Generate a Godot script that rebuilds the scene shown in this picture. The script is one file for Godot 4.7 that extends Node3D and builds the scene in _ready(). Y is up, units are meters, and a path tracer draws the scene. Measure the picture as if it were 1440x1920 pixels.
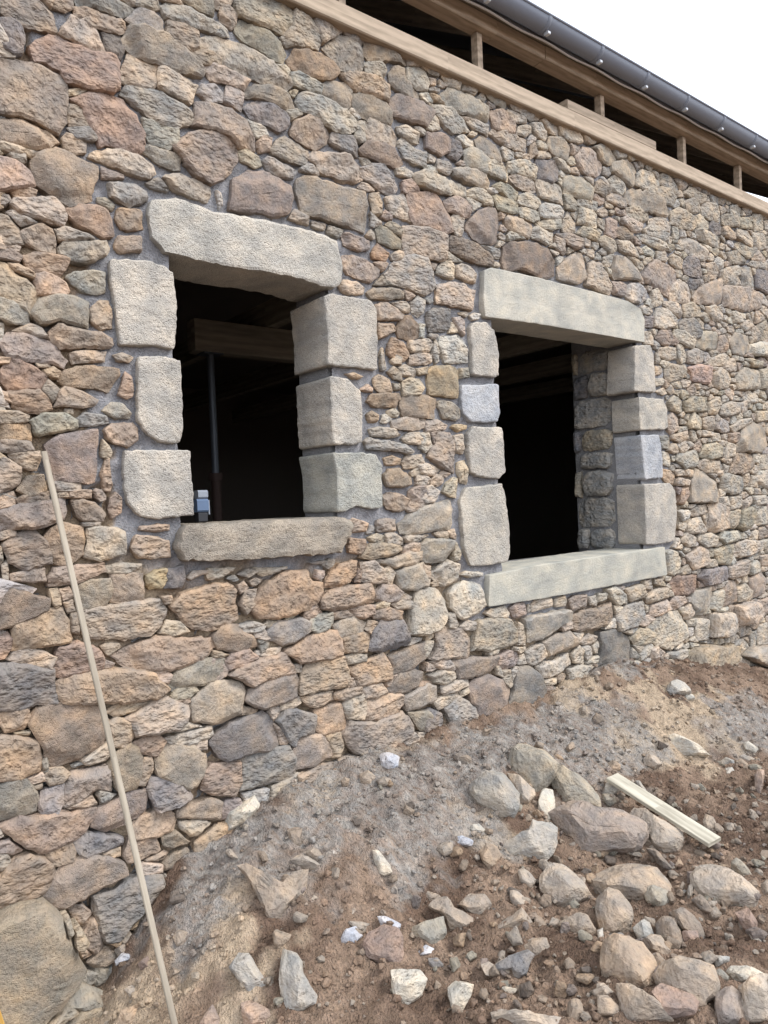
extends Node3D

var M := {}
var TONE: Array = []
var cells := FastNoiseLite.new()
var lumps := FastNoiseLite.new()
var fine := FastNoiseLite.new()
var used := {}
var rng := RandomNumberGenerator.new()

func _ready() -> void:
	# camera
	var cam := Camera3D.new()
	cam.name = "camera"
	cam.fov = 69.36
	cam.near = 0.05
	cam.far = 400.0
	add_child(cam)
	cam.transform = Transform3D(Basis(Vector3(0.785603, -0.042047, 0.617300), Vector3(0.040506, 0.999043, 0.016499), Vector3(-0.617403, 0.012042, 0.786555)).orthonormalized(), Vector3(0, 1.7, 3.0))
	cam.current = true
	# overcast sky
	var sky_mat := ProceduralSkyMaterial.new()
	sky_mat.sky_top_color = Color(0.90, 0.93, 0.98)
	sky_mat.sky_horizon_color = Color(0.93, 0.94, 0.96)
	sky_mat.sky_curve = 0.2
	sky_mat.ground_bottom_color = Color(0.22, 0.19, 0.16)
	sky_mat.ground_horizon_color = Color(0.5, 0.49, 0.47)
	sky_mat.sun_angle_max = 1.0
	var sky := Sky.new()
	sky.sky_material = sky_mat
	var env := Environment.new()
	env.background_mode = Environment.BG_SKY
	env.sky = sky
	env.background_energy_multiplier = 1.0
	env.tonemap_mode = Environment.TONE_MAPPER_LINEAR
	env.tonemap_exposure = 2.5
	env.sdfgi_enabled = true
	env.ssao_enabled = true
	env.ssil_enabled = true
	var we := WorldEnvironment.new()
	we.name = "world_environment"
	we.environment = env
	add_child(we)
	# thin-cloud sun, high on the right in front of the wall
	var sun := DirectionalLight3D.new()
	sun.name = "sun"
	sun.light_energy = 0.4
	sun.light_angular_distance = 16.0
	sun.light_color = Color(1.0, 0.985, 0.965)
	sun.shadow_enabled = true
	add_child(sun)
	sun.look_at_from_position(Vector3(4.2, 7.5, 5.0), Vector3.ZERO, Vector3.UP)

	set_noises()
	make_materials()
	build_ground()
	build_house()
	build_loose_stones()
	build_gravel()
	build_rubble()
	build_timber()
	build_interior_things()

# ---------------------------------------------------------------- helpers
func set_noises() -> void:
	rng.seed = 20
	cells.seed = 3
	cells.noise_type = FastNoiseLite.TYPE_CELLULAR
	cells.frequency = 9.0
	cells.fractal_type = FastNoiseLite.FRACTAL_NONE
	lumps.seed = 5
	lumps.noise_type = FastNoiseLite.TYPE_SIMPLEX_SMOOTH
	lumps.frequency = 1.0
	lumps.fractal_octaves = 4
	fine.seed = 9
	fine.noise_type = FastNoiseLite.TYPE_SIMPLEX
	fine.frequency = 30.0
	fine.fractal_octaves = 3

func numbered(called: String) -> String:
	var k: int = used.get(called, 0)
	used[called] = k + 1
	return called if k == 0 else "%s_%03d" % [called, k]

func tag(o: Node, label: String, category: String, group := "", kind := "") -> void:
	if label != "": o.set_meta("label", label)
	if category != "": o.set_meta("category", category)
	if group != "": o.set_meta("group", group)
	if kind != "": o.set_meta("kind", kind)

func thing(called: String, label: String, category: String, at := Vector3.ZERO) -> Node3D:
	var o := Node3D.new()
	o.name = numbered(called)
	add_child(o)
	o.position = at
	tag(o, label, category)
	return o

func group_node(called: String, parent: Node) -> Node3D:
	var o := Node3D.new()
	o.name = called
	parent.add_child(o, true)
	return o

func put(mesh: Mesh, called: String, mat: Material, parent: Node, at := Vector3.ZERO) -> MeshInstance3D:
	var o := MeshInstance3D.new()
	o.name = called
	o.mesh = mesh
	o.material_override = mat
	o.position = at
	parent.add_child(o, true)
	return o

func lin(r: float, g: float, b: float, k := 0.84) -> Color:
	var c := Color(r / 255.0, g / 255.0, b / 255.0).srgb_to_linear()
	return Color(c.r * k, c.g * k, c.b * k)

func noise_bytes(size: int, sd: int, freq: float, kind: int, oct: int, fract := FastNoiseLite.FRACTAL_FBM) -> PackedByteArray:
	var n := FastNoiseLite.new()
	n.seed = sd
	n.noise_type = kind
	n.frequency = freq
	n.fractal_type = fract if oct > 1 else FastNoiseLite.FRACTAL_NONE
	n.fractal_octaves = oct
	var im := n.get_seamless_image(size, size)
	im.convert(Image.FORMAT_L8)
	return im.get_data()

# grey-scale colour texture and relief made of weighted noise layers; warm shifts the hue with the coarse layer
func mix_texture(size: int, layers: Array, low: float, high: float, warm := 0.0, steps := 0.0) -> ImageTexture:
	var sum := 0.0
	for l in layers: sum += l[1]
	var out := PackedByteArray()
	out.resize(size * size * 3)
	var a: PackedByteArray = layers[0][0]
	for i in size * size:
		var v := 0.0
		for l in layers: v += l[0][i] * l[1]
		v = v / (sum * 255.0)
		v = clampf((v - 0.5) * 1.8 + 0.5, 0.0, 1.0)
		if steps > 0.0:
			var q := v * steps
			var fr := q - floorf(q)
			v = lerpf(v, (floorf(q) + smoothstep(0.35, 0.65, fr)) / steps, 0.85)
		var g := pow(lerpf(low, high, v), 0.4545) * 255.0
		var w := (a[i] / 255.0 - 0.5) * warm
		out[i * 3] = int(clampf(g * (1.0 + w), 0, 255))
		out[i * 3 + 1] = int(clampf(g, 0, 255))
		out[i * 3 + 2] = int(clampf(g * (1.0 - w), 0, 255))
	var im := Image.create_from_data(size, size, false, Image.FORMAT_RGB8, out)
	im.generate_mipmaps()
	return ImageTexture.create_from_image(im)

func rough_material(albedo: Texture2D, relief: Texture2D, scale: float, depth: float, rough := 0.95, tall := 1.0) -> StandardMaterial3D:
	var m := StandardMaterial3D.new()
	m.albedo_color = Color(1, 1, 1)
	m.albedo_texture = albedo
	m.vertex_color_use_as_albedo = true
	m.roughness = rough
	m.metallic_specular = 0.3
	m.uv1_triplanar = true
	m.uv1_world_triplanar = true
	m.uv1_scale = Vector3(scale, scale * tall, scale)
	m.heightmap_enabled = true
	m.heightmap_texture = relief
	m.heightmap_scale = depth
	return m

func make_materials() -> void:
	# tones in the order b s r m g d l o k v y p w W L
	for t in [[166, 149, 132], [181, 167, 152], [155, 128, 115], [151, 137, 128], [160, 156, 149], [121, 120, 122], [192, 187, 178], [178, 154, 130], [126, 114, 104], [161, 153, 138], [188, 168, 132], [173, 148, 133], [178, 173, 165], [198, 189, 174], [192, 191, 195]]:
		TONE.append(lin(t[0], t[1], t[2]))
	var S := FastNoiseLite.TYPE_SIMPLEX_SMOOTH
	var big := noise_bytes(512, 11, 0.012, S, 4)
	var mid := noise_bytes(512, 12, 0.05, S, 4)
	var grain := noise_bytes(512, 13, 0.22, S, 2)
	var ridge := noise_bytes(512, 14, 0.03, S, 4, FastNoiseLite.FRACTAL_RIDGED)
	var cell := noise_bytes(512, 15, 0.09, FastNoiseLite.TYPE_CELLULAR, 2)
	var stone_col := mix_texture(512, [[big, 1.0], [mid, 0.9], [grain, 0.8], [ridge, 0.5]], 0.56, 1.0, 0.06)
	var flake := noise_bytes(512, 16, 0.028, S, 3)
	var stone_rel := mix_texture(512, [[flake, 1.4], [big, 0.5], [mid, 0.35], [grain, 0.12]], 0.0, 1.0, 0.0, 7.0)
	M.stone = rough_material(stone_col, stone_rel, 1.5, 2.2, 0.95, 1.6)
	var cleft_rel := mix_texture(512, [[flake, 1.0], [ridge, 0.7], [mid, 0.3], [grain, 0.15]], 0.0, 1.0, 0.0, 5.0)
	M.cleft_stone = rough_material(stone_col, cleft_rel, 1.3, 2.4)
	var grit_col := mix_texture(512, [[big, 0.8], [grain, 1.2], [cell, 0.5]], 0.5, 1.0, 0.05)
	M.grit_stone = rough_material(grit_col, soil_like(mid, grain), 2.1, 0.9)
	var granite_col := mix_texture(512, [[grain, 2.2], [mid, 0.5], [big, 0.3]], 0.5, 1.1, 0.02)
	var granite_rel := mix_texture(512, [[cell, 0.9], [grain, 1.0], [mid, 0.5]], 0.0, 1.0)
	M.granite = rough_material(granite_col, granite_rel, 1.35, 0.75)
	var sawn_rel := mix_texture(512, [[grain, 1.0], [mid, 0.5]], 0.0, 1.0)
	var sawn_col := mix_texture(512, [[grain, 1.6], [mid, 0.25]], 0.62, 1.05, 0.0)
	M.sawn = rough_material(sawn_col, sawn_rel, 1.9, 0.5)
	var soil_col := mix_texture(512, [[cell, 0.8], [grain, 1.0], [mid, 0.8], [big, 0.5]], 0.5, 1.0, 0.04)
	var soil_rel := mix_texture(512, [[cell, 1.2], [mid, 0.7], [grain, 0.8]], 0.0, 1.0)
	M.soil = rough_material(soil_col, soil_rel, 2.4, 2.0, 1.0)
	M.mortar = rough_material(soil_col, soil_rel, 2.6, 0.7, 1.0)
	M.rock = rough_material(stone_col, cleft_rel, 2.0, 1.5)
	M.wood = wood_material(lin(206, 186, 163), 21)
	M.old_or_shaded_wood = wood_material(lin(182, 171, 154), 22)
	M.pale_wood = wood_material(lin(205, 198, 180), 23)
	M.gutter = plain(lin(134, 140, 153), 0.75, 0.0)
	M.zinc = plain(lin(214, 218, 224), 0.4, 0.3)
	M.membrane = plain(lin(240, 242, 246), 0.6, 0.0)
	M.slate = plain(lin(70, 74, 84), 0.6, 0.0)
	M.inner_wall = plain(lin(134, 125, 116), 1.0, 0.0)
	M.floor = plain(lin(124, 114, 104), 1.0, 0.0)
	M.steel = plain(lin(110, 116, 124), 0.5, 0.5)
	M.rust = plain(lin(82, 64, 58), 0.7, 0.2)
	M.blue_plastic = plain(lin(96, 118, 150), 0.45, 0.0)
	M.grey_plastic = plain(lin(150, 158, 170), 0.45, 0.0)
	M.black_plastic = plain(lin(40, 42, 48), 0.5, 0.0)
	M.yellow_paint = wood_material(lin(214, 168, 84), 24)

func soil_like(a: PackedByteArray, b: PackedByteArray) -> ImageTexture:
	return mix_texture(512, [[a, 1.0], [b, 0.9]], 0.0, 1.0)

func plain(c: Color, rough: float, metal: float) -> StandardMaterial3D:
	var m := StandardMaterial3D.new()
	m.albedo_color = c.linear_to_srgb()
	m.roughness = rough
	m.metallic = metal
	return m

func wood_material(c: Color, sd: int) -> StandardMaterial3D:
	var w := 256
	var n := FastNoiseLite.new()
	n.seed = sd
	n.frequency = 0.02
	n.fractal_octaves = 4
	var out := PackedByteArray()
	out.resize(w * w * 3)
	for j in w:
		for i in w:
			var s := n.get_noise_2d(i * 0.12, j * 3.4) * 0.9 + n.get_noise_2d(i * 1.2 + 400, j * 9.0) * 0.5
			var k := clampf(0.82 + s * 0.45, 0.35, 1.0)
			var p := (j * w + i) * 3
			var q := Color(c.r * k, c.g * k * lerpf(0.96, 1.0, k), c.b * k * lerpf(0.9, 1.0, k)).linear_to_srgb()
			out[p] = int(q.r * 255)
			out[p + 1] = int(q.g * 255)
			out[p + 2] = int(q.b * 255)
	var im := Image.create_from_data(w, w, false, Image.FORMAT_RGB8, out)
	im.generate_mipmaps()
	var m := StandardMaterial3D.new()
	m.albedo_texture = ImageTexture.create_from_image(im)
	m.roughness = 0.8
	m.uv1_triplanar = true
	m.uv1_scale = Vector3(0.9, 0.9, 0.9)
	return m

# box with chamfered long edges, its length along x
func beam_mesh(size: Vector3, ch := 0.006) -> ArrayMesh:
	var st := SurfaceTool.new()
	st.begin(Mesh.PRIMITIVE_TRIANGLES)
	st.set_smooth_group(-1)
	var h := size * 0.5
	var ring := [Vector2(-h.y + ch, -h.z), Vector2(h.y - ch, -h.z), Vector2(h.y, -h.z + ch), Vector2(h.y, h.z - ch), Vector2(h.y - ch, h.z), Vector2(-h.y + ch, h.z), Vector2(-h.y, h.z - ch), Vector2(-h.y, -h.z + ch)]
	for i in 8:
		var a: Vector2 = ring[i]
		var b: Vector2 = ring[(i + 1) % 8]
		quad(st, Vector3(-h.x, a.x, a.y), Vector3(h.x, a.x, a.y), Vector3(h.x, b.x, b.y), Vector3(-h.x, b.x, b.y))
		st.add_vertex(Vector3(-h.x, 0, 0)); st.add_vertex(Vector3(-h.x, a.x, a.y)); st.add_vertex(Vector3(-h.x, b.x, b.y))
		st.add_vertex(Vector3(h.x, 0, 0)); st.add_vertex(Vector3(h.x, b.x, b.y)); st.add_vertex(Vector3(h.x, a.x, a.y))
	st.generate_normals()
	return st.commit()

func quad(st: SurfaceTool, a: Vector3, b: Vector3, c: Vector3, d: Vector3) -> void:
	for p in [a, b, c, a, c, d]: st.add_vertex(p)

func outline_of(nums: Array, from: int) -> PackedVector2Array:
	var p := PackedVector2Array()
	var i := from
	while i < nums.size() - 1:
		p.append(Vector2(nums[i], nums[i + 1]) * 0.001)
		i += 2
	return p

func middle(p: PackedVector2Array) -> Vector2:
	var c := Vector2.ZERO
	var s := 0.0
	for i in p.size():
		var a := p[i]
		var b := p[(i + 1) % p.size()]
		var k := a.cross(b)
		s += k
		c += (a + b) * k
	return c / (3.0 * s) if absf(s) > 1e-9 else p[0]

# corner-cut, evenly spaced and slightly ragged copy of an outline
func worn_outline(p: PackedVector2Array, n: int, ragged: float, sd: float, cut := 0.16) -> PackedVector2Array:
	var q := PackedVector2Array()
	for i in p.size():
		var a := p[i]
		var b := p[(i + 1) % p.size()]
		q.append(a.lerp(b, cut))
		q.append(a.lerp(b, 1.0 - cut))
	var total := 0.0
	for i in q.size(): total += q[i].distance_to(q[(i + 1) % q.size()])
	var r := PackedVector2Array()
	for i in q.size():
		var a := q[i]
		var b := q[(i + 1) % q.size()]
		var parts := maxi(1, roundi(a.distance_to(b) / total * n))
		for k in parts:
			var x := a.lerp(b, float(k) / parts)
			r.append(x + Vector2(fine.get_noise_3d(x.x * 0.8, x.y * 0.8, sd), fine.get_noise_3d(x.x * 0.8, x.y * 0.8, sd + 50.0)) * ragged)
	return r

func stain(c: Color, p: Vector3, sd: float, warm: float) -> Color:
	var a := lumps.get_noise_3d(p.x * 4.0 + sd, p.y * 4.0, p.z * 4.0)
	var b := lumps.get_noise_3d(p.x * 9.0, p.y * 9.0 + sd, p.z * 9.0 + 30.0)
	var k := (1.0 + a * 0.3 + b * 0.26) / 0.78
	var o := clampf(b * 1.4 + a * 0.8, -0.6, 1.0) * warm
	return Color(clampf(c.r * k * (1.0 + o * 0.09), 0.01, 1.0), clampf(c.g * k, 0.01, 1.0), clampf(c.b * k * (1.0 - o * 0.12), 0.01, 1.0))

# half of the line along the middle of an outline, towards which its rings shrink
func spine_of(o: PackedVector2Array, c: Vector2) -> Vector2:
	var xx := 0.0
	var xy := 0.0
	var yy := 0.0
	for p in o:
		var d := p - c
		xx += d.x * d.x
		xy += d.x * d.y
		yy += d.y * d.y
	var ang := 0.5 * atan2(2.0 * xy, xx - yy)
	var ax := Vector2(cos(ang), sin(ang))
	var la := 0.0
	var lb := 0.0
	for p in o:
		la = maxf(la, absf((p - c).dot(ax)))
		lb = maxf(lb, absf((p - c).cross(ax)))
	return ax * maxf(la - lb, 0.0) * 0.9

# One laid stone: worn outline, broken front face, sides running back into the wall. Local origin at its middle, front to +z.
func laid_stone(outline: PackedVector2Array, c: Vector2, tone: Color, bulge: float, back: float, sides: Array, n: int, sd: float, cuts: int, slope: float, edge: float, ragged: float, warm := 1.0, cut := 0.05, grainy := 0.006) -> ArrayMesh:
	var r := RandomNumberGenerator.new()
	r.seed = int(sd * 977.0) + 13
	var many := n > 60
	var full := n > 16
	var o := worn_outline(outline, n, ragged, sd, cut)
	n = o.size()
	var size := 0.0
	for p in o: size = maxf(size, p.distance_to(c))
	var spine := spine_of(o, c)
	var planes := []
	for k in cuts:
		var ang := r.randf() * TAU
		var dir := Vector2(cos(ang), sin(ang))
		if k == 0:
			planes.append([dir * slope * r.randf_range(0.05, 0.45), bulge])
			continue
		var reach := 0.0
		for p in o: reach = maxf(reach, (c - p).dot(dir))
		var s := slope * r.randf_range(0.6, 2.2)
		planes.append([dir * s, bulge * 0.95 + reach * s * r.randf_range(0.45, 0.92)])
	var pts := PackedVector3Array()
	var cols := PackedColorArray()
	var face := PackedInt32Array()
	var rings := []
	for z in sides: rings.append([0.0, -back * z, false])
	rings.append([0.0, -0.002, false])
	rings.append([edge * 0.12, 0.7, true])
	rings.append([edge, 0.97, true])
	for f in ([0.1, 0.2, 0.3, 0.4, 0.5, 0.6, 0.7, 0.8, 0.9] if many else ([0.22, 0.44, 0.64, 0.82] if full else [0.5])): rings.append([-f, 1.0, true])
	rings.append([-0.999, 1.0, true])
	for ri in rings.size():
		var rg: Array = rings[ri]
		for p in o:
			var e := c + spine * clampf((p - c).dot(spine) / maxf(spine.length_squared(), 1e-9), -1.0, 1.0)
			var d := p.distance_to(e)
			var k: float = (1.0 - minf(rg[0] / maxf(d, 0.001), 0.5)) if rg[0] >= 0.0 else (1.0 - minf(edge / maxf(d, 0.001), 0.5)) * (1.0 + rg[0])
			var q := e + (p - e) * k
			var z: float = rg[1]
			var which := 90
			if rg[2]:
				var h := 9.0
				for pi in planes.size():
					var v: float = planes[pi][1] + planes[pi][0].dot(q - c)
					if v < h:
						h = v
						which = pi
				if h < bulge * 0.25:
					h = bulge * 0.25
					which = 80
				elif h > bulge * 1.7:
					h = bulge * 1.7
					which = 81
				z = h * rg[1]
			var w := Vector3(q.x, q.y, z)
			var f := fine.get_noise_3d(w.x, w.y, w.z + sd) * grainy + lumps.get_noise_3d(w.x * 9.0, w.y * 9.0, sd) * grainy * 1.6
			if rg[2]: w.z += f
			else:
				var out2 := (p - c).normalized() * f * (0.0 if ri == 0 else 1.3)
				w.x += out2.x
				w.y += out2.y
			cols.append(stain(tone, w, sd, warm))
			pts.append(w - Vector3(c.x, c.y, 0))
			face.append(which)
	var st := SurfaceTool.new()
	st.begin(Mesh.PRIMITIVE_TRIANGLES)
	var rim := sides.size() + 1
	for ri in rings.size() - 1:
		for i in n:
			var a := ri * n + i
			var b := ri * n + (i + 1) % n
			var g := 100 if ri < rim - 1 else (101 if ri < rim else (102 if ri == rim else face[b + n] + 1))
			emit(st, pts, cols, g, a, b + n, b)
			emit(st, pts, cols, g, a, a + n, b + n)
	st.generate_normals()
	return st.commit()

func emit(st: SurfaceTool, pts: PackedVector3Array, cols: PackedColorArray, g: int, a: int, b: int, c: int) -> void:
	st.set_smooth_group(g)
	st.set_color(cols[a]); st.add_vertex(pts[a])
	st.set_color(cols[b]); st.add_vertex(pts[b])
	st.set_color(cols[c]); st.add_vertex(pts[c])

# A loose rock: closed, thick, with flat broken faces. Outline in its own plane, thickness along z.
func rock_mesh(outline: PackedVector2Array, thick: float, tone: Color, sd: float, n: int, cuts: int, flat := false) -> ArrayMesh:
	var r := RandomNumberGenerator.new()
	r.seed = int(sd * 131.0) + 7
	var c := middle(outline)
	var size := 0.0
	for p in outline: size = maxf(size, p.distance_to(c))
	var o := worn_outline(outline, n, size * 0.04, sd, 0.05)
	n = o.size()
	var prof := [[0.001, -1.0], [0.4, -0.98], [0.68, -0.9], [0.85, -0.72], [0.97, -0.3], [1.0, 0.0], [0.985, 0.25], [0.93, 0.55], [0.8, 0.82], [0.62, 0.96], [0.42, 1.02], [0.2, 1.04], [0.001, 1.05]]
	var planes := []
	for k in cuts:
		var ang := (k + r.randf_range(0.1, 0.9)) * TAU / (cuts - 2) if k < cuts - 2 else r.randf() * TAU
		var tilt := r.randf_range(0.65, 1.1) if k < cuts - 2 else r.randf_range(0.15, 0.6)
		var dir := Vector2(cos(ang), sin(ang))
		var reach := 0.0
		for p in o: reach = maxf(reach, (p - c).dot(dir))
		var nn := Vector3(dir.x * sin(tilt), dir.y * sin(tilt), cos(tilt))
		planes.append([nn, reach * sin(tilt) * r.randf_range(0.9, 1.0) + thick * cos(tilt) * r.randf_range(-0.05, 0.35)] if k < cuts - 2 else [nn, thick * r.randf_range(0.55, 0.85)])
	var pts := PackedVector3Array()
	var cols := PackedColorArray()
	var face := PackedInt32Array()
	for pf in prof:
		for p in o:
			var q: Vector2 = (p - c) * pf[0]
			pts.append(Vector3(q.x, q.y, thick * pf[1]))
	for i in pts.size():
		var w := pts[i]
		var which := 50
		for pi in planes.size():
			var pl: Array = planes[pi]
			var over: float = pl[0].dot(w) - pl[1]
			if over > 0.0:
				w -= pl[0] * over * 0.95
				which = pi
		var nz := fine.get_noise_3d(w.x * 0.8 + sd, w.y * 0.8, w.z * 0.8) * size * 0.02 + lumps.get_noise_3d(w.x * 12.0, w.y * 12.0 + sd, w.z * 12.0) * size * 0.024
		w += w.normalized() * nz
		pts[i] = w
		face.append(which)
		cols.append(stain(tone, w * 1.6, sd, 0.8))
	var st := SurfaceTool.new()
	st.begin(Mesh.PRIMITIVE_TRIANGLES)
	var rows := prof.size()
	for k in rows - 1:
		for i in n:
			var a := k * n + i
			var b := k * n + (i + 1) % n
			var g: int = -1 if flat else face[b + n] + 1
			emit(st, pts, cols, g, a, b + n, b)
			emit(st, pts, cols, g, a, a + n, b + n)
	st.generate_normals()
	return st.commit()

func along(xs: Array, ys: Array, x: float) -> float:
	if x <= xs[0]: return ys[0]
	for i in range(1, xs.size()):
		if x <= xs[i]: return lerpf(ys[i - 1], ys[i], (x - xs[i - 1]) / (xs[i] - xs[i - 1]))
	return ys[-1]

# ---------------------------------------------------------------- ground
const BANK_X := [-60, -2, 0.4, 0.8, 1.0, 1.15, 1.5, 2.0, 2.6, 3.45, 4.28, 4.6, 5.2, 5.8, 6.5, 8, 60]
const BANK_Y := [-0.3, -0.3, -0.24, -0.16, 0.03, 0.20, 0.34, 0.44, 0.44, 0.47, 0.56, 0.50, 0.42, 0.28, 0.13, 0.05, 0]
const FLAT_Y := [-0.2, -0.18, -0.16, -0.15, -0.13, -0.09, -0.03, 0.02, 0.04, 0.06, 0.08, 0.08, 0.06, 0.04, 0.02, 0, 0]

func lumpiness(x: float, z: float) -> float:
	var near := clampf(1.6 - absf(z - 1.2) * 0.35, 0.3, 1.0)
	return (lumps.get_noise_2d(x * 2.2, z * 2.2) * 0.05 + lumps.get_noise_2d(x * 7.0 + 20.0, z * 7.0) * 0.03) * near

func ground_y(x: float, z: float, rough := true) -> float:
	var a := along(BANK_X, BANK_Y, x)
	var b := along(BANK_X, FLAT_Y, x)
	var t := clampf(z, 0, 1)
	t = t * t * (3.0 - 2.0 * t) * 0.75 + t * 0.25
	var y := lerpf(a, b, t)
	if z < -0.12: y = lerpf(y, -0.6, clampf((-0.12 - z) * 3.0, 0, 1))
	if rough:
		y += lumpiness(x, z)
		y += fine.get_noise_2d(x * 0.9, z * 0.9) * 0.012
		var cl := -cells.get_noise_2d(x * 1.6, z * 1.6)
		y += clampf(cl, 0.0, 1.0) * 0.024 + clampf(-cells.get_noise_2d(x * 4.0 + 9.0, z * 4.0), 0.0, 1.0) * 0.012
	return y

# patches of spilt mortar and sand, measured where they lie: [x, z, radius x, radius z, kind]
const PATCHES := [[1.9, 0.2, 0.7, 0.28, 0], [1.25, 0.16, 0.22, 0.3, 0], [2.9, 0.3, 0.8, 0.22, 0], [3.45, 0.42, 0.5, 0.28, 0], [4.7, 0.72, 0.5, 0.22, 0], [4.3, 0.1, 0.4, 0.12, 0], [2.05, 0.56, 0.4, 0.14, 0], [1.12, 0.5, 0.2, 0.22, 1], [3.95, 0.62, 0.5, 0.2, 1], [3.75, 0.12, 0.3, 0.14, 1], [2.0, 0.03, 0.5, 0.08, 1], [2.5, 0.55, 0.25, 0.15, 1], [4.3, 0.45, 0.6, 0.15, 1], [0.6, 0.3, 0.4, 0.4, 1]]

func soil_tone(x: float, z: float) -> Color:
	var w := Vector2(lumps.get_noise_2d(x * 3.0, z * 3.0 + 70.0), lumps.get_noise_2d(x * 3.0 + 90.0, z * 3.0)) * 0.3
	var g := 0.0
	var t := 0.0
	for p in PATCHES:
		var d := Vector2((x + w.x - p[0]) / p[2], (z + w.y - p[1]) / p[3]).length()
		var k := clampf((1.15 - d) * 2.2, 0, 1)
		if p[4] == 0: g = maxf(g, k)
		else: t = maxf(t, k)
	var dark := clampf(0.5 + lumps.get_noise_2d(x * 2.0 - 40.0, z * 2.0) * 1.6, 0, 1)
	var c := lin(149, 127, 109).lerp(lin(112, 92, 78), dark)
	c = c.lerp(lin(188, 168, 144), t * 0.85)
	var speck := clampf(0.75 + fine.get_noise_2d(x * 1.4, z * 1.4) * 0.7, 0, 1)
	c = c.lerp(lin(168, 161, 153).lerp(lin(138, 133, 128), clampf(0.5 + lumps.get_noise_2d(x * 9.0, z * 9.0), 0, 1)), g * speck)
	var k2 := 1.0 + fine.get_noise_2d(x * 0.6 + 5.0, z * 0.6) * 0.28
	return Color(c.r * k2 / 0.74, c.g * k2 / 0.74, c.b * k2 / 0.74)

func spaced(knots: Array, fine_from: float, fine_to: float, step: float) -> PackedFloat32Array:
	var a := PackedFloat32Array()
	for k in knots:
		if k < fine_from: a.append(k)
	var x := fine_from
	while x < fine_to:
		a.append(x)
		x += step
	for k in knots:
		if k > fine_to: a.append(k)
	return a

func build_ground() -> void:
	var xs := spaced([-60, -30, -15, -8, -4, -2.5, -1.6, -1.0, -0.6, -0.3, 6.8, 7.0, 7.3, 7.7, 8.3, 9.2, 10.5, 13, 18, 30, 60], 0.2, 6.6, 0.0165)
	var zs := spaced([-60, -30, -12, -6, -2, -0.6, -0.3, 2.8, 3.0, 3.3, 3.8, 4.5, 6, 9, 15, 30, 60], -0.12, 2.6, 0.0165)
	var st := SurfaceTool.new()
	st.begin(Mesh.PRIMITIVE_TRIANGLES)
	for z in zs:
		for x in xs:
			st.set_color(soil_tone(x, z))
			st.add_vertex(Vector3(x, ground_y(x, z), z))
	var w := xs.size()
	for j in zs.size() - 1:
		for i in w - 1:
			var a := j * w + i
			st.add_index(a); st.add_index(a + 1); st.add_index(a + w + 1)
			st.add_index(a); st.add_index(a + w + 1); st.add_index(a + w)
	st.generate_normals()
	var o := put(st.commit(), "ground", M.soil, self)
	tag(o, "bare brown soil with spilt grey mortar below the wall", "", "", "structure")

# ---------------------------------------------------------------- house
const LEFT_HOLE := [1.265, 1.60, 2.066, 2.80]
const RIGHT_HOLE := [3.225, 1.26, 4.69, 2.78]

func in_hole(x: float, y: float, m: float) -> bool:
	for h in [LEFT_HOLE, RIGHT_HOLE]:
		if x > h[0] + m and x < h[2] - m and y > h[1] + m and y < h[3] - m: return true
	return false

# 1 where the joints are filled with grey cement mortar, 0 where they are old earth
func cement(x: float, y: float) -> float:
	var wx := x + lumps.get_noise_2d(x * 3.0, y * 3.0) * 0.16
	var wy := y + lumps.get_noise_2d(x * 3.0 + 40.0, y * 3.0) * 0.16
	var foot := along([0.6, 0.85, 0.95, 2.0, 2.3, 2.7, 3.0, 5.0, 5.25, 6.0, 8.0], [4.6, 3.1, 1.5, 1.36, 1.45, 1.5, 0.95, 1.0, 2.3, 2.9, 3.2], wx)
	return clampf((wy - foot) * 9.0 + 0.5, 0, 1)

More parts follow.
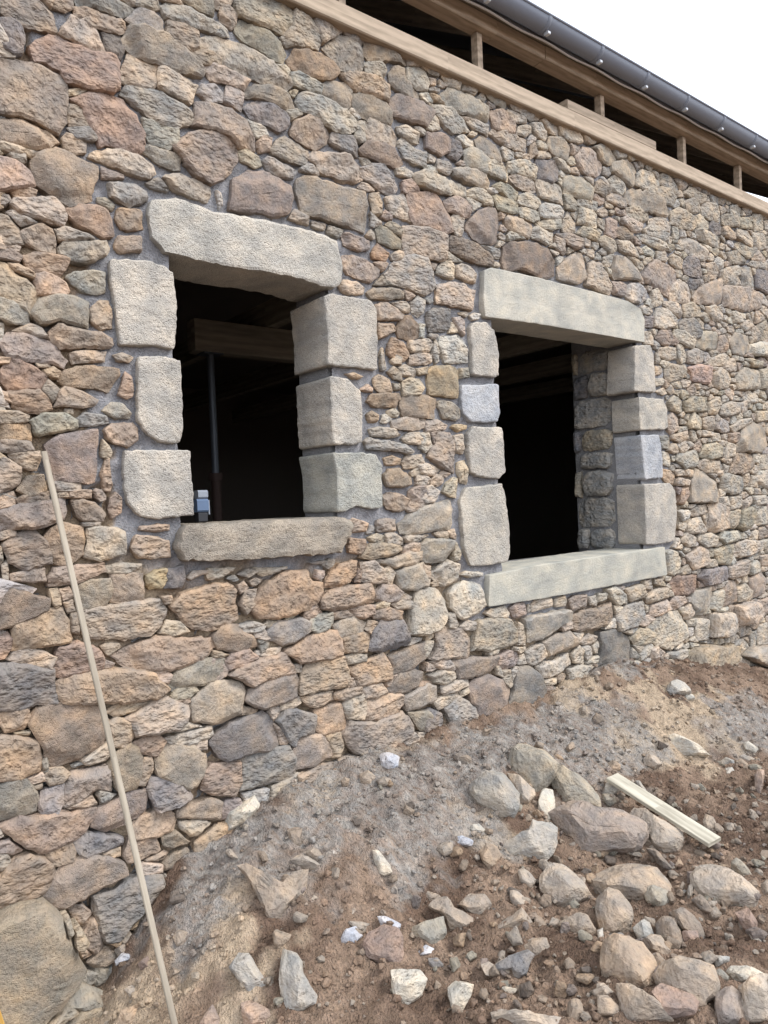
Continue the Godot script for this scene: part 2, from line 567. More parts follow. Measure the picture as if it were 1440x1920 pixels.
func build_house() -> void:
	var house := thing("stone_house", "rubble stone house under renovation with two granite framed window openings", "house")
	var wall := group_node("wall", house)
	build_mortar(wall)
	build_wall_body(wall)
	var rest := SurfaceTool.new()
	rest.begin(Mesh.PRIMITIVE_TRIANGLES)
	var i := 0
	for s in WALL_STONES:
		var o := outline_of(s, 1)
		var c := middle(o)
		var size := 0.0
		for p in o: size = maxf(size, p.distance_to(c))
		var rr := RandomNumberGenerator.new()
		rr.seed = i * 37 + 5
		var t: Color = TONE[s[0]]
		var vary := rr.randf_range(0.86, 1.14)
		t = Color(t.r * vary, t.g * vary * rr.randf_range(0.97, 1.03), t.b * vary * rr.randf_range(0.94, 1.05))
		t = t.lerp(lin(168, 154, 140), 0.36)
		if c.x < 2.6 and c.y < 3.0 and rr.randf() < 0.5 and not s[0] in [4, 5, 6, 8]: t = t.lerp(lin(160, 134, 111), 0.35)
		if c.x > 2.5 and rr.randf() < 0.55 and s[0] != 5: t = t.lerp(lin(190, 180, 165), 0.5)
		var flush := cement(c.x, c.y)
		var h := clampf(0.014 + size * 0.13 * rr.randf_range(0.4, 1.5), 0.012, 0.045) * lerpf(1.0, 0.75, flush)
		if c.x < 0.75 and c.y < 0.35:
			h = 0.14
			t = lin(168, 155, 137)
		if c.x > 5.0 and c.y < 0.7 and size > 0.2: h = 0.12
		if c.y > 3.85: h = minf(h, 0.026)
		var n := 26 + int(size * 60.0) if i < 300 else (18 if size > 0.07 else 12)
		var m := laid_stone(o, c, t, h, 0.075, [1.0], n, float(i) * 0.731, 3 + i % 3, 0.42, clampf(size * 0.09, 0.004, 0.013), size * 0.05, 1.0)
		if i < 300:
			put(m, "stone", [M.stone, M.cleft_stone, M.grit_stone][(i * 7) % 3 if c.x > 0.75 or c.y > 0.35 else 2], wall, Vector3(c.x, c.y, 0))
		else:
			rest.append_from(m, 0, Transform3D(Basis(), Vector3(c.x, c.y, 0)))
		i += 1
	var ro := put(rest.commit(), "smaller_stones", M.stone, wall)
	tag(ro, "smaller and farther rubble stones between the large ones", "", "", "stuff")
	build_windows(house, wall)
	build_eaves(house)
	build_inside(house)

func build_mortar(wall: Node3D) -> void:
	var st := SurfaceTool.new()
	st.begin(Mesh.PRIMITIVE_TRIANGLES)
	var x0 := -1.6
	var y0 := -0.5
	var stp := 0.018
	var w := int(11.2 / stp)
	var h := int(4.62 / stp)
	for j in h + 1:
		for i in w + 1:
			var x := x0 + i * stp
			var y := y0 + j * stp
			var g := cement(x, y)
			var rough := fine.get_noise_2d(x * 0.7, y * 0.7) * 0.006 + lumps.get_noise_2d(x * 8.0, y * 8.0) * 0.012
			var z := lerpf(-0.03 + maxf(lumps.get_noise_2d(x * 5.0 + 60.0, y * 5.0), -0.3) * 0.04, -0.010, g) + rough
			var earth := lin(176, 158, 135).lerp(lin(150, 131, 112), clampf(0.5 + lumps.get_noise_2d(x * 2.5, y * 2.5 + 9.0), 0, 1))
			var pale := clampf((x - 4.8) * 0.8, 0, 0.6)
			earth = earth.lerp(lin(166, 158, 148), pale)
			var cem := lin(160, 159, 162).lerp(lin(136, 135, 138), clampf(0.5 + lumps.get_noise_2d(x * 6.0, y * 6.0) * 1.2, 0, 1))
			var c := earth.lerp(cem, g)
			var k := (1.0 + fine.get_noise_2d(x * 1.1, y * 1.1) * 0.22) / 0.74
			st.set_color(Color(c.r * k, c.g * k, c.b * k))
			st.add_vertex(Vector3(x, y, z))
	for j in h:
		for i in w:
			if in_hole(x0 + (i + 0.5) * stp, y0 + (j + 0.5) * stp, -0.004): continue
			var a := j * (w + 1) + i
			st.add_index(a); st.add_index(a + w + 2); st.add_index(a + 1)
			st.add_index(a); st.add_index(a + w + 1); st.add_index(a + w + 2)
	st.generate_normals()
	put(st.commit(), "mortar", M.mortar, wall)

func tinted_box(st: SurfaceTool, a: Vector3, b: Vector3, c: Color) -> void:
	var m := BoxMesh.new()
	m.size = b - a
	m.subdivide_width = 0
	var arr := m.get_mesh_arrays()
	var v: PackedVector3Array = arr[Mesh.ARRAY_VERTEX]
	var nn: PackedVector3Array = arr[Mesh.ARRAY_NORMAL]
	for ix in arr[Mesh.ARRAY_INDEX]:
		st.set_color(c)
		st.set_normal(nn[ix])
		st.add_vertex(v[ix] + (a + b) * 0.5)

func build_wall_body(wall: Node3D) -> void:
	var st := SurfaceTool.new()
	st.begin(Mesh.PRIMITIVE_TRIANGLES)
	var c := lin(162, 161, 162)
	var f := -0.04
	var k := -0.56
	var L := LEFT_HOLE
	var R := RIGHT_HOLE
	tinted_box(st, Vector3(-1.6, -0.5, k), Vector3(L[0], 4.1, f), c)
	tinted_box(st, Vector3(L[2], -0.5, -0.3), Vector3(R[0], 4.1, f), c)
	tinted_box(st, Vector3(L[2] + 0.4, -0.5, k), Vector3(R[0], 4.1, -0.302), c)
	tinted_box(st, Vector3(L[2], -0.5, k), Vector3(L[2] + 0.4, L[1], -0.302), c)
	tinted_box(st, Vector3(L[2], L[3] + 0.1, k), Vector3(L[2] + 0.4, 4.1, -0.302), c)
	tinted_box(st, Vector3(R[2], -0.5, k), Vector3(9.6, 4.1, f), c)
	tinted_box(st, Vector3(L[0], -0.5, k), Vector3(L[2], L[1], f), c)
	tinted_box(st, Vector3(L[0], L[3] + 0.1, k), Vector3(L[2], 4.1, f), c)
	tinted_box(st, Vector3(R[0], -0.5, k), Vector3(R[2], R[1], f), c)
	tinted_box(st, Vector3(R[0], R[3] + 0.1, k), Vector3(R[2], 4.1, f), c)
	put(st.commit(), "wall_core", M.mortar, wall)
	# rough stones lining the inner sides of the openings
	var rr := RandomNumberGenerator.new()
	rr.seed = 77
	for h in [[R[2], R[1], R[3], -0.22]]:
		var y: float = h[1] + 0.02
		while y < h[2] - 0.06:
			var hh := rr.randf_range(0.13, 0.28)
			hh = minf(hh, h[2] - y)
			var z: float = h[3]
			while z > -0.5:
				var ww := rr.randf_range(0.18, 0.34)
				ww = minf(ww, z + 0.56)
				var o := PackedVector2Array()
				for p in [Vector2(0, 0.1), Vector2(0.12, 0), Vector2(0.85, 0), Vector2(1, 0.2), Vector2(1, 0.85), Vector2(0.8, 1), Vector2(0.2, 1), Vector2(0, 0.8)]:
					o.append(Vector2((p.x - 0.5) * (ww - 0.015), (p.y - 0.5) * (hh - 0.015)))
				var m := laid_stone(o, Vector2.ZERO, TONE[[4, 9, 5, 4][rr.randi() % 4]], rr.randf_range(0.02, 0.06), 0.05, [1.0], 20, rr.randf() * 100.0, 4, 0.4, 0.02, 0.012)
				var ms := put(m, "reveal_stone", M.stone, wall, Vector3(h[0], y + hh * 0.5, z - ww * 0.5))
				ms.rotation.y = -PI / 2
				z -= ww
			y += hh

func granite_block(called: String, key: String, depth: float, front: float, parent: Node3D, mat: Material, tone: Color, sd: float, bulge: float, edge: float, ragged: float, rough: float, cut := 0.04) -> void:
	var o := outline_of(GRANITE[key], 0)
	var c := middle(o)
	var m := laid_stone(o, c, tone, bulge, depth + front, [1.0, 0.8, 0.6, 0.4, 0.2, 0.06], 84, sd, 2, 0.05, edge, ragged, 0.45, cut, rough)
	put(m, called, mat, parent, Vector3(c.x, c.y, front))

func build_windows(house: Node3D, _wall: Node3D) -> void:
	var lw := group_node("window_surround", house)
	lw.set_meta("label", "left window opening framed by rough granite blocks")
	var tl := lin(181, 174, 164)
	granite_block("lintel", "LL", 0.27, 0.02, lw, M.granite, lin(185, 179, 169), 1.1, 0.014, 0.012, 0.008, 0.0028)
	var k := 2.0
	for q in ["LJ1", "LJ2", "LJ3"]:
		granite_block("jamb_stone", q, 0.27, 0.012, lw, M.granite, tl, k, 0.014, 0.007, 0.006, 0.0026)
		k += 1.7
	for q in ["LR1", "LR2", "LR3"]:
		granite_block("jamb_stone", q, 0.29, 0.012, lw, M.granite, lin(170, 168, 159) if q == "LR3" else tl, k, 0.014, 0.007, 0.006, 0.0026)
		k += 1.7
	granite_block("sill", "LS", 0.40, 0.05, lw, M.granite, lin(154, 145, 133), 9.0, 0.02, 0.024, 0.012, 0.004)
	var rw := group_node("window_surround", house)
	rw.set_meta("label", "right window opening framed by sawn granite lintel and sill")
	granite_block("lintel", "RL", 0.24, 0.02, rw, M.sawn, lin(190, 186, 175), 11.0, 0.006, 0.006, 0.003, 0.0015, 0.02)
	for q in ["RJ1", "RJ2", "RJ3", "RJ4", "RR1", "RR2", "RR3", "RR4"]:
		granite_block("jamb_stone", q, 0.2, 0.012, rw, M.granite, [tl, lin(176, 177, 180), lin(182, 175, 164)][int(k) % 3], k, 0.014, 0.007, 0.006, 0.0024)
		k += 1.7
	granite_block("sill", "RS", 0.30, 0.03, rw, M.sawn, lin(182, 179, 168), 31.0, 0.006, 0.006, 0.003, 0.0015, 0.02)

func box_part(called: String, mat: Material, parent: Node3D, a: Vector3, b: Vector3, ch := 0.006) -> MeshInstance3D:
	return put(beam_mesh(b - a, ch), called, mat, parent, (a + b) * 0.5)

func build_eaves(house: Node3D) -> void:
	var roof := group_node("roof", house)
	# lower timber in two lengths, one lying over the other with a cut end
	box_part("wall_plate", M.wood, roof, Vector3(-1.6, 4.06, -0.09), Vector3(9.6, 4.165, 0.058))
	box_part("plate_piece", M.wood, roof, Vector3(3.95, 4.168, -0.07), Vector3(4.96, 4.235, 0.047))
	box_part("plate_piece", M.wood, roof, Vector3(0.2, 4.168, -0.07), Vector3(1.9, 4.2, 0.044))
	# upper timber: lengths butted end to end
	for e in [[-1.6, 3.7], [3.703, 6.95], [6.953, 9.6]]:
		box_part("eaves_beam", M.wood, roof, Vector3(e[0], 4.385, -0.02), Vector3(e[1], 4.47, 0.08 + (0.004 if e[0] > 3.0 else 0.0)))
	for x in [-0.9, 0.3, 1.35, 2.2, 3.17, 4.34, 5.37, 6.24, 7.3, 8.4]:
		box_part("stud", M.wood, roof, Vector3(x - 0.02, 4.168 if x < 3.9 or x > 5.0 else 4.238, -0.012), Vector3(x + 0.02, 4.383, 0.036))
		var raf := put(beam_mesh(Vector3(3.4, 0.12, 0.06)), "rafter", M.wood, roof, Vector3(x + 0.08, 5.44, -1.50))
		raf.rotation = Vector3(0, PI / 2, 0)
		raf.rotate_object_local(Vector3(0, 0, 1), deg_to_rad(33))
	# soffit board with eaves shade put into its grey, drip edge and covering
	box_part("soffit_board", M.old_or_shaded_wood, roof, Vector3(-1.6, 4.474, -0.02), Vector3(9.6, 4.49, 0.128), 0.002)
	var drip := SurfaceTool.new()
	drip.begin(Mesh.PRIMITIVE_TRIANGLES)
	var prev := 0.0
	var n := 130
	for i in n:
		var xa := -1.6 + 11.2 * i / n
		var xb := -1.6 + 11.2 * (i + 1) / n
		var da := 4.412 + 0.006 * sin(xa * TAU / 0.505 + 0.6)
		var db := 4.412 + 0.006 * sin(xb * TAU / 0.505 + 0.6)
		quad(drip, Vector3(xa, da, 0.152), Vector3(xa, 4.497, 0.135), Vector3(xb, 4.497, 0.135), Vector3(xb, db, 0.152))
		quad(drip, Vector3(xa, da, 0.152), Vector3(xb, db, 0.152), Vector3(xb, db + 0.002, 0.166), Vector3(xa, da + 0.002, 0.166))
	drip.generate_normals()
	put(drip.commit(), "drip_edge", M.membrane, roof)
	for s in [0, 1]:
		var cover := put(beam_mesh(Vector3(11.3, 0.03, 4.3), 0.004), "roof_covering", M.slate, roof, Vector3(4.0, 5.70, -1.68 if s == 0 else -5.18))
		cover.rotation.x = deg_to_rad(33 if s == 0 else -33)
	# half-round gutter with straps
	put(half_pipe(0.065, 0.0025, 11.2), "gutter", M.gutter, roof, Vector3(4.0, 4.49, 0.2))
	var x := 3.53 - 0.505 * 10
	while x < 9.5:
		put(half_pipe(0.0685, 0.004, 0.03), "gutter_bracket", M.gutter, roof, Vector3(x, 4.491, 0.2))
		put(beam_mesh(Vector3(0.022, 0.02, 0.034), 0.004), "bracket_clip", M.zinc, roof, Vector3(x + 0.022, 4.416, 0.218))
		x += 0.505

func half_pipe(r: float, t: float, length: float) -> ArrayMesh:
	var st := SurfaceTool.new()
	st.begin(Mesh.PRIMITIVE_TRIANGLES)
	var n := 18
	var h := length * 0.5
	for i in n:
		var a0 := PI + PI * i / n
		var a1 := PI + PI * (i + 1) / n
		var o0 := Vector3(0, sin(a0) * r, cos(a0) * r)
		var o1 := Vector3(0, sin(a1) * r, cos(a1) * r)
		var i0 := o0 * (1.0 - t / r)
		var i1 := o1 * (1.0 - t / r)
		var e := Vector3(h, 0, 0)
		quad(st, o0 - e, o0 + e, o1 + e, o1 - e)
		quad(st, i0 + e, i0 - e, i1 - e, i1 + e)
		quad(st, o0 + e, i0 + e, i1 + e, o1 + e)
		quad(st, i0 - e, o0 - e, o1 - e, i1 - e)
		if i == 0: quad(st, o0 - e, i0 - e, i0 + e, o0 + e)
		if i == n - 1: quad(st, i1 - e, o1 - e, o1 + e, i1 + e)
	# rolled bead on the outer lip
	if length > 0.5:
		for i in 10:
			var a0 := TAU * i / 10
			var a1 := TAU * (i + 1) / 10
			var c := Vector3(0, 0.002, r)
			quad(st, c + Vector3(-h, sin(a0) * 0.008, cos(a0) * 0.008), c + Vector3(h, sin(a0) * 0.008, cos(a0) * 0.008), c + Vector3(h, sin(a1) * 0.008, cos(a1) * 0.008), c + Vector3(-h, sin(a1) * 0.008, cos(a1) * 0.008))
	st.generate_normals()
	return st.commit()

func build_inside(house: Node3D) -> void:
	var room := group_node("interior", house)
	box_part("floor", M.floor, room, Vector3(-1.6, 0.3, -7.0), Vector3(9.6, 0.5, -0.56), 0.001)
	box_part("back_wall", M.inner_wall, room, Vector3(-1.6, 0.5, -7.2), Vector3(9.6, 4.3, -6.8), 0.001)
	box_part("end_wall", M.inner_wall, room, Vector3(-1.9, -0.5, -7.2), Vector3(-1.6, 4.3, -0.02), 0.001)
	box_part("end_wall", M.inner_wall, room, Vector3(9.6, -0.5, -7.2), Vector3(9.9, 4.3, -0.02), 0.001)
	for gx in [-1.9, 9.6]:
		var g := SurfaceTool.new()
		g.begin(Mesh.PRIMITIVE_TRIANGLES)
		g.set_smooth_group(-1)
		var p0 := Vector3(0, 4.3, -7.0)
		var p1 := Vector3(0, 4.3, 0.0)
		var p2 := Vector3(0, 6.75, -3.45)
		var e := Vector3(0.3, 0, 0)
		for q in [p0, p2, p1, p0 + e, p1 + e, p2 + e]: g.add_vertex(q)
		quad(g, p0, p0 + e, p2 + e, p2)
		quad(g, p1, p2, p2 + e, p1 + e)
		g.generate_normals()
		put(g.commit(), "gable", M.inner_wall, room, Vector3(gx, 0, 0))
	box_part("ceiling", M.inner_wall, room, Vector3(-1.6, 3.42, -6.8), Vector3(9.6, 3.46, -0.56), 0.001)
	box_part("cross_beam", M.old_or_shaded_wood, room, Vector3(2.04, 2.74, -1.62), Vector3(3.9, 2.95, -1.5))
	for x in [0.2, 1.4, 2.62, 3.8, 5.0, 6.2, 7.4]:
		box_part("joist", M.old_or_shaded_wood, room, Vector3(x - 0.04, 2.953, -6.8), Vector3(x + 0.04, 3.13, -0.7))

func build_interior_things() -> void:
	var p := thing("steel_prop", "grey steel building prop under the beam inside the left window", "prop", Vector3(2.17, 0.5, -1.5 - 0.06))
	var t := CylinderMesh.new()
	t.top_radius = 0.024; t.bottom_radius = 0.024; t.height = 1.5; t.radial_segments = 24
	put(t, "inner_tube", M.steel, p, Vector3(0, 1.48, 0))
	var u := CylinderMesh.new()
	u.top_radius = 0.032; u.bottom_radius = 0.032; u.height = 1.4; u.radial_segments = 24
	put(u, "outer_tube", M.rust, p, Vector3(0, 0.71, 0))
	var col := CylinderMesh.new()
	col.top_radius = 0.045; col.bottom_radius = 0.045; col.height = 0.05; col.radial_segments = 24
	put(col, "collar", M.rust, p, Vector3(0, 1.42, 0))
	put(beam_mesh(Vector3(0.14, 0.01, 0.11), 0.002), "head_plate", M.steel, p, Vector3(0, 2.235, 0))
	put(beam_mesh(Vector3(0.14, 0.01, 0.14), 0.002), "foot_plate", M.steel, p, Vector3(0, 0.005, 0))
	var d := thing("plastic_device", "small grey blue plastic device standing inside the left window's lower left corner", "device", Vector3(1.50, 1.645, -0.33))
	put(beam_mesh(Vector3(0.05, 0.04, 0.05), 0.008), "cap", M.grey_plastic, d, Vector3(0.004, 0.133, 0))
	put(beam_mesh(Vector3(0.058, 0.062, 0.055), 0.008), "body", M.blue_plastic, d, Vector3(0, 0.08, 0))
	put(beam_mesh(Vector3(0.046, 0.048, 0.046), 0.006), "base", M.black_plastic, d, Vector3(0, 0.024, 0))
	put(beam_mesh(Vector3(0.006, 0.07, 0.02), 0.002), "clip", M.grey_plastic, d, Vector3(0.033, 0.07, 0.012))

# ---------------------------------------------------------------- loose things outside
func build_loose_stones() -> void:
	var i := 0
	for s in LOOSE_STONES:
		var o := outline_of(s[6], 0)
		var small := 9.0
		var c := middle(o)
		var size := 0.0
		for p in o:
			small = minf(small, p.distance_to(c))
			size = maxf(size, p.distance_to(c))
		var at := Vector3(s[2], s[3], s[4]) * 0.001
		var thick := clampf((small * 0.8 + size * 0.35), 0.015, 0.2)
		var m := rock_mesh(o, thick, TONE[s[0]].lerp(lin(158, 147, 134), 0.08 if s[0] > 12 else 0.35), float(i) * 1.37 + 3.0, 34 if size > 0.06 else 22, 7 + i % 3, true)
		var b := Basis(Vector3.UP, deg_to_rad(s[5])) * Basis(Vector3.RIGHT, -deg_to_rad(42))
		at.y += lumpiness(at.x, at.z) + 0.012
		var r := put(m, numbered("loose_stone"), M.rock, self, at)
		r.transform = Transform3D(b.scaled(Vector3.ONE * 1.13), at)
		tag(r, s[1], "stone", "loose stones on the ground")
		i += 1

func build_gravel() -> void:
	var kinds := []
	for k in 4:
		var o := PackedVector2Array()
		for a in 9:
			var rad := 0.5 * (0.72 + 0.28 * sin(a * 2.3 + k * 1.9))
			o.append(Vector2(cos(TAU * a / 9.0), sin(TAU * a / 9.0)) * rad)
		kinds.append(rock_mesh(o, 0.32 + 0.05 * k, Color(0.74, 0.74, 0.74), 40.0 + k * 3.3, 7, 6, true))
	var r := RandomNumberGenerator.new()
	r.seed = 404
	for k in 4:
		var mm := MultiMesh.new()
		mm.transform_format = MultiMesh.TRANSFORM_3D
		mm.use_colors = true
		mm.mesh = kinds[k]
		mm.instance_count = 8000
		for i in mm.instance_count:
			var x := r.randf_range(0.45, 5.8)
			var z := 0.03 + 2.1 * pow(r.randf(), 0.9)
			var s := 0.005 + 0.04 * pow(r.randf(), 9.0)
			var q := Basis.from_euler(Vector3(r.randf() * TAU, r.randf() * TAU, r.randf() * TAU)).scaled(Vector3(s, s * r.randf_range(0.6, 1.0), s))
			mm.set_instance_transform(i, Transform3D(q, Vector3(x, ground_y(x, z) + s * 0.12, z)))
			var c := soil_tone(x, z)
			var pick := r.randf()
			if pick > 0.93: c = TONE[13]
			elif pick > 0.75: c = TONE[1]
			elif pick > 0.62: c = TONE[0]
			elif pick > 0.55: c = TONE[7]
			c = c.lerp(soil_tone(x, z), 0.55)
			var v := r.randf_range(0.75, 1.15)
			mm.set_instance_color(i, Color(c.r * v, c.g * v, c.b * v))
		var o := MultiMeshInstance3D.new()
		o.name = numbered("gravel")
		o.multimesh = mm
		o.material_override = M.rock
		add_child(o)
		tag(o, "crumbs of stone, mortar and soil scattered over the ground", "gravel", "gravel over the ground", "stuff")

# broken bits filling the heap between the larger stones
func build_rubble() -> void:
	var r := RandomNumberGenerator.new()
	r.seed = 909
	for k in 3:
		var o := PackedVector2Array()
		for p in [[Vector2(-0.5, -0.2), Vector2(0.1, -0.45), Vector2(0.5, -0.1), Vector2(0.2, 0.4), Vector2(-0.35, 0.3)], [Vector2(-0.5, -0.3), Vector2(0.45, -0.25), Vector2(0.3, 0.25), Vector2(-0.2, 0.4)], [Vector2(-0.4, -0.4), Vector2(0.3, -0.35), Vector2(0.5, 0.2), Vector2(-0.1, 0.45), Vector2(-0.5, 0.1)]][k]: o.append(p)
		var mm := MultiMesh.new()
		mm.transform_format = MultiMesh.TRANSFORM_3D
		mm.use_colors = true
		mm.mesh = rock_mesh(o, 0.2 + 0.05 * k, Color(0.74, 0.74, 0.74), 60.0 + k * 5.7, 8, 6, true)
		mm.instance_count = 190
		for i in mm.instance_count:
			var x := 0.0
			var z := 0.0
			while true:
				x = r.randf_range(1.0, 4.6)
				z = r.randf_range(0.1, 1.9)
				var d := Vector2((x - 2.75) / 1.1, (z - 1.15) / 0.55).length()
				if r.randf() < (0.9 if d < 1.0 else 0.16): break
			var s := 0.02 + 0.06 * pow(r.randf(), 2.2)
			var q := Basis.from_euler(Vector3(r.randf() * TAU, r.randf() * TAU, r.randf() * TAU)).scaled(Vector3(s, s, s))
			mm.set_instance_transform(i, Transform3D(q, Vector3(x, ground_y(x, z) + s * 0.15, z)))
			var c: Color = TONE[[0, 1, 0, 7, 8, 3, 1, 0, 9, 1][r.randi() % 10]]
			var v := r.randf_range(0.8, 1.15)
			mm.set_instance_color(i, Color(c.r * v, c.g * v, c.b * v))
		var n := MultiMeshInstance3D.new()
		n.name = numbered("rubble")
		n.multimesh = mm
		n.material_override = M.rock
		add_child(n)
		tag(n, "small broken stone bits filling the heap between larger stones", "rubble", "broken bits in the heap", "stuff")

func stick(called: String, mat: Material, a: Vector3, b: Vector3, w: float, t: float, roll: float, label: String, category: String) -> void:
	var o := put(beam_mesh(Vector3(a.distance_to(b), w, t), 0.0025), numbered(called), mat, self)
	var x := (b - a).normalized()
	var z := x.cross(Vector3.UP).normalized()
	var y := z.cross(x).normalized()
	o.transform = Transform3D(Basis(x, y, z).rotated(x, roll), (a + b) * 0.5)
	tag(o, label, category)

func build_timber() -> void:
	stick("wooden_batten", M.old_or_shaded_wood, Vector3(0.715, 1.945, 0.055), Vector3(0.949, -0.265, 0.601), 0.012, 0.021, 0.3, "long thin grey wooden batten leaning against the wall at left", "batten")
	stick("wooden_plank", M.pale_wood, Vector3(3.20, 0.25, 0.72), Vector3(3.12, 0.135, 1.30), 0.02, 0.085, 0.1, "short pale wooden plank lying across the rubble at right", "plank")
	stick("yellow_board", M.yellow_paint, Vector3(0.34, 0.41, 0.5), Vector3(0.46, -0.13, 0.5), 0.05, 0.03, 0.0, "yellow board edge in the bottom left corner", "board")

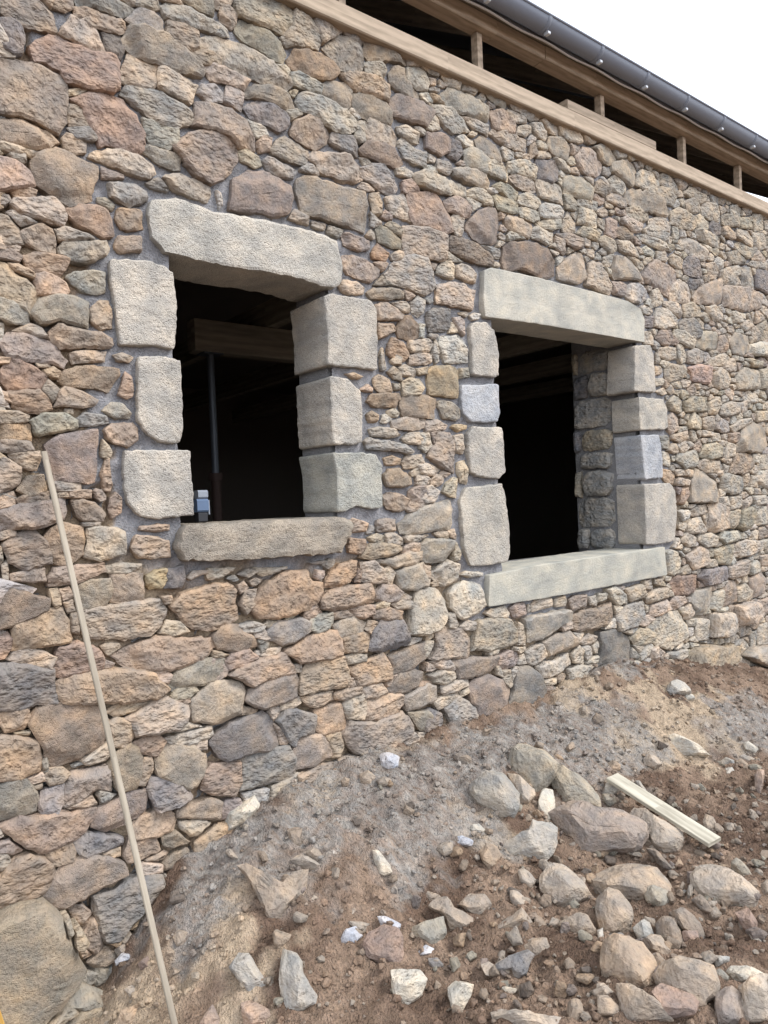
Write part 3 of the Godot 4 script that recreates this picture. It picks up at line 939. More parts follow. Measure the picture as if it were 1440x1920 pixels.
# ---------------------------------------------------------------- measured data
# Wall stones, largest in view first: [tone, x, y, x, y, ...] outlines on the wall face in millimetres.
const WALL_STONES := [
[9,448,-142,511,-173,586,-151,671,-100,703,-81,746,-72,790,-37,770,5,746,83,702,168,699,220,652,280,603,298,467,284],
[3,594,3175,700,3194,775,3189,835,3174,872,3225,878,3355,866,3397,820,3408,761,3426,687,3413,603,3397],
[3,651,875,674,803,706,747,782,751,850,775,899,795,924,853,917,930,820,982,737,998,664,989,622,935],
[2,757,3419,803,3433,840,3409,867,3376,966,3373,1051,3391,1086,3428,1090,3531,1069,3553,972,3543,896,3547,852,3558,816,3554,769,3514,742,3474],
[0,728,1021,754,985,821,968,969,944,1117,931,1169,965,1106,1045,1025,1081,919,1091,783,1097,723,1075],
[9,1901,3152,1924,3099,2025,3084,2183,3079,2303,3069,2321,3130,2321,3206,2315,3288,2131,3277,2035,3283,1950,3284,1897,3229],
[1,851,1215,1005,1191,1105,1196,1154,1229,1181,1292,1151,1351,1035,1347,846,1339,819,1301],
[2,922,3298,936,3258,963,3218,987,3168,1061,3174,1142,3168,1176,3201,1179,3268,1152,3305,1129,3360,1091,3382,1035,3399,974,3380,877,3325],
[0,734,2962,793,2931,860,2899,952,2938,956,2987,984,3047,984,3086,921,3094,883,3113,825,3122,756,3081,720,3029],
[0,1237,1233,1282,1195,1377,1175,1441,1186,1508,1211,1490,1293,1507,1338,1457,1383,1386,1384,1290,1368,1223,1350,1181,1310],
[7,1608,1196,1692,1185,1796,1193,1915,1235,1951,1282,1954,1333,1879,1348,1873,1405,1742,1403,1647,1371,1599,1335,1564,1237],
[0,671,223,718,211,813,228,870,243,969,261,959,309,888,363,797,394,728,392,697,371,644,277],
[5,828,157,831,97,853,32,911,10,969,55,1045,111,1112,177,1106,217,1046,233,972,240,878,220,827,223],
[3,990,1081,1094,1044,1210,1037,1333,1061,1395,1109,1380,1151,1152,1192,1100,1187,1014,1170,930,1140],
[3,1543,3026,1685,3042,1762,3041,1835,3063,1869,3095,1885,3162,1875,3216,1811,3237,1726,3251,1641,3230,1571,3180,1544,3061],
[5,518,1004,592,989,659,998,743,991,726,1046,728,1127,652,1154,587,1179,526,1183],
[3,561,517,637,448,730,447,793,463,853,517,866,563,762,572,668,594,580,609,513,589],
[3,749,1902,752,1839,817,1832,889,1822,914,1831,924,1931,932,2044,837,2030,781,2012,726,1976],
[3,1339,3187,1399,3137,1473,3127,1550,3179,1599,3252,1613,3313,1579,3363,1525,3377,1430,3354,1352,3313,1286,3236],
[0,1249,187,1434,179,1531,216,1591,285,1512,333,1338,342,1239,294],
[5,1358,647,1409,593,1513,607,1641,590,1683,613,1668,712,1622,779,1573,790,1438,771,1333,711],
[0,487,281,532,286,612,284,668,294,699,339,696,385,664,431,605,468,555,455,490,396],
[9,1431,3704,1496,3704,1551,3657,1678,3654,1785,3648,1884,3658,1910,3688,1889,3723,1809,3776,1715,3793,1588,3803,1500,3792,1432,3759],
[9,1104,3591,1150,3573,1238,3562,1357,3567,1449,3584,1467,3624,1364,3684,1285,3714,1193,3713,1127,3689,1092,3630],
[3,2043,525,2096,466,2190,439,2316,443,2471,471,2497,521,2406,624,2237,602,2070,634,2027,585],
[0,576,1212,673,1207,796,1214,799,1248,790,1302,768,1355,704,1358,645,1337,582,1309],
[1,1255,907,1258,810,1355,771,1399,765,1499,793,1520,894,1505,935,1409,964,1357,963],
[5,1472,532,1463,453,1632,443,1764,446,1755,547,1730,605,1587,612,1478,608],
[0,507,753,592,729,614,744,663,750,675,781,664,866,591,907,515,922],
[1,1106,610,1157,570,1236,523,1275,528,1329,595,1324,654,1263,709,1142,743,1090,694],
[1,1000,848,1018,797,1108,791,1200,784,1253,834,1255,885,1174,935,1114,940,1049,910,977,883],
[3,1482,3356,1564,3354,1607,3312,1690,3327,1694,3382,1643,3453,1575,3489,1487,3490,1405,3471,1387,3353],
[8,3330,3055,3382,3046,3458,3075,3554,3062,3687,3050,3799,3086,3812,3187,3745,3252,3632,3268,3521,3255,3381,3222,3326,3184,3310,3088],
[4,1127,3374,1187,3343,1238,3320,1320,3320,1408,3382,1408,3416,1325,3440,1253,3463,1163,3454,1098,3442,1076,3400],
[3,547,1654,622,1654,716,1660,784,1687,802,1725,798,1772,686,1761,614,1752,549,1729],
[3,532,1294,588,1302,655,1321,722,1349,724,1398,654,1419,584,1454,538,1451],
[9,1626,3923,1690,3910,1790,3912,1872,3913,1926,3956,1939,4020,1921,4062,1827,4072,1613,3988],
[3,610,2294,699,2278,772,2278,813,2268,836,2297,813,2323,781,2366,737,2380,675,2391,621,2393,580,2353],
[9,736,2429,802,2445,855,2434,911,2430,922,2541,850,2558,783,2552,726,2528,698,2462],
[8,580,1539,644,1498,689,1517,740,1521,734,1597,680,1666,602,1642,565,1613],
[11,2594,3247,2620,3176,2719,3173,2858,3159,2910,3196,2906,3278,2848,3354,2799,3393,2728,3384,2589,3345],
[3,827,488,887,448,973,453,1038,478,1067,529,1067,578,988,589,951,581,848,548],
[4,2457,2838,2567,2825,2701,2807,2788,2877,2760,2951,2714,3022,2575,3012,2479,2961,2408,2879],
[1,2598,982,2678,996,2739,1056,2755,1150,2679,1235,2612,1243,2544,1232,2495,1139,2468,1003],
[9,501,603,581,604,641,605,656,659,637,706,605,750,506,740],
[7,1826,812,1926,814,2069,804,2083,845,2060,964,1933,971,1836,957,1807,916,1787,814],
[0,729,1532,776,1503,830,1529,856,1547,865,1608,860,1660,777,1684,729,1656,693,1602],
[0,600,3089,726,3086,798,3099,836,3143,811,3173,757,3187,704,3195,602,3170],
[4,1947,3584,2031,3566,2135,3529,2229,3544,2281,3587,2283,3632,2216,3669,2117,3692,2030,3687,1950,3681,1911,3616],
[0,578,2520,635,2492,678,2477,703,2450,733,2508,740,2547,697,2590,654,2610,640,2641,586,2656],
[3,2905,560,2940,521,2939,472,3079,440,3185,476,3233,555,3234,588,3164,646,3055,701,2934,687,2890,636],
[2,719,1098,750,1084,795,1082,907,1091,917,1132,894,1181,824,1217,741,1204,716,1123],
[1,866,1596,852,1538,875,1530,915,1515,968,1529,1020,1537,1021,1629,985,1650,898,1660,868,1649],
[7,834,2198,923,2198,981,2184,1030,2266,1027,2288,962,2292,882,2289,814,2269,782,2219],
[9,2930,860,3051,821,3140,827,3241,826,3311,837,3311,917,3252,989,3053,1015,2983,1004,2918,849],
[0,5172,360,5412,305,5832,223,5978,260,5987,394,5773,468,5623,463,5463,506,5251,501,5147,412],
[3,1541,814,1602,788,1682,792,1790,808,1804,883,1786,918,1695,929,1600,918,1529,896,1502,853],
[3,649,3560,709,3536,799,3549,856,3556,835,3634,789,3672,683,3633,649,3596],
[0,770,2370,802,2341,931,2356,983,2355,1008,2376,1009,2408,957,2427,867,2428,796,2443,761,2404],
[1,2445,1532,2534,1526,2629,1526,2707,1539,2819,1541,2834,1620,2819,1706,2634,1685,2517,1632,2431,1584],
[2,2543,3004,2710,3013,2817,3011,2859,3026,2862,3166,2719,3183,2550,3163],
[0,1798,964,1933,955,2047,962,2049,1042,2022,1097,1922,1101,1836,1078,1716,1034],
[9,904,697,937,594,1017,579,1057,702,1057,737,999,784,932,755],
[3,1481,938,1541,903,1657,919,1776,922,1775,958,1735,1035,1584,1022,1494,1010,1429,981],
[3,797,598,858,627,924,600,912,715,763,723,718,592],
[9,1183,945,1271,957,1367,946,1415,973,1433,1051,1372,1070,1295,1069,1204,1033,1154,986],
[1,659,-224,736,-251,773,-251,831,-224,812,-147,745,-139,659,-166],
[1,1010,3096,1104,3083,1185,3078,1212,3104,1211,3142,1158,3167,1091,3174,1013,3168,965,3150,940,3115],
[5,3235,439,3473,426,3546,433,3541,523,3490,614,3425,685,3301,690,3260,560,3203,491],
[1,4670,664,4774,586,4961,531,5166,600,5207,682,5079,820,4820,809,4660,749],
[6,2777,1107,2846,1032,2892,1026,2998,1053,3049,1088,3036,1200,2970,1235,2886,1250,2820,1223,2772,1188],
[11,852,2870,889,2837,939,2817,985,2802,1031,2817,1026,2883,1009,2916,968,2932,899,2923,842,2892],
[3,1300,580,1289,505,1339,470,1449,434,1482,491,1481,587,1347,611],
[11,592,2892,680,2920,747,2950,727,3004,679,3034,597,3035],
[7,1889,3778,1959,3762,2045,3768,2126,3783,2190,3841,2176,3881,2103,3903,1998,3908,1918,3869,1880,3811],
[1,680,2828,765,2817,839,2815,852,2845,845,2900,809,2928,661,2890,641,2860],
[1,2016,3344,2033,3311,2150,3308,2253,3309,2306,3347,2298,3406,2221,3443,2111,3434,2013,3419,1973,3373],
[1,1742,530,1754,473,1875,463,1976,486,1962,555,1910,609,1771,635,1749,579],
[0,1932,1207,1995,1183,2176,1191,2266,1198,2265,1243,2241,1307,2071,1299,1963,1288,1919,1244],
[9,2123,3898,2186,3859,2262,3860,2333,3892,2353,3963,2329,4014,2262,4046,2193,4037,2126,3984,2087,3936],
[5,4113,679,4081,553,4191,539,4441,532,4480,640,4454,715,4288,781,4110,795],
[3,2656,948,2663,899,2600,860,2657,832,2763,828,2918,812,2935,918,2866,986,2755,1008,2661,998],
[5,2203,966,2263,939,2493,946,2482,1010,2443,1089,2290,1109,2235,1053,2203,987],
[9,1605,3847,1645,3815,1721,3800,1798,3779,1867,3781,1881,3833,1849,3890,1791,3914,1728,3912,1642,3915,1615,3883],
[5,1070,524,1089,466,1184,463,1257,494,1205,566,1115,616,1071,619,1053,580],
[2,588,2204,611,2173,686,2177,737,2181,757,2236,713,2266,677,2285,632,2296,608,2273,585,2247],
[3,3037,3279,3025,3235,3080,3190,3138,3174,3237,3178,3280,3207,3284,3271,3306,3303,3300,3373,3271,3410,3209,3404,3129,3366],
[0,1086,3510,1079,3452,1134,3446,1211,3452,1238,3475,1251,3568,1184,3587,1124,3592],
[9,812,2703,878,2684,935,2691,995,2728,1012,2768,997,2796,892,2772,831,2760,807,2726],
[10,2687,2333,2693,2274,2808,2267,2904,2266,2924,2362,2918,2429,2872,2453,2711,2433,2679,2404],
[1,2764,2777,2855,2778,2945,2774,3030,2771,3072,2825,3086,2903,2972,2921,2880,2914,2779,2885],
[5,1705,639,1750,578,1771,616,1875,615,1885,708,1776,761,1708,768,1662,729],
[3,2496,3725,2603,3720,2754,3731,2828,3833,2758,3868,2640,3865,2544,3852,2498,3804],
[9,1905,3974,1852,3904,1880,3863,1985,3904,2064,3911,2087,3959,2071,4024,2009,4055,1928,4062],
[0,993,386,1082,370,1163,366,1188,430,1140,473,1030,480,975,442],
[4,3391,912,3397,817,3564,828,3680,871,3790,917,3781,981,3663,981,3462,984,3384,964],
[1,1232,3532,1235,3471,1317,3454,1388,3450,1432,3550,1330,3574,1250,3576],
[1,916,3540,984,3531,1044,3545,994,3630,951,3659,900,3650,868,3600,844,3559],
[9,2932,3877,3084,3879,3245,3899,3250,3994,3090,4019,2919,4006,2858,3942],
[0,2105,849,2132,794,2228,787,2339,792,2354,843,2306,944,2122,903,2057,901],
[3,1880,3449,1940,3427,2019,3415,2095,3469,2107,3522,2071,3568,1989,3583,1908,3531,1871,3474],
[1,1011,1334,1081,1341,1087,1454,1042,1464,959,1466,944,1350],
[8,3830,835,3890,818,4091,814,4210,821,4281,869,4260,971,4100,950,3923,956,3811,923],
[5,1665,3469,1759,3460,1823,3446,1879,3489,1881,3538,1831,3570,1757,3594,1691,3557,1633,3516],
[0,1395,1090,1498,1060,1594,1076,1589,1119,1523,1156,1502,1193,1416,1198,1368,1153],
[8,2871,3093,2979,3058,3111,3047,3215,3050,3244,3091,3205,3134,3100,3170,2977,3175,2894,3172,2864,3139],
[2,5907,3173,6290,3170,6564,3237,6584,3362,6367,3396,5919,3348],
[9,2254,3703,2303,3659,2420,3653,2504,3666,2515,3742,2478,3783,2388,3796,2309,3795,2261,3756],
[1,1067,1518,1136,1509,1207,1510,1204,1582,1134,1605,1060,1615,1032,1567],
[1,1291,3060,1371,3046,1447,3040,1467,3082,1458,3120,1389,3133,1308,3136,1234,3105],
[9,834,1330,935,1339,964,1401,951,1450,876,1453,820,1431],
[3,2750,1882,2802,1856,2862,1843,2864,2029,2834,2076,2743,2080,2712,2001,2657,1942],
[4,1290,3784,1428,3787,1536,3801,1555,3835,1508,3857,1397,3868,1308,3867,1262,3833],
[3,2349,808,2497,817,2607,863,2667,926,2597,958,2479,936,2333,909],
[1,714,1438,812,1432,869,1450,943,1477,930,1511,847,1513,746,1510,714,1474],
[3,4812,3198,4905,3184,5026,3150,5110,3135,5149,3195,5237,3272,5241,3352,5123,3381,4948,3391,4866,3346,4782,3261],
[4,1651,1092,1725,1058,1826,1079,1880,1110,1882,1154,1812,1180,1689,1181,1636,1142],
[1,2156,617,2295,581,2421,640,2424,703,2321,725,2191,718,2167,666],
[9,2651,3395,2730,3383,2850,3389,3046,3417,3044,3472,2935,3490,2735,3495,2694,3485,2623,3441],
[7,1871,637,1912,596,2058,594,2071,620,2029,737,1873,730],
[0,2255,3785,2388,3788,2489,3788,2521,3849,2505,3890,2392,3896,2249,3873,2179,3837],
[5,779,397,804,376,863,374,955,378,958,411,880,449,812,476,754,465],
[1,5291,1602,5669,1587,5751,1626,5737,1690,5703,1759,5559,1828,5416,1866,5336,1772,5313,1698],
[7,626,2110,670,2093,729,2088,767,2107,758,2154,719,2186,664,2186,607,2174],
[4,856,2601,895,2575,952,2568,986,2586,989,2665,944,2668,864,2652,838,2623],
[3,2789,767,2805,710,2911,697,3056,699,3132,738,3129,789,2881,824,2746,821],
[1,2039,4055,2087,3949,2211,4046,2211,4056,2202,4103,2193,4132,2088,4132],
[4,1020,2970,1062,2954,1099,2947,1176,2991,1177,3030,1127,3051,1054,3040,1017,3030],
[4,2581,1475,2569,1404,2618,1368,2687,1359,2750,1363,2821,1431,2828,1478,2730,1498,2626,1498],
[6,2793,2515,2817,2454,2999,2473,3004,2549,2974,2607,2937,2627,2799,2606,2778,2560],
[3,2153,2877,2188,2845,2243,2831,2328,2826,2389,2870,2395,2911,2323,2930,2222,2954,2165,2940,2145,2907],
[0,2502,2145,2732,2146,2750,2254,2670,2278,2508,2263,2481,2206],
[4,2293,3353,2399,3314,2480,3297,2543,3343,2510,3420,2438,3460,2346,3438,2284,3397],
[9,705,2004,774,2016,858,2039,854,2073,809,2101,731,2095,678,2066],
[0,6058,1994,6433,1987,6596,2065,6560,2196,6366,2264,6148,2176,6015,2029],
[4,1173,3265,1200,3225,1276,3218,1325,3258,1326,3325,1241,3329,1166,3338],
[5,634,3441,685,3428,721,3439,733,3497,726,3544,691,3564,638,3547],
[0,4597,3719,4733,3728,4881,3717,5052,3710,5170,3753,5182,3789,5093,3856,4844,3861,4694,3844,4600,3787],
[0,910,3651,942,3648,975,3628,1024,3632,1105,3644,1118,3668,1108,3714,979,3706,912,3694],
[0,1679,266,1783,249,1851,276,1871,324,1851,343,1689,333,1609,305],
[4,3033,3601,3201,3584,3368,3583,3372,3651,3307,3667,3190,3720,3070,3724,3026,3675],
[0,695,2634,735,2621,813,2617,840,2652,855,2697,813,2703,727,2703,682,2680],
[4,839,-134,944,-161,1001,-105,991,-86,953,-68,916,-69,859,-86],
[9,1646,3557,1735,3575,1811,3571,1886,3561,1917,3592,1901,3637,1849,3659,1768,3662,1680,3628,1641,3600],
[9,1780,3331,1855,3321,1948,3323,1978,3347,1985,3406,1927,3431,1851,3447,1798,3410,1766,3356],
[7,962,2007,993,1978,1047,1969,1089,1998,1095,2048,1070,2073,985,2067,954,2038],
[3,2422,1244,2528,1228,2618,1244,2645,1304,2613,1377,2493,1364,2406,1345],
[1,1764,397,1790,348,1887,354,1998,402,1989,449,1873,465,1760,448],
[0,683,2738,710,2719,747,2702,802,2692,807,2747,797,2801,759,2815,708,2793,673,2765],
[3,2301,3457,2438,3452,2551,3457,2582,3494,2536,3561,2442,3561,2333,3547,2274,3489],
[0,554,1788,607,1803,641,1827,649,1889,607,1920,560,1936],
[4,920,3698,1016,3709,1100,3710,1141,3732,1155,3770,1064,3791,906,3727],
[4,575,2433,639,2415,696,2417,700,2465,668,2504,580,2520],
[6,3379,4134,3439,4046,3597,4018,3635,4019,3701,4046,3821,4124,3821,4134],
[0,946,348,959,302,999,294,1105,307,1088,384,976,399],
[1,3833,3073,4033,3066,4110,3115,4124,3233,4085,3286,4017,3283,3938,3231,3823,3148],
[1,4105,3072,4234,3059,4394,3050,4413,3127,4363,3193,4286,3253,4194,3253,4153,3230],
[4,2592,359,2671,333,2804,284,2933,308,2926,373,2812,407,2678,412,2576,405],
[0,1173,418,1369,360,1390,429,1344,465,1273,466,1175,452],
[3,588,2715,638,2704,696,2723,678,2782,641,2822,593,2824],
[11,5519,1382,5669,1352,5923,1379,5896,1554,5686,1602,5570,1585],
[4,1163,3695,1248,3691,1279,3724,1274,3766,1240,3801,1183,3801,1108,3710],
[7,2046,1295,2119,1314,2158,1355,2161,1424,2060,1418,1986,1359,1953,1302],
[1,2322,3539,2435,3554,2528,3568,2548,3619,2521,3657,2441,3674,2369,3685,2334,3642],
[4,1231,3151,1296,3142,1328,3156,1334,3217,1287,3225,1242,3225,1184,3226,1150,3194],
[4,1608,318,1676,339,1751,404,1792,453,1772,462,1628,433,1609,357],
[1,4049,3905,4138,3808,4273,3818,4341,3866,4351,3924,4215,4011,4147,4002],
[9,2068,3710,2124,3686,2226,3672,2260,3707,2268,3783,2222,3811,2119,3794,2074,3756],
[0,1284,3710,1340,3694,1404,3683,1438,3717,1439,3777,1373,3796,1294,3786],
[0,832,1701,854,1676,935,1672,949,1709,904,1753,859,1766,813,1761],
[0,2334,3996,2377,3966,2499,4006,2624,4025,2638,4087,2560,4090,2441,4087,2348,4062],
[3,1099,86,1167,59,1195,59,1261,76,1242,152,1223,152,1148,133],
[1,1475,3582,1572,3591,1648,3588,1684,3649,1612,3665,1495,3667,1446,3641],
[3,2335,714,2439,698,2558,730,2573,792,2496,824,2391,818,2314,748],
[4,2730,517,2756,463,2929,447,2949,483,2936,531,2824,619,2705,567],
[9,922,2455,962,2435,1008,2447,1009,2519,998,2558,949,2549,919,2514],
[3,4440,3162,4582,3183,4736,3198,4746,3235,4706,3306,4607,3348,4465,3340,4400,3198],
[1,591,1165,657,1142,720,1122,739,1169,702,1195,644,1222,593,1217,570,1185],
[1,804,2122,875,2114,925,2129,940,2156,880,2187,816,2204,783,2179,765,2117],
[9,3920,3633,4080,3642,4210,3632,4245,3743,4140,3795,4024,3784,3933,3753],
[4,4322,761,4540,763,4636,838,4641,939,4432,932,4299,870],
[11,723,2584,727,2530,776,2540,838,2547,853,2572,836,2604,801,2624,756,2632,723,2619],
[11,5488,3143,5782,3153,5902,3200,5922,3323,5894,3392,5735,3351,5567,3279,5452,3193],
[4,2871,3781,2964,3752,3106,3810,3028,3865,2935,3892,2767,3878],
[0,1034,2891,1057,2852,1100,2851,1151,2871,1148,2952,1055,2938],
[3,2449,603,2536,604,2659,624,2653,707,2584,730,2507,712,2409,678],
[6,1499,386,1527,339,1593,319,1611,404,1612,433,1555,441,1478,443],
[1,2664,1274,2741,1231,2804,1234,2852,1263,2875,1343,2793,1370,2712,1351,2648,1310],
[7,561,1983,688,1986,685,2055,564,2048],
[0,921,827,927,774,981,761,1025,799,1008,864,957,895,913,881],
[5,650,589,716,576,744,620,744,687,659,677,645,636],
[1,3586,709,3706,719,3879,726,3871,783,3798,841,3665,845,3532,807],
[4,3781,529,3829,464,3943,466,4076,476,4082,580,3890,607,3762,601],
[4,719,-104,757,-131,822,-132,841,-85,793,-58,775,-59,709,-85],
[9,2514,3885,2608,3848,2709,3855,2712,3905,2616,3954,2612,4010,2542,3998,2495,3948],
[4,1191,710,1287,707,1362,726,1355,777,1209,772,1131,764],
[7,529,959,545,918,613,915,642,960,627,998,530,998],
[9,789,-26,799,-45,818,-63,836,-71,872,-72,931,-55,864,11],
[3,2469,3201,2619,3191,2635,3241,2596,3299,2573,3337,2431,3288],
[0,656,422,679,378,768,380,778,413,760,458,654,454],
[3,2737,3618,2848,3597,2927,3638,2950,3719,2854,3738,2742,3706],
[0,2041,976,2194,951,2229,1011,2229,1056,2149,1062,2044,1052],
[1,3919,4007,3996,3989,4092,3997,4151,4026,4062,4112,4034,4131,3839,4133],
[0,4441,3897,4555,3871,4685,3847,4735,3881,4764,3969,4727,4025,4651,4041,4460,3976],
[1,2254,1287,2352,1288,2332,1360,2273,1413,2181,1411,2175,1312],
[3,1349,366,1378,348,1482,347,1491,376,1472,423,1435,431,1397,432],
[1,1549,215,1587,168,1672,177,1691,196,1652,262,1606,281,1569,243],
[1,3394,3786,3571,3805,3576,3889,3316,3900,3247,3839],
[3,5477,556,5628,530,5843,551,5834,706,5528,735,5497,596],
[1,2028,1046,2095,1046,2181,1050,2215,1099,2138,1148,2052,1141,2002,1113],
[1,2060,647,2156,623,2190,643,2175,756,2057,753,2034,721],
[9,6093,2504,6478,2533,6490,2702,6211,2713,6079,2620],
[1,2935,3511,3033,3497,3148,3500,3232,3503,3236,3546,3195,3597,3103,3597,2969,3574,2931,3553],
[5,2709,2618,2841,2630,2873,2664,2877,2765,2780,2759,2705,2731],
[0,3679,3556,3821,3555,3928,3565,3904,3692,3734,3674,3644,3669],
[9,1109,254,1119,217,1175,209,1232,207,1231,264,1222,282,1157,282],
[4,2252,1975,2417,1969,2537,1947,2570,1969,2509,2005,2390,2023,2275,2032,2240,2015],
[4,3499,585,3594,575,3700,594,3807,625,3791,706,3656,683,3553,686,3468,665],
[0,2341,2188,2460,2194,2498,2244,2484,2276,2296,2262,2264,2216],
[2,5048,932,5232,902,5359,928,5367,1056,5059,1069,4986,1025],
[0,795,22,820,-10,864,-1,861,42,826,141,772,94],
[9,3143,3697,3265,3669,3353,3678,3358,3759,3193,3818,3126,3769],
[9,2242,1415,2359,1421,2476,1450,2443,1484,2314,1501,2234,1498,2180,1432],
[1,848,2288,900,2298,970,2307,983,2352,907,2352,833,2332],
[9,2376,1782,2486,1776,2540,1791,2542,1832,2462,1881,2391,1877,2354,1842],
[3,1038,723,1106,691,1155,747,1124,785,1058,794,1008,775],
[5,5457,951,5714,943,5855,972,5822,1081,5466,1085,5369,1032],
[5,3674,3673,3807,3671,3859,3699,3889,3779,3865,3841,3668,3792],
[6,2879,4046,2899,4037,2946,4019,3022,4017,3031,4046,3052,4133,2878,4132],
[3,449,524,499,496,553,468,572,467,591,476,543,531,488,532],
[1,2403,1360,2537,1361,2606,1390,2607,1440,2508,1441,2376,1420,2272,1406],
[1,809,755,819,736,838,727,902,728,911,736,941,764,913,802],
[1,5361,3522,5515,3485,5642,3488,5734,3555,5707,3615,5526,3640,5334,3631,5275,3577],
[0,1029,2770,1059,2754,1141,2777,1143,2844,1049,2821,1036,2797],
[4,2576,3521,2652,3506,2743,3513,2747,3598,2669,3597,2575,3635,2536,3597],
[1,2354,2637,2515,2652,2532,2683,2488,2718,2409,2746,2348,2722],
[3,2493,2565,2581,2552,2651,2582,2644,2644,2589,2698,2530,2682,2484,2618],
[9,4721,3873,4845,3863,4969,3856,5021,3887,5051,3961,4963,4016,4823,4017,4741,3962],
[1,1189,374,1236,319,1264,319,1331,355,1311,374,1217,402,1188,403],
[4,3188,4133,3209,4075,3258,4037,3314,4019,3392,4017,3421,4046,3362,4132],
[1,815,2754,905,2773,958,2793,906,2809,840,2819,795,2803],
[0,3293,3873,3468,3884,3495,3950,3367,4019,3255,3970],
[9,667,1773,732,1798,722,1864,662,1860,620,1802],
[9,3391,3641,3513,3645,3644,3652,3673,3738,3596,3761,3517,3756,3393,3709],
[6,4559,3074,4614,3031,4731,3030,4840,3087,4844,3150,4741,3186,4608,3166,4555,3125],
[5,1166,1381,1246,1376,1262,1413,1257,1472,1183,1466],
[0,5187,3697,5342,3688,5481,3698,5540,3739,5544,3803,5438,3850,5300,3848,5193,3797],
[9,2618,3942,2695,3914,2765,3928,2793,3981,2771,4038,2702,4051,2621,4015],
[1,6150,257,6374,159,6465,114,6483,339,6181,377,6008,327],
[1,2219,4065,2229,4047,2313,4028,2332,4028,2361,4075,2313,4131,2208,4132],
[1,3361,3303,3469,3286,3570,3276,3611,3340,3600,3382,3476,3396,3389,3396,3341,3357],
[9,2322,2742,2429,2749,2542,2776,2554,2812,2452,2821,2334,2804,2299,2775],
[0,6168,1807,6323,1870,6309,1990,6016,1989,5903,1823],
[3,559,1943,624,1938,694,1948,687,1994,561,1992],
[4,5335,737,5447,732,5566,833,5571,944,5332,933,5272,870],
[4,5799,1679,5936,1645,6096,1651,6153,1673,6151,1791,5890,1826,5768,1794],
[1,5910,568,6077,583,6292,621,6194,762,5902,744],
[9,2391,3041,2463,3025,2545,3029,2549,3077,2492,3133,2408,3141,2367,3106],
[1,3669,375,3805,309,3843,309,3921,395,3872,452,3777,451,3748,442],
[9,959,36,1007,9,1025,9,1071,36,1081,73,1034,91,979,54],
[9,2039,304,2087,249,2142,248,2181,257,2181,333,2067,342,2039,314],
[3,1441,991,1512,999,1600,1024,1538,1083,1459,1068,1418,1035],
[5,2202,3452,2277,3450,2281,3495,2247,3552,2121,3537,2099,3475],
[0,3765,3890,3838,3858,3988,3866,4020,3959,3943,4007,3781,3962],
[4,1901,3691,1989,3687,2062,3695,2079,3738,2036,3759,1942,3776,1890,3754],
[1,2360,1672,2449,1649,2491,1659,2515,1715,2455,1749,2375,1755,2344,1736],
[9,2525,480,2651,472,2644,539,2579,588,2446,602],
[1,4895,2896,5026,2880,5195,2927,5217,2991,5086,3060,4953,3042,4914,2965],
[3,2889,3301,2956,3300,3012,3285,3067,3312,3070,3367,3020,3409,2951,3408,2853,3362],
[0,4229,4015,4328,3948,4347,3939,4432,3938,4521,4005,4423,4101,4327,4062],
[3,2168,2985,2269,2973,2328,2992,2335,3044,2273,3049,2172,3055,2152,3032],
[4,4049,4134,4059,4124,4168,4027,4236,4029,4391,4095,4411,4105,4441,4134],
[6,4559,425,4678,348,4802,338,4881,386,4881,405,4773,481,4569,464],
[4,4934,1097,5029,1075,5129,1088,5161,1176,5107,1244,5011,1273,4929,1256],
[3,2528,1700,2638,1679,2710,1714,2690,1788,2577,1788,2508,1757],
[1,1319,1006,1363,949,1435,969,1446,1000,1410,1060,1368,1063],
[11,5392,2533,5627,2520,5729,2597,5713,2671,5527,2676,5345,2640],
[8,1022,3579,1038,3540,1095,3545,1112,3601,1092,3647,1019,3631],
[9,1109,334,1119,316,1156,299,1221,297,1231,306,1174,371,1108,363],
[1,5952,1134,6178,1125,6394,1161,6423,1240,6146,1271,5939,1252],
[9,2783,2149,2828,2151,2882,2139,2926,2155,2933,2204,2861,2248,2789,2257,2751,2235],
[3,6036,2801,6222,2797,6357,2872,6341,2981,6090,2986,6001,2903],
[0,2422,2461,2533,2440,2567,2475,2539,2537,2458,2560,2415,2516],
[2,5310,1088,5419,1101,5549,1121,5538,1225,5429,1272,5195,1210],
[1,2438,2081,2575,2075,2677,2098,2667,2148,2547,2157,2418,2129],
[10,1104,1384,1162,1381,1191,1426,1186,1466,1139,1464,1094,1442],
[1,5140,3116,5236,3117,5390,3120,5442,3188,5383,3269,5262,3297,5172,3246,5132,3166],
[9,5462,2815,5590,2786,5818,2819,5807,2952,5635,2950,5485,2900],
[9,829,-176,838,-212,856,-221,901,-203,931,-166,865,-149,828,-148],
[3,2263,1213,2334,1183,2418,1186,2454,1230,2392,1277,2319,1292,2264,1244],
[9,1444,3870,1512,3870,1515,3962,1336,3890],
[1,633,1902,659,1879,699,1874,717,1924,713,1953,648,1948,599,1937],
[1,588,1470,653,1457,715,1456,712,1512,655,1513,586,1499],
[1,6229,763,6429,782,6506,894,6442,978,6157,950],
[5,5297,2877,5401,2841,5531,2874,5555,2938,5486,3029,5342,3012,5233,2958],
[4,1745,3261,1811,3241,1888,3249,1918,3297,1839,3311,1750,3324,1720,3297],
[4,992,2084,1059,2084,1067,2107,1032,2149,989,2153,952,2114],
[1,1109,156,1128,147,1174,149,1241,165,1231,194,1165,201,1118,203],
[6,2189,277,2198,258,2282,258,2331,334,2292,352,2208,342,2189,314],
[4,1259,134,1277,88,1305,89,1371,106,1342,153,1323,161,1258,163],
[1,564,2049,609,2042,679,2057,687,2083,642,2102,566,2097],
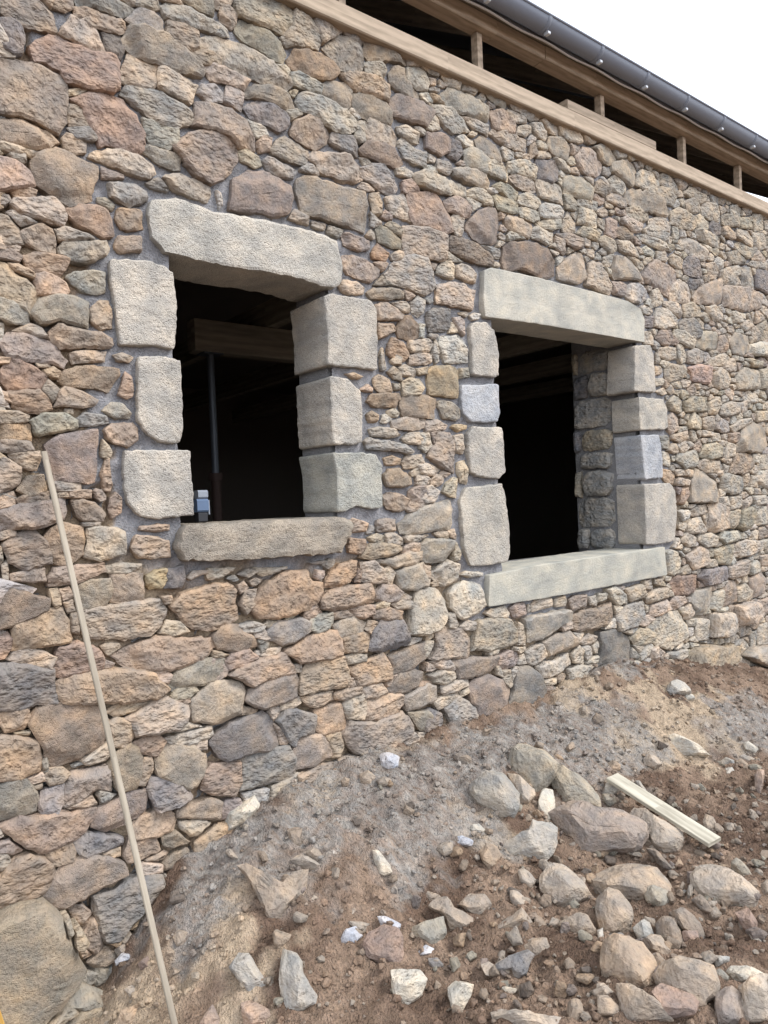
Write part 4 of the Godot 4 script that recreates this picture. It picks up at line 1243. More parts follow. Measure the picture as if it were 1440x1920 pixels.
[4,1905,1088,1978,1100,2014,1129,2001,1183,1926,1186,1870,1161,1862,1111],
[9,5272,2284,5615,2307,5623,2431,5386,2416,5268,2375],
[4,1420,3512,1473,3476,1537,3502,1555,3548,1500,3577,1437,3557],
[0,848,3126,885,3102,935,3122,940,3169,914,3184,865,3192,843,3162],
[3,5733,753,5966,776,5988,939,5845,965,5700,870],
[1,2419,325,2429,315,2495,269,2592,267,2591,344,2514,351,2468,352],
[9,3286,3398,3415,3395,3484,3419,3487,3479,3398,3500,3293,3491,3246,3469],
[5,2555,474,2620,454,2697,474,2692,542,2620,586,2561,581],
[5,5365,3343,5560,3345,5629,3368,5608,3466,5500,3516,5390,3488,5314,3416],
[1,1536,3507,1588,3497,1633,3491,1647,3577,1601,3603,1558,3589],
[0,1439,3639,1537,3658,1548,3704,1499,3720,1440,3710,1379,3673],
[9,3218,3590,3300,3581,3388,3581,3393,3632,3351,3691,3264,3692,3167,3642],
[0,5691,2528,5787,2488,5966,2514,6013,2591,5975,2663,5817,2672,5696,2603],
[8,586,2655,635,2650,674,2651,688,2677,640,2715,589,2714],
[1,1835,755,1887,736,1998,755,1990,803,1875,812,1793,807],
[9,4511,626,4753,624,4790,671,4684,734,4579,756,4454,701],
[9,6131,1335,6283,1368,6356,1462,6294,1547,6079,1519,6027,1375],
[6,3658,3428,3792,3440,3897,3459,3908,3515,3869,3550,3724,3539,3673,3507],
[0,3038,4027,3134,4019,3191,4076,3181,4123,3172,4132,3068,4133,3059,4123],
[0,865,3235,876,3208,951,3232,945,3274,920,3307,878,3301],
[1,879,14,936,-41,955,-41,1001,-5,981,13,963,21,937,22],
[1,1869,345,1899,316,1957,309,2012,307,2041,335,2041,344,1965,381],
[1,688,685,736,684,774,710,740,750,692,759,665,731],
[4,5246,1856,5406,1869,5457,1930,5433,2011,5186,1982,5112,1930],
[1,5027,2536,5095,2502,5197,2527,5329,2566,5325,2662,5102,2646,5022,2596],
[3,3127,738,3170,689,3267,697,3320,721,3317,780,3240,808,3131,787],
[1,2508,2258,2631,2268,2663,2316,2635,2362,2557,2361,2499,2334],
[0,752,143,790,105,826,152,786,207,733,210],
[8,632,1746,667,1746,745,1758,740,1801,666,1799,620,1773],
[9,2349,3886,2413,3871,2478,3909,2491,3958,2447,3989,2342,3953],
[9,5665,1109,5859,1083,5926,1149,5932,1249,5771,1248,5615,1217],
[4,949,-55,1007,-81,1025,-81,1042,-63,1061,-36,1052,-27,1016,-9],
[9,4050,3470,4132,3475,4266,3479,4273,3577,4216,3594,4070,3585],
[2,533,1188,560,1189,584,1222,588,1262,574,1290,537,1294],
[3,3395,691,3466,673,3575,715,3566,800,3471,800,3388,773],
[9,943,894,1023,895,1085,928,1030,945,957,947,903,920],
[3,1050,2161,1079,2179,1077,2258,1049,2281,1016,2181],
[1,936,1468,1005,1454,1076,1453,1085,1496,1008,1505,931,1502],
[1,1202,1175,1277,1190,1229,1243,1171,1256,1133,1202],
[0,2935,2952,3010,2936,3087,2935,3091,2991,3054,3027,2978,3035,2939,3015],
[1,1368,1397,1424,1399,1481,1425,1501,1444,1415,1451,1368,1453,1359,1416],
[4,857,2046,918,2047,975,2064,969,2093,883,2106,843,2077],
[0,2316,2294,2354,2261,2440,2278,2428,2342,2360,2364,2314,2341],
[9,5642,3843,5756,3835,5930,3853,5939,3980,5707,3972,5628,3934],
[0,5923,3355,6272,3390,6212,3450,6074,3528,5868,3452],
[6,3449,337,3554,319,3651,365,3641,385,3554,421,3488,422,3449,404],
[1,3463,3571,3596,3564,3647,3585,3644,3652,3567,3660,3446,3653,3403,3622],
[9,5558,3650,5759,3630,5915,3640,5921,3728,5767,3741,5639,3754,5524,3719],
[9,619,-135,649,-153,668,-152,711,-144,731,-135,721,-117,694,-99],
[3,2250,1116,2339,1095,2439,1084,2448,1133,2345,1168,2241,1157],
[0,1543,3867,1602,3847,1622,3880,1635,3930,1590,3960,1554,3947,1535,3896],
[1,2164,726,2234,715,2328,729,2279,797,2157,790],
[9,4620,3633,4801,3616,4900,3665,4886,3732,4732,3736,4608,3699],
[5,6489,3402,6716,3370,6734,3602,6501,3566],
[1,2147,2759,2211,2745,2278,2759,2285,2795,2243,2820,2168,2816,2134,2781],
[1,1956,546,1962,478,2006,467,2039,517,2023,597,1924,596],
[3,3922,3312,4008,3289,4115,3318,4119,3391,3952,3394,3824,3364],
[9,1869,265,1897,228,1962,237,1971,246,1981,293,1887,312,1869,284],
[3,4883,3611,5059,3598,5177,3614,5183,3705,5034,3722,4886,3673],
[1,4677,902,4941,923,4946,999,4759,1006,4635,951],
[1,4299,426,4386,419,4501,417,4561,475,4395,521,4367,521,4279,465],
[10,5601,1928,5772,1945,5809,2040,5721,2072,5533,2049,5461,1956],
[1,2619,4095,2638,4028,2722,4058,2732,4067,2751,4113,2752,4133,2658,4132],
[3,2523,648,2579,629,2651,665,2649,732,2529,746],
[9,2284,2043,2411,2034,2483,2049,2444,2089,2335,2094,2276,2076],
[7,2115,1461,2189,1448,2229,1483,2231,1523,2128,1537,2113,1515],
[5,898,3167,971,3177,987,3196,949,3237,862,3207],
[1,552,1731,619,1745,630,1765,616,1804,553,1788],
[4,4851,3534,5039,3534,5187,3544,5209,3593,5044,3620,4888,3633,4804,3585],
[1,2739,4056,2759,4047,2787,4039,2852,4037,2861,4046,2862,4132,2767,4132],
[9,6479,3085,6587,2968,6791,2997,6821,3045,6771,3094,6674,3161,6499,3094],
[6,1829,4133,1859,4086,1868,4077,1923,4069,1941,4087,1971,4124,1971,4133],
[7,968,1682,1009,1705,1012,1766,991,1786,965,1768,954,1720],
[1,2630,722,2711,690,2804,714,2801,757,2699,783,2595,769],
[9,1052,588,1090,650,1091,706,1051,708,1013,599],
[9,3052,3423,3122,3423,3180,3402,3251,3411,3260,3479,3166,3496,3096,3491,3041,3458],
[1,4474,936,4705,974,4632,1059,4512,1055,4407,1044],
[0,944,1796,969,1792,976,1814,972,1927,955,1921,935,1862],
[4,5321,544,5469,528,5518,689,5333,723,5305,611],
[6,629,2834,684,2789,751,2815,658,2842,648,2843],
[1,5842,981,5924,961,6173,981,6139,1113,5849,1067],
[0,3719,4045,3806,3979,3892,3997,3901,4016,3843,4111,3806,4111,3749,4074],
[3,2707,636,2789,640,2901,656,2898,700,2810,711,2688,698,2676,652],
[1,3110,1004,3241,991,3275,1013,3225,1070,3094,1065,3043,1042],
[1,2386,412,2451,384,2544,429,2479,495,2377,454],
[9,5008,3851,5137,3824,5223,3834,5281,3916,5196,3967,5062,3945,4992,3890],
[1,2889,384,2948,328,3003,329,3022,338,3051,375,3032,422,2938,412],
[1,609,3055,673,3052,737,3057,783,3105,724,3083,664,3089,610,3085],
[6,1649,3454,1696,3389,1705,3389,1771,3425,1751,3453,1696,3461,1649,3463],
[0,825,3659,880,3653,912,3678,912,3728,820,3694],
[3,2301,1553,2425,1550,2429,1618,2299,1617],
[3,5556,1831,5742,1830,5845,1874,5787,1930,5509,1939,5430,1885],
[1,3569,426,3655,389,3692,408,3741,455,3692,502,3645,511,3559,464],
[6,3583,3290,3735,3270,3787,3288,3803,3361,3636,3370,3597,3346],
[1,5211,2818,5346,2790,5454,2788,5479,2869,5304,2914,5184,2913,5153,2867],
[9,2743,3722,2785,3716,2863,3753,2847,3823,2751,3851],
[1,5242,1369,5475,1360,5509,1415,5466,1498,5320,1487,5236,1442],
[4,1949,4067,2024,4059,2042,4077,2061,4104,2072,4133,1987,4132,1959,4095],
[3,1543,1225,1590,1272,1599,1340,1537,1340,1505,1276],
[9,5478,1243,5685,1249,5710,1324,5597,1363,5414,1363,5372,1312],
[1,739,585,759,576,824,569,861,567,861,576,842,612,833,612],
[1,1449,165,1478,138,1561,156,1571,165,1542,202,1488,192,1449,175],
[3,988,3037,1008,3038,1081,3056,1081,3074,1043,3082,988,3093],
[6,1669,254,1707,189,1762,198,1791,206,1771,244,1734,251,1668,263],
[6,4241,997,4322,930,4441,935,4431,995,4308,1076,4204,1066],
[3,2908,3211,2938,3172,3003,3191,3018,3297,2945,3314,2902,3275],
[4,6281,3389,6479,3398,6488,3488,6426,3574,6228,3551],
[9,3294,3511,3387,3489,3466,3492,3493,3550,3403,3578,3318,3573,3250,3537],
[9,1616,3264,1681,3243,1723,3270,1711,3310,1646,3331,1601,3309],
[9,2777,2945,2863,2931,2924,2938,2934,3007,2898,3040,2837,3024,2788,2981],
[10,2759,1741,2813,1718,2873,1711,2884,1819,2846,1833,2770,1768],
[6,6319,2840,6451,2817,6675,2829,6684,2954,6545,2954,6347,2912],
[1,752,1797,783,1791,859,1794,861,1826,818,1834,749,1839],
[1,2359,2539,2482,2599,2474,2639,2353,2625],
[6,2128,453,2159,414,2215,359,2252,358,2272,367,2261,395,2243,432],
[4,2542,3637,2638,3620,2702,3631,2699,3688,2600,3705,2531,3675],
[1,4823,801,4964,831,4943,914,4717,896,4680,805],
[6,4819,3485,5034,3463,5186,3486,5136,3531,4946,3549,4823,3552,4725,3519],
[1,683,2389,724,2377,759,2383,741,2422,695,2435,633,2394],
[4,1589,1434,1609,1396,1628,1387,1655,1389,1761,1415,1761,1424,1609,1433],
[3,5786,2288,5887,2279,6120,2310,6116,2409,5951,2408,5810,2366],
[1,2113,1148,2190,1122,2253,1140,2255,1192,2147,1199,2095,1189],
[1,2571,2490,2685,2495,2724,2537,2688,2578,2563,2559],
[1,2498,1872,2608,1879,2646,1908,2623,1957,2512,1945,2475,1911],
[6,4439,4104,4498,4037,4536,4009,4621,4037,4631,4056,4622,4133,4458,4133],
[4,3116,3822,3239,3815,3244,3882,3102,3901,3018,3871],
[9,5495,3938,5619,3928,5717,3969,5719,4027,5590,4029,5556,4049,5464,4038,5352,3949],
[4,5046,3964,5161,3943,5280,3944,5321,4005,5252,4050,5103,4060,5032,4022],
[1,6280,368,6483,337,6498,541,6314,535],
[1,1016,228,1111,216,1114,249,1013,294],
[7,2120,1564,2228,1561,2245,1604,2143,1636,2123,1617],
[3,3835,958,4006,971,3997,1052,3868,1060,3800,1040],
[1,4963,2681,5074,2664,5190,2684,5196,2771,5065,2772,4951,2743],
[1,5323,3015,5432,3016,5599,3068,5583,3122,5439,3152,5328,3116],
[9,1181,912,1264,909,1300,934,1281,967,1203,959,1165,935],
[1,3462,998,3655,1008,3647,1071,3522,1071,3453,1049],
[1,1994,752,2043,741,2163,755,2159,792,2064,804,1986,792],
[4,3648,3947,3686,3929,3762,3928,3791,3975,3714,4031,3695,4031,3619,4004],
[4,6337,1375,6563,1375,6575,1540,6436,1547,6318,1445],
[1,4521,3374,4665,3356,4760,3367,4732,3423,4629,3465,4465,3439],
[1,1994,420,2043,406,2169,416,2159,451,2046,472,1996,458],
[4,5332,2670,5459,2668,5580,2694,5595,2780,5466,2799,5337,2757],
[9,4839,334,4888,247,4993,229,5041,286,5041,305,5012,343,4888,372],
[9,3531,3479,3636,3470,3700,3517,3688,3561,3560,3568,3499,3540],
[9,495,421,524,422,553,432,539,481,499,498],
[0,2351,3177,2420,3190,2425,3258,2403,3306,2335,3282],
[6,5772,1256,5968,1267,6106,1293,6055,1355,5779,1361,5695,1311],
[0,5984,767,6217,756,6225,845,6121,919,5971,881],
[9,4248,3727,4372,3708,4461,3775,4325,3821,4306,3821,4278,3803,4249,3746],
[1,2658,565,2733,579,2830,604,2820,642,2689,642,2621,616],
[7,1075,1630,1147,1619,1206,1622,1210,1649,1149,1653,1073,1650],
[4,5869,125,5898,68,6014,49,6131,145,6101,183,5956,191,5889,173],
[1,2588,1719,2635,1686,2692,1691,2739,1750,2687,1789,2638,1783],
[4,4449,3783,4550,3754,4615,3796,4618,3855,4487,3895,4409,3847],
[2,5038,2156,5084,2117,5195,2152,5193,2243,5112,2285,5027,2236],
[1,2656,405,2798,397,2807,459,2698,478,2637,446],
[5,2904,3624,2976,3603,3031,3668,3022,3728,2938,3721],
[9,1849,3056,1906,3049,1962,3047,1961,3084,1906,3111,1887,3112],
[9,4302,3367,4398,3326,4482,3368,4478,3434,4336,3451,4262,3417],
[1,4559,3562,4691,3536,4784,3546,4821,3622,4594,3636,4545,3601],
[8,3887,3384,4046,3406,4038,3474,3961,3533,3903,3472],
[1,2557,2422,2717,2444,2708,2502,2616,2500,2558,2472],
[9,5080,2297,5194,2275,5255,2305,5252,2379,5137,2418,5051,2359],
[3,6319,582,6504,601,6515,754,6287,748],
[6,2079,356,2088,347,2191,346,2201,356,2143,411,2088,402,2079,375],
[4,5624,732,5745,764,5734,899,5594,895,5528,772],
[10,2898,1796,2955,1782,2965,1870,2944,1926,2894,1905,2882,1851],
[0,6165,3777,6291,3756,6460,3737,6512,3805,6384,3879,6192,3851],
[1,1837,1163,1903,1159,1952,1180,1917,1244,1858,1235,1841,1197],
[1,4839,4134,4879,4105,4988,4057,5082,4057,5131,4066,5141,4085,5151,4134],
[4,2255,3547,2298,3522,2334,3541,2337,3658,2269,3625],
[4,1169,3065,1179,3056,1189,3047,1261,3046,1271,3056,1261,3065,1225,3101],
[6,2592,2702,2641,2688,2690,2721,2699,2787,2644,2808,2594,2766],
[3,4359,3460,4432,3433,4480,3457,4495,3583,4426,3598,4365,3567],
[9,3493,3401,3607,3384,3664,3406,3661,3466,3556,3477,3484,3459],
[0,767,2131,793,2187,754,2229,726,2182],
[9,3050,386,3113,364,3241,374,3244,420,3117,441,3041,425],
[3,4408,3153,4419,3067,4438,3058,4532,3058,4552,3067,4572,3153,4504,3161],
[0,5690,2664,5920,2693,6007,2776,5943,2802,5729,2749,5592,2682],
[6,2329,4124,2377,4078,2387,4079,2481,4096,2461,4124,2451,4133,2329,4134],
[3,4985,2772,5101,2771,5150,2839,5109,2900,4974,2881,4919,2816],
[1,6559,2205,6599,2147,6772,2128,6811,2186,6831,2254,6802,2263,6589,2263],
[0,724,105,755,79,783,103,756,165,728,167],
[9,4388,3689,4530,3668,4614,3688,4610,3747,4479,3771,4376,3737],
[1,669,2888,736,2905,749,2934,718,2942,647,2918],
[1,2510,431,2564,390,2654,407,2642,458,2515,478],
[4,1513,1145,1616,1137,1644,1165,1579,1196,1505,1182],
[9,899,1184,918,1148,926,1139,981,1166,971,1184,944,1191,927,1192],
[9,6053,3539,6324,3573,6350,3617,6163,3670,5996,3627],
[1,2653,2070,2737,2077,2812,2087,2825,2116,2758,2145,2655,2133],
[9,5956,3841,6099,3847,6245,3876,6271,3951,6085,3957,5961,3930],
[9,3670,3369,3788,3369,3883,3406,3865,3458,3718,3434,3632,3392],
[9,2859,266,3011,266,3061,275,3011,323,2945,311,2879,295,2859,285],
[1,5660,3084,5752,3037,5910,3047,5915,3115,5762,3167,5625,3135],
[1,3825,626,3944,599,3951,693,3885,737,3802,691],
[3,3288,986,3415,991,3407,1067,3306,1077,3257,1052],
[8,4489,3469,4585,3450,4677,3459,4697,3531,4563,3560,4493,3536],
[9,1167,3786,1232,3792,1276,3817,1253,3849,1138,3801],
[1,775,-9,816,-10,801,19,768,92,739,80],
[9,5415,3841,5542,3838,5620,3874,5643,3953,5494,3963,5400,3911],
[9,6200,3673,6365,3630,6457,3657,6463,3739,6292,3772,6161,3734],
[9,1349,163,1359,144,1388,118,1405,119,1441,126,1461,135,1432,162],
[1,2505,2008,2604,2001,2653,2037,2618,2076,2540,2070,2487,2036],
[9,6475,3784,6585,3739,6727,3778,6666,3901,6461,3882],
[1,1049,96,1086,89,1102,98,1121,115,1131,133,1095,151,1049,106],
[9,6488,2539,6653,2543,6667,2736,6501,2714],
[9,5892,1379,5976,1364,6066,1441,6070,1529,5862,1516],
[1,2065,909,2193,908,2206,946,2118,967,2057,962],
[0,5047,3070,5177,3021,5281,2998,5315,3083,5270,3119,5050,3107],
[9,5316,2167,5497,2164,5523,2258,5377,2302,5297,2201],
[1,2687,782,2790,756,2800,790,2758,834,2676,845,2607,836],
[4,859,604,877,569,894,569,941,586,911,604,877,621,868,622],
[1,3419,3996,3494,3959,3601,3995,3551,4024,3503,4032,3429,4033,3409,4015],
[3,2810,3514,2908,3507,2936,3538,2922,3597,2813,3577],
[0,5785,2789,5926,2794,5992,2838,5958,2960,5832,2928],
[3,2871,1968,2937,1955,2934,2072,2857,2056],
[9,4152,3393,4260,3382,4265,3466,4102,3469,4044,3402],
[4,1498,3796,1547,3793,1592,3811,1581,3841,1535,3860,1500,3851],
[11,2566,3331,2695,3370,2628,3429,2557,3402],
[6,2979,3735,3037,3699,3121,3726,3121,3754,3111,3764,3037,3772,2989,3754],
[9,5528,3738,5639,3719,5738,3750,5722,3813,5612,3859,5514,3818],
[1,2607,1847,2698,1832,2759,1872,2649,1912,2590,1895],
[1,938,1928,974,1919,981,1946,981,1963,973,1972,946,2001,939,1946],
[1,2469,1515,2479,1486,2572,1488,2661,1515,2651,1524,2479,1524],
[1,2356,1484,2471,1474,2468,1511,2395,1561,2347,1540],
[9,6506,3889,6695,3946,6681,4078,6495,4050],
[0,1711,3331,1775,3350,1786,3417,1734,3417,1702,3374],
[1,805,1771,847,1765,896,1765,898,1802,860,1804,807,1798],
[6,4639,4066,4649,4047,4706,4039,4752,4058,4831,4124,4821,4133,4638,4133],
[1,2612,1982,2653,1959,2704,1998,2679,2077,2618,2068],
[4,6209,2411,6445,2413,6496,2476,6280,2529,6167,2467],
[1,2459,2745,2469,2735,2534,2699,2582,2707,2581,2754,2562,2763,2517,2761],
[5,2818,386,2922,383,2921,455,2809,458,2795,398],
[4,4074,3640,4057,3596,4273,3591,4278,3666,4193,3668],
[1,4891,3030,5011,3062,5050,3136,4968,3183,4890,3161],
[1,2888,966,2983,947,2986,1003,2911,1027,2843,994],
[9,2469,4134,2479,4115,2489,4106,2499,4097,2601,4096,2641,4134],
[1,1079,27,1106,19,1115,19,1161,45,1151,54,1097,71,1089,53],
[9,969,2945,1023,2919,1032,2928,1041,2945,1031,2954,1006,2971,969,2963],
[1,3488,3897,3574,3899,3631,3945,3612,3983,3583,3982,3509,3954,3499,3935],
[1,646,2617,687,2606,728,2596,724,2624,666,2647,631,2648],
[4,1929,3306,1939,3297,2031,3296,2041,3306,1993,3351,1984,3351,1929,3315],
[2,2348,2950,2429,2946,2455,2998,2384,3034,2337,2979],
[0,723,1379,741,1349,766,1363,754,1433,720,1429],
[1,1127,1002,1170,984,1191,1019,1160,1047,1097,1048],
[1,5043,817,5219,855,5185,909,5016,923,4959,859],
[1,5698,107,5727,98,5861,136,5871,175,5832,222,5785,231,5669,184],
[1,1039,285,1086,269,1112,268,1141,285,1121,303,1094,301,1039,294],
[9,2446,2340,2508,2337,2516,2382,2450,2413,2407,2377],
[0,5611,2290,5739,2283,5826,2390,5746,2431,5626,2384],
[4,6709,3956,6796,3909,6853,3899,6891,3985,6902,4033,6824,4071,6699,4024],
[9,3933,3537,4028,3539,4060,3624,3993,3646,3926,3637],
[4,5319,4134,5339,4115,5359,4105,5474,4049,5503,4048,5611,4115,5631,4134],
[4,2069,3035,2079,3027,2122,3018,2142,3017,2171,3064,2077,3072,2069,3044],
[9,2649,266,2831,266,2831,285,2716,311,2707,312,2679,295,2669,285],
[6,3339,3774,3368,3718,3386,3709,3432,3727,3471,3745,3452,3783,3358,3792],
[4,2349,336,2406,329,2441,346,2461,364,2461,374,2405,391,2339,355],
[1,6414,1848,6599,1847,6610,1992,6423,1970],
[7,4995,1754,5093,1748,5113,1798,5035,1858,4955,1862,4942,1799],
[6,4578,517,4608,518,4682,538,4751,594,4712,622,4636,621,4579,565],
[1,4129,494,4167,428,4223,439,4252,447,4261,475,4233,531,4167,532],
[4,3029,325,3075,279,3094,279,3141,325,3122,353,3066,371,3039,343],
[9,4519,307,4576,299,4632,298,4661,335,4641,363,4547,421,4519,335],
[6,1179,776,1311,776,1301,785,1247,811],
[1,3029,3414,3076,3339,3161,3395,3161,3405,3131,3414,3087,3422,3059,3423],
[8,793,1250,827,1239,820,1328,791,1331],
[1,1583,1059,1572,1039,1638,1019,1712,1030,1722,1057,1655,1063],
[9,5199,2702,5233,2646,5328,2674,5318,2800,5208,2809],
[1,5075,2085,5178,2056,5337,2080,5323,2158,5096,2122],
[1,2928,2653,2974,2624,2982,2653,2990,2715,2952,2735,2899,2718],
[0,5902,1523,6113,1545,6119,1640,5909,1631],
[1,602,2848,636,2854,660,2878,648,2897,603,2898],
[1,4690,516,4801,479,4904,514,4779,593,4695,585],
[1,2345,1279,2383,1271,2410,1335,2366,1379,2318,1359],
[1,5869,2676,5995,2649,6111,2666,6091,2734,6033,2762,6004,2761,5869,2686],
[1,1682,761,1759,757,1805,781,1796,811,1692,795],
[1,2599,296,2607,268,2635,269,2681,305,2691,324,2607,351,2598,333],
[9,2298,257,2382,257,2382,313,2372,322,2335,321,2309,285,2299,267],
[1,5816,1927,5983,1955,6042,2063,5906,2074,5840,2003],
[1,5718,3362,5819,3376,5865,3448,5788,3509,5668,3487],
[7,5541,2175,5714,2161,5703,2286,5528,2259],
[1,659,3036,697,3021,717,3033,712,3065,650,3066],
[1,768,1374,813,1386,796,1434,752,1425],
[1,5320,1500,5411,1495,5569,1520,5544,1587,5414,1583,5303,1547],
[4,6180,968,6391,979,6410,1069,6298,1091,6186,1057],
[4,3149,3164,3246,3109,3292,3108,3302,3117,3301,3163,3264,3171,3256,3171],
[1,6403,2251,6632,2269,6639,2363,6388,2352],
[4,5838,2139,5942,2159,5927,2246,5807,2272,5720,2175],
[4,3979,384,3989,366,4017,328,4092,328,4121,404,4112,413,4008,403],
[1,2451,1433,2529,1424,2588,1440,2578,1482,2509,1492,2463,1465],
[1,1021,2318,1069,2313,1089,2337,1041,2352,998,2341],
[1,5167,3393,5269,3358,5327,3383,5331,3456,5209,3484,5143,3441],
[4,4968,469,5066,431,5174,458,5159,520,4920,521],
[6,1979,385,2053,348,2062,358,2071,385,2071,403,2008,412,1989,394],
[0,3319,337,3328,328,3337,328,3431,336,3432,403,3328,382,3319,364],
[9,5269,4045,5327,3998,5383,3988,5461,4045,5431,4064,5326,4111,5269,4054],
[0,3307,819,3376,809,3387,857,3358,944,3318,964],
[1,1859,3565,1869,3556,1897,3529,1951,3565,1961,3574,1951,3583,1924,3591],
[1,3946,724,4091,716,4094,766,3987,799,3878,744],
[1,5238,1269,5347,1264,5354,1347,5229,1380,5145,1327],
[1,548,1619,572,1622,614,1635,618,1653,592,1662,549,1652],
[7,2372,1893,2464,1897,2476,1926,2415,1946,2359,1933],
[1,1286,1406,1341,1423,1390,1433,1362,1443,1301,1449,1265,1419],
[6,4941,1894,5062,1876,5061,1984,4940,1992],
[1,2535,882,2584,857,2634,904,2654,948,2593,959],
[6,5029,335,5058,297,5192,297,5211,335,5201,354,5153,381,5078,383],
[1,2573,1791,2644,1775,2694,1814,2647,1850,2577,1844],
[1,2515,2367,2604,2362,2619,2396,2531,2433,2483,2408],
[4,4934,2010,5030,2011,5066,2053,5021,2115,4916,2103],
[1,2399,1146,2507,1135,2510,1180,2424,1196,2367,1177],
[0,1683,610,1720,601,1733,618,1688,694,1650,722],
[4,6689,2866,6775,2829,6911,2827,6851,2914,6794,2971,6708,2933,6699,2924],
[1,629,709,686,708,670,746,607,736],
[0,5949,3754,6091,3738,6177,3766,6181,3816,6038,3851,5953,3823],
[5,5840,3720,5943,3761,5947,3829,5808,3843,5724,3772],
[1,4609,3364,4619,3354,4744,3269,4773,3268,4821,3315,4791,3344,4743,3351],
[1,6032,2158,6265,2226,6280,2288,6117,2265,5949,2203],
[1,3849,3844,3908,3788,3982,3778,4001,3787,3991,3825,3944,3851,3849,3853],
[1,4169,414,4216,339,4292,348,4291,414,4262,432,4235,431,4179,423],
[1,2008,1140,2083,1137,2125,1153,2086,1186,1990,1180],
[4,4309,3256,4328,3238,4402,3248,4411,3257,4462,3353,4328,3303,4319,3294],
[4,2338,3117,2357,3109,2421,3145,2411,3154,2392,3162,2338,3192],
[1,894,343,942,335,947,376,864,375],
[1,908,1767,925,1749,952,1758,951,1775,934,1801,917,1801,908,1793],
[1,1799,216,1818,208,1862,217,1881,226,1871,243,1853,261,1799,244],
[4,3359,3265,3368,3227,3407,3238,3511,3265,3541,3275,3407,3292,3388,3293],
[10,2828,1360,2876,1363,2892,1393,2845,1484,2820,1392],
[9,1606,1042,1652,1054,1658,1101,1585,1111],
[1,5419,235,5429,206,5496,189,5572,187,5611,196,5562,272,5467,282],
[4,6100,3937,6271,3961,6299,4046,6212,4062,6084,4022],
[1,6487,3570,6734,3591,6738,3654,6490,3647,6354,3597],
[9,5009,226,5117,209,5163,208,5211,255,5201,274,5182,283,5059,283],
[1,3172,625,3227,577,3256,599,3238,691,3167,698],
[11,5162,1610,5213,1590,5304,1669,5290,1726,5186,1710],
[4,4309,347,4318,337,4383,329,4411,356,4451,404,4374,411,4308,413],
[1,1988,247,2072,247,2071,256,2033,291,2025,301,1998,293,1989,284],
[0,5949,245,5978,208,6025,199,6102,197,6131,264,6006,321,5997,321],
[9,1488,785,1544,776,1587,793,1488,836],
[0,2232,1039,2276,1055,2278,1101,2214,1118,2190,1068],
[1,2643,2503,2712,2508,2735,2548,2715,2585,2646,2571],
[1,2680,1783,2729,1774,2789,1803,2780,1844,2721,1846,2675,1817],
[1,2469,385,2479,366,2524,359,2591,356,2571,385,2525,411,2489,393],
[1,570,2149,601,2133,630,2124,617,2167,572,2176],
[9,2486,3112,2541,3098,2557,3153,2470,3172,2434,3147],
[0,5165,732,5273,718,5315,775,5262,842,5132,789],
[1,2258,423,2277,378,2286,369,2304,359,2331,423,2332,433,2258,432],
[9,6276,3874,6476,3904,6437,3998,6260,3972],
[9,1559,1390,1621,1416,1560,1432,1500,1410],
[1,564,1467,587,1471,586,1548,561,1537],
[1,3199,315,3218,277,3302,278,3311,287,3311,323,3302,333,3238,332],
[5,4778,2876,4887,2880,4893,2969,4769,2962],
[1,4569,776,4599,757,4656,749,4741,785,4751,795,4683,831,4637,832],
[3,2591,1239,2635,1249,2650,1352,2597,1364],
[1,3832,3269,3897,3231,3942,3284,3893,3335,3814,3351],
[3,3669,3806,3678,3797,3821,3835,3831,3854,3801,3863,3763,3862,3689,3854],
[1,2269,3296,2325,3289,2381,3305,2381,3315,2333,3331,2298,3332,2269,3305],
[1,6076,3057,6227,3075,6232,3145,6126,3175,6018,3138],
[0,2809,985,2843,1006,2808,1078,2764,1089,2758,1001],
[3,2349,2934,2405,2889,2423,2908,2431,2917,2451,2943,2442,2953,2359,2944],
[9,6389,1244,6429,1176,6487,1158,6591,1186,6611,1205,6631,1254,6487,1252],
[1,6442,3638,6645,3636,6720,3676,6586,3755,6468,3692],
[4,1949,1415,1987,1389,2004,1389,2031,1415,2031,1433,2004,1441,1987,1441],
[1,2518,1645,2595,1650,2643,1689,2531,1701,2494,1668],
[4,6156,377,6291,357,6301,497,6165,495],
[4,1029,-5,1067,-21,1075,-21,1091,-13,1111,4,1092,12,1058,12],
[1,2531,3425,2620,3420,2646,3466,2588,3481,2520,3454],
[1,6448,3097,6488,3098,6572,3128,6661,3165,6651,3174,6526,3221,6458,3203],
[1,2477,2964,2554,2976,2601,3010,2522,3031,2465,2994],
[9,2339,2816,2378,2818,2431,2826,2471,2835,2404,2871,2349,2826],
[3,6388,1257,6475,1259,6591,1266,6561,1295,6494,1361,6408,1362,6389,1343],
[1,871,3329,910,3339,952,3374,920,3380,872,3358],
[1,748,2236,789,2227,803,2256,773,2274,736,2257],
[1,6329,1541,6534,1551,6516,1635,6290,1628],
[3,6309,4046,6396,3999,6482,4037,6491,4056,6453,4122,6444,4131,6387,4132],
[1,4770,2753,4871,2754,4883,2813,4854,2854,4776,2845],
[1,6199,3065,6228,3027,6276,3009,6391,3055,6431,3094,6323,3112,6238,3103],
[1,2318,358,2327,358,2391,395,2391,404,2364,441,2345,441,2318,368],
[6,3319,277,3441,276,3441,324,3348,323,3329,314],
[1,3929,713,3956,619,4022,648,4021,685,4012,712,3976,721,3967,721],
[0,1499,1364,1517,1319,1561,1346,1551,1363,1535,1381],
[3,6399,2996,6446,2939,6571,2967,6541,3015,6465,3081,6437,3081,6408,3053],
[9,6336,2717,6557,2726,6562,2789,6232,2788],
[1,1570,1120,1626,1096,1658,1102,1631,1150,1572,1146],
[4,1979,3046,2008,3038,2052,3037,2061,3055,2061,3073,1979,3073],
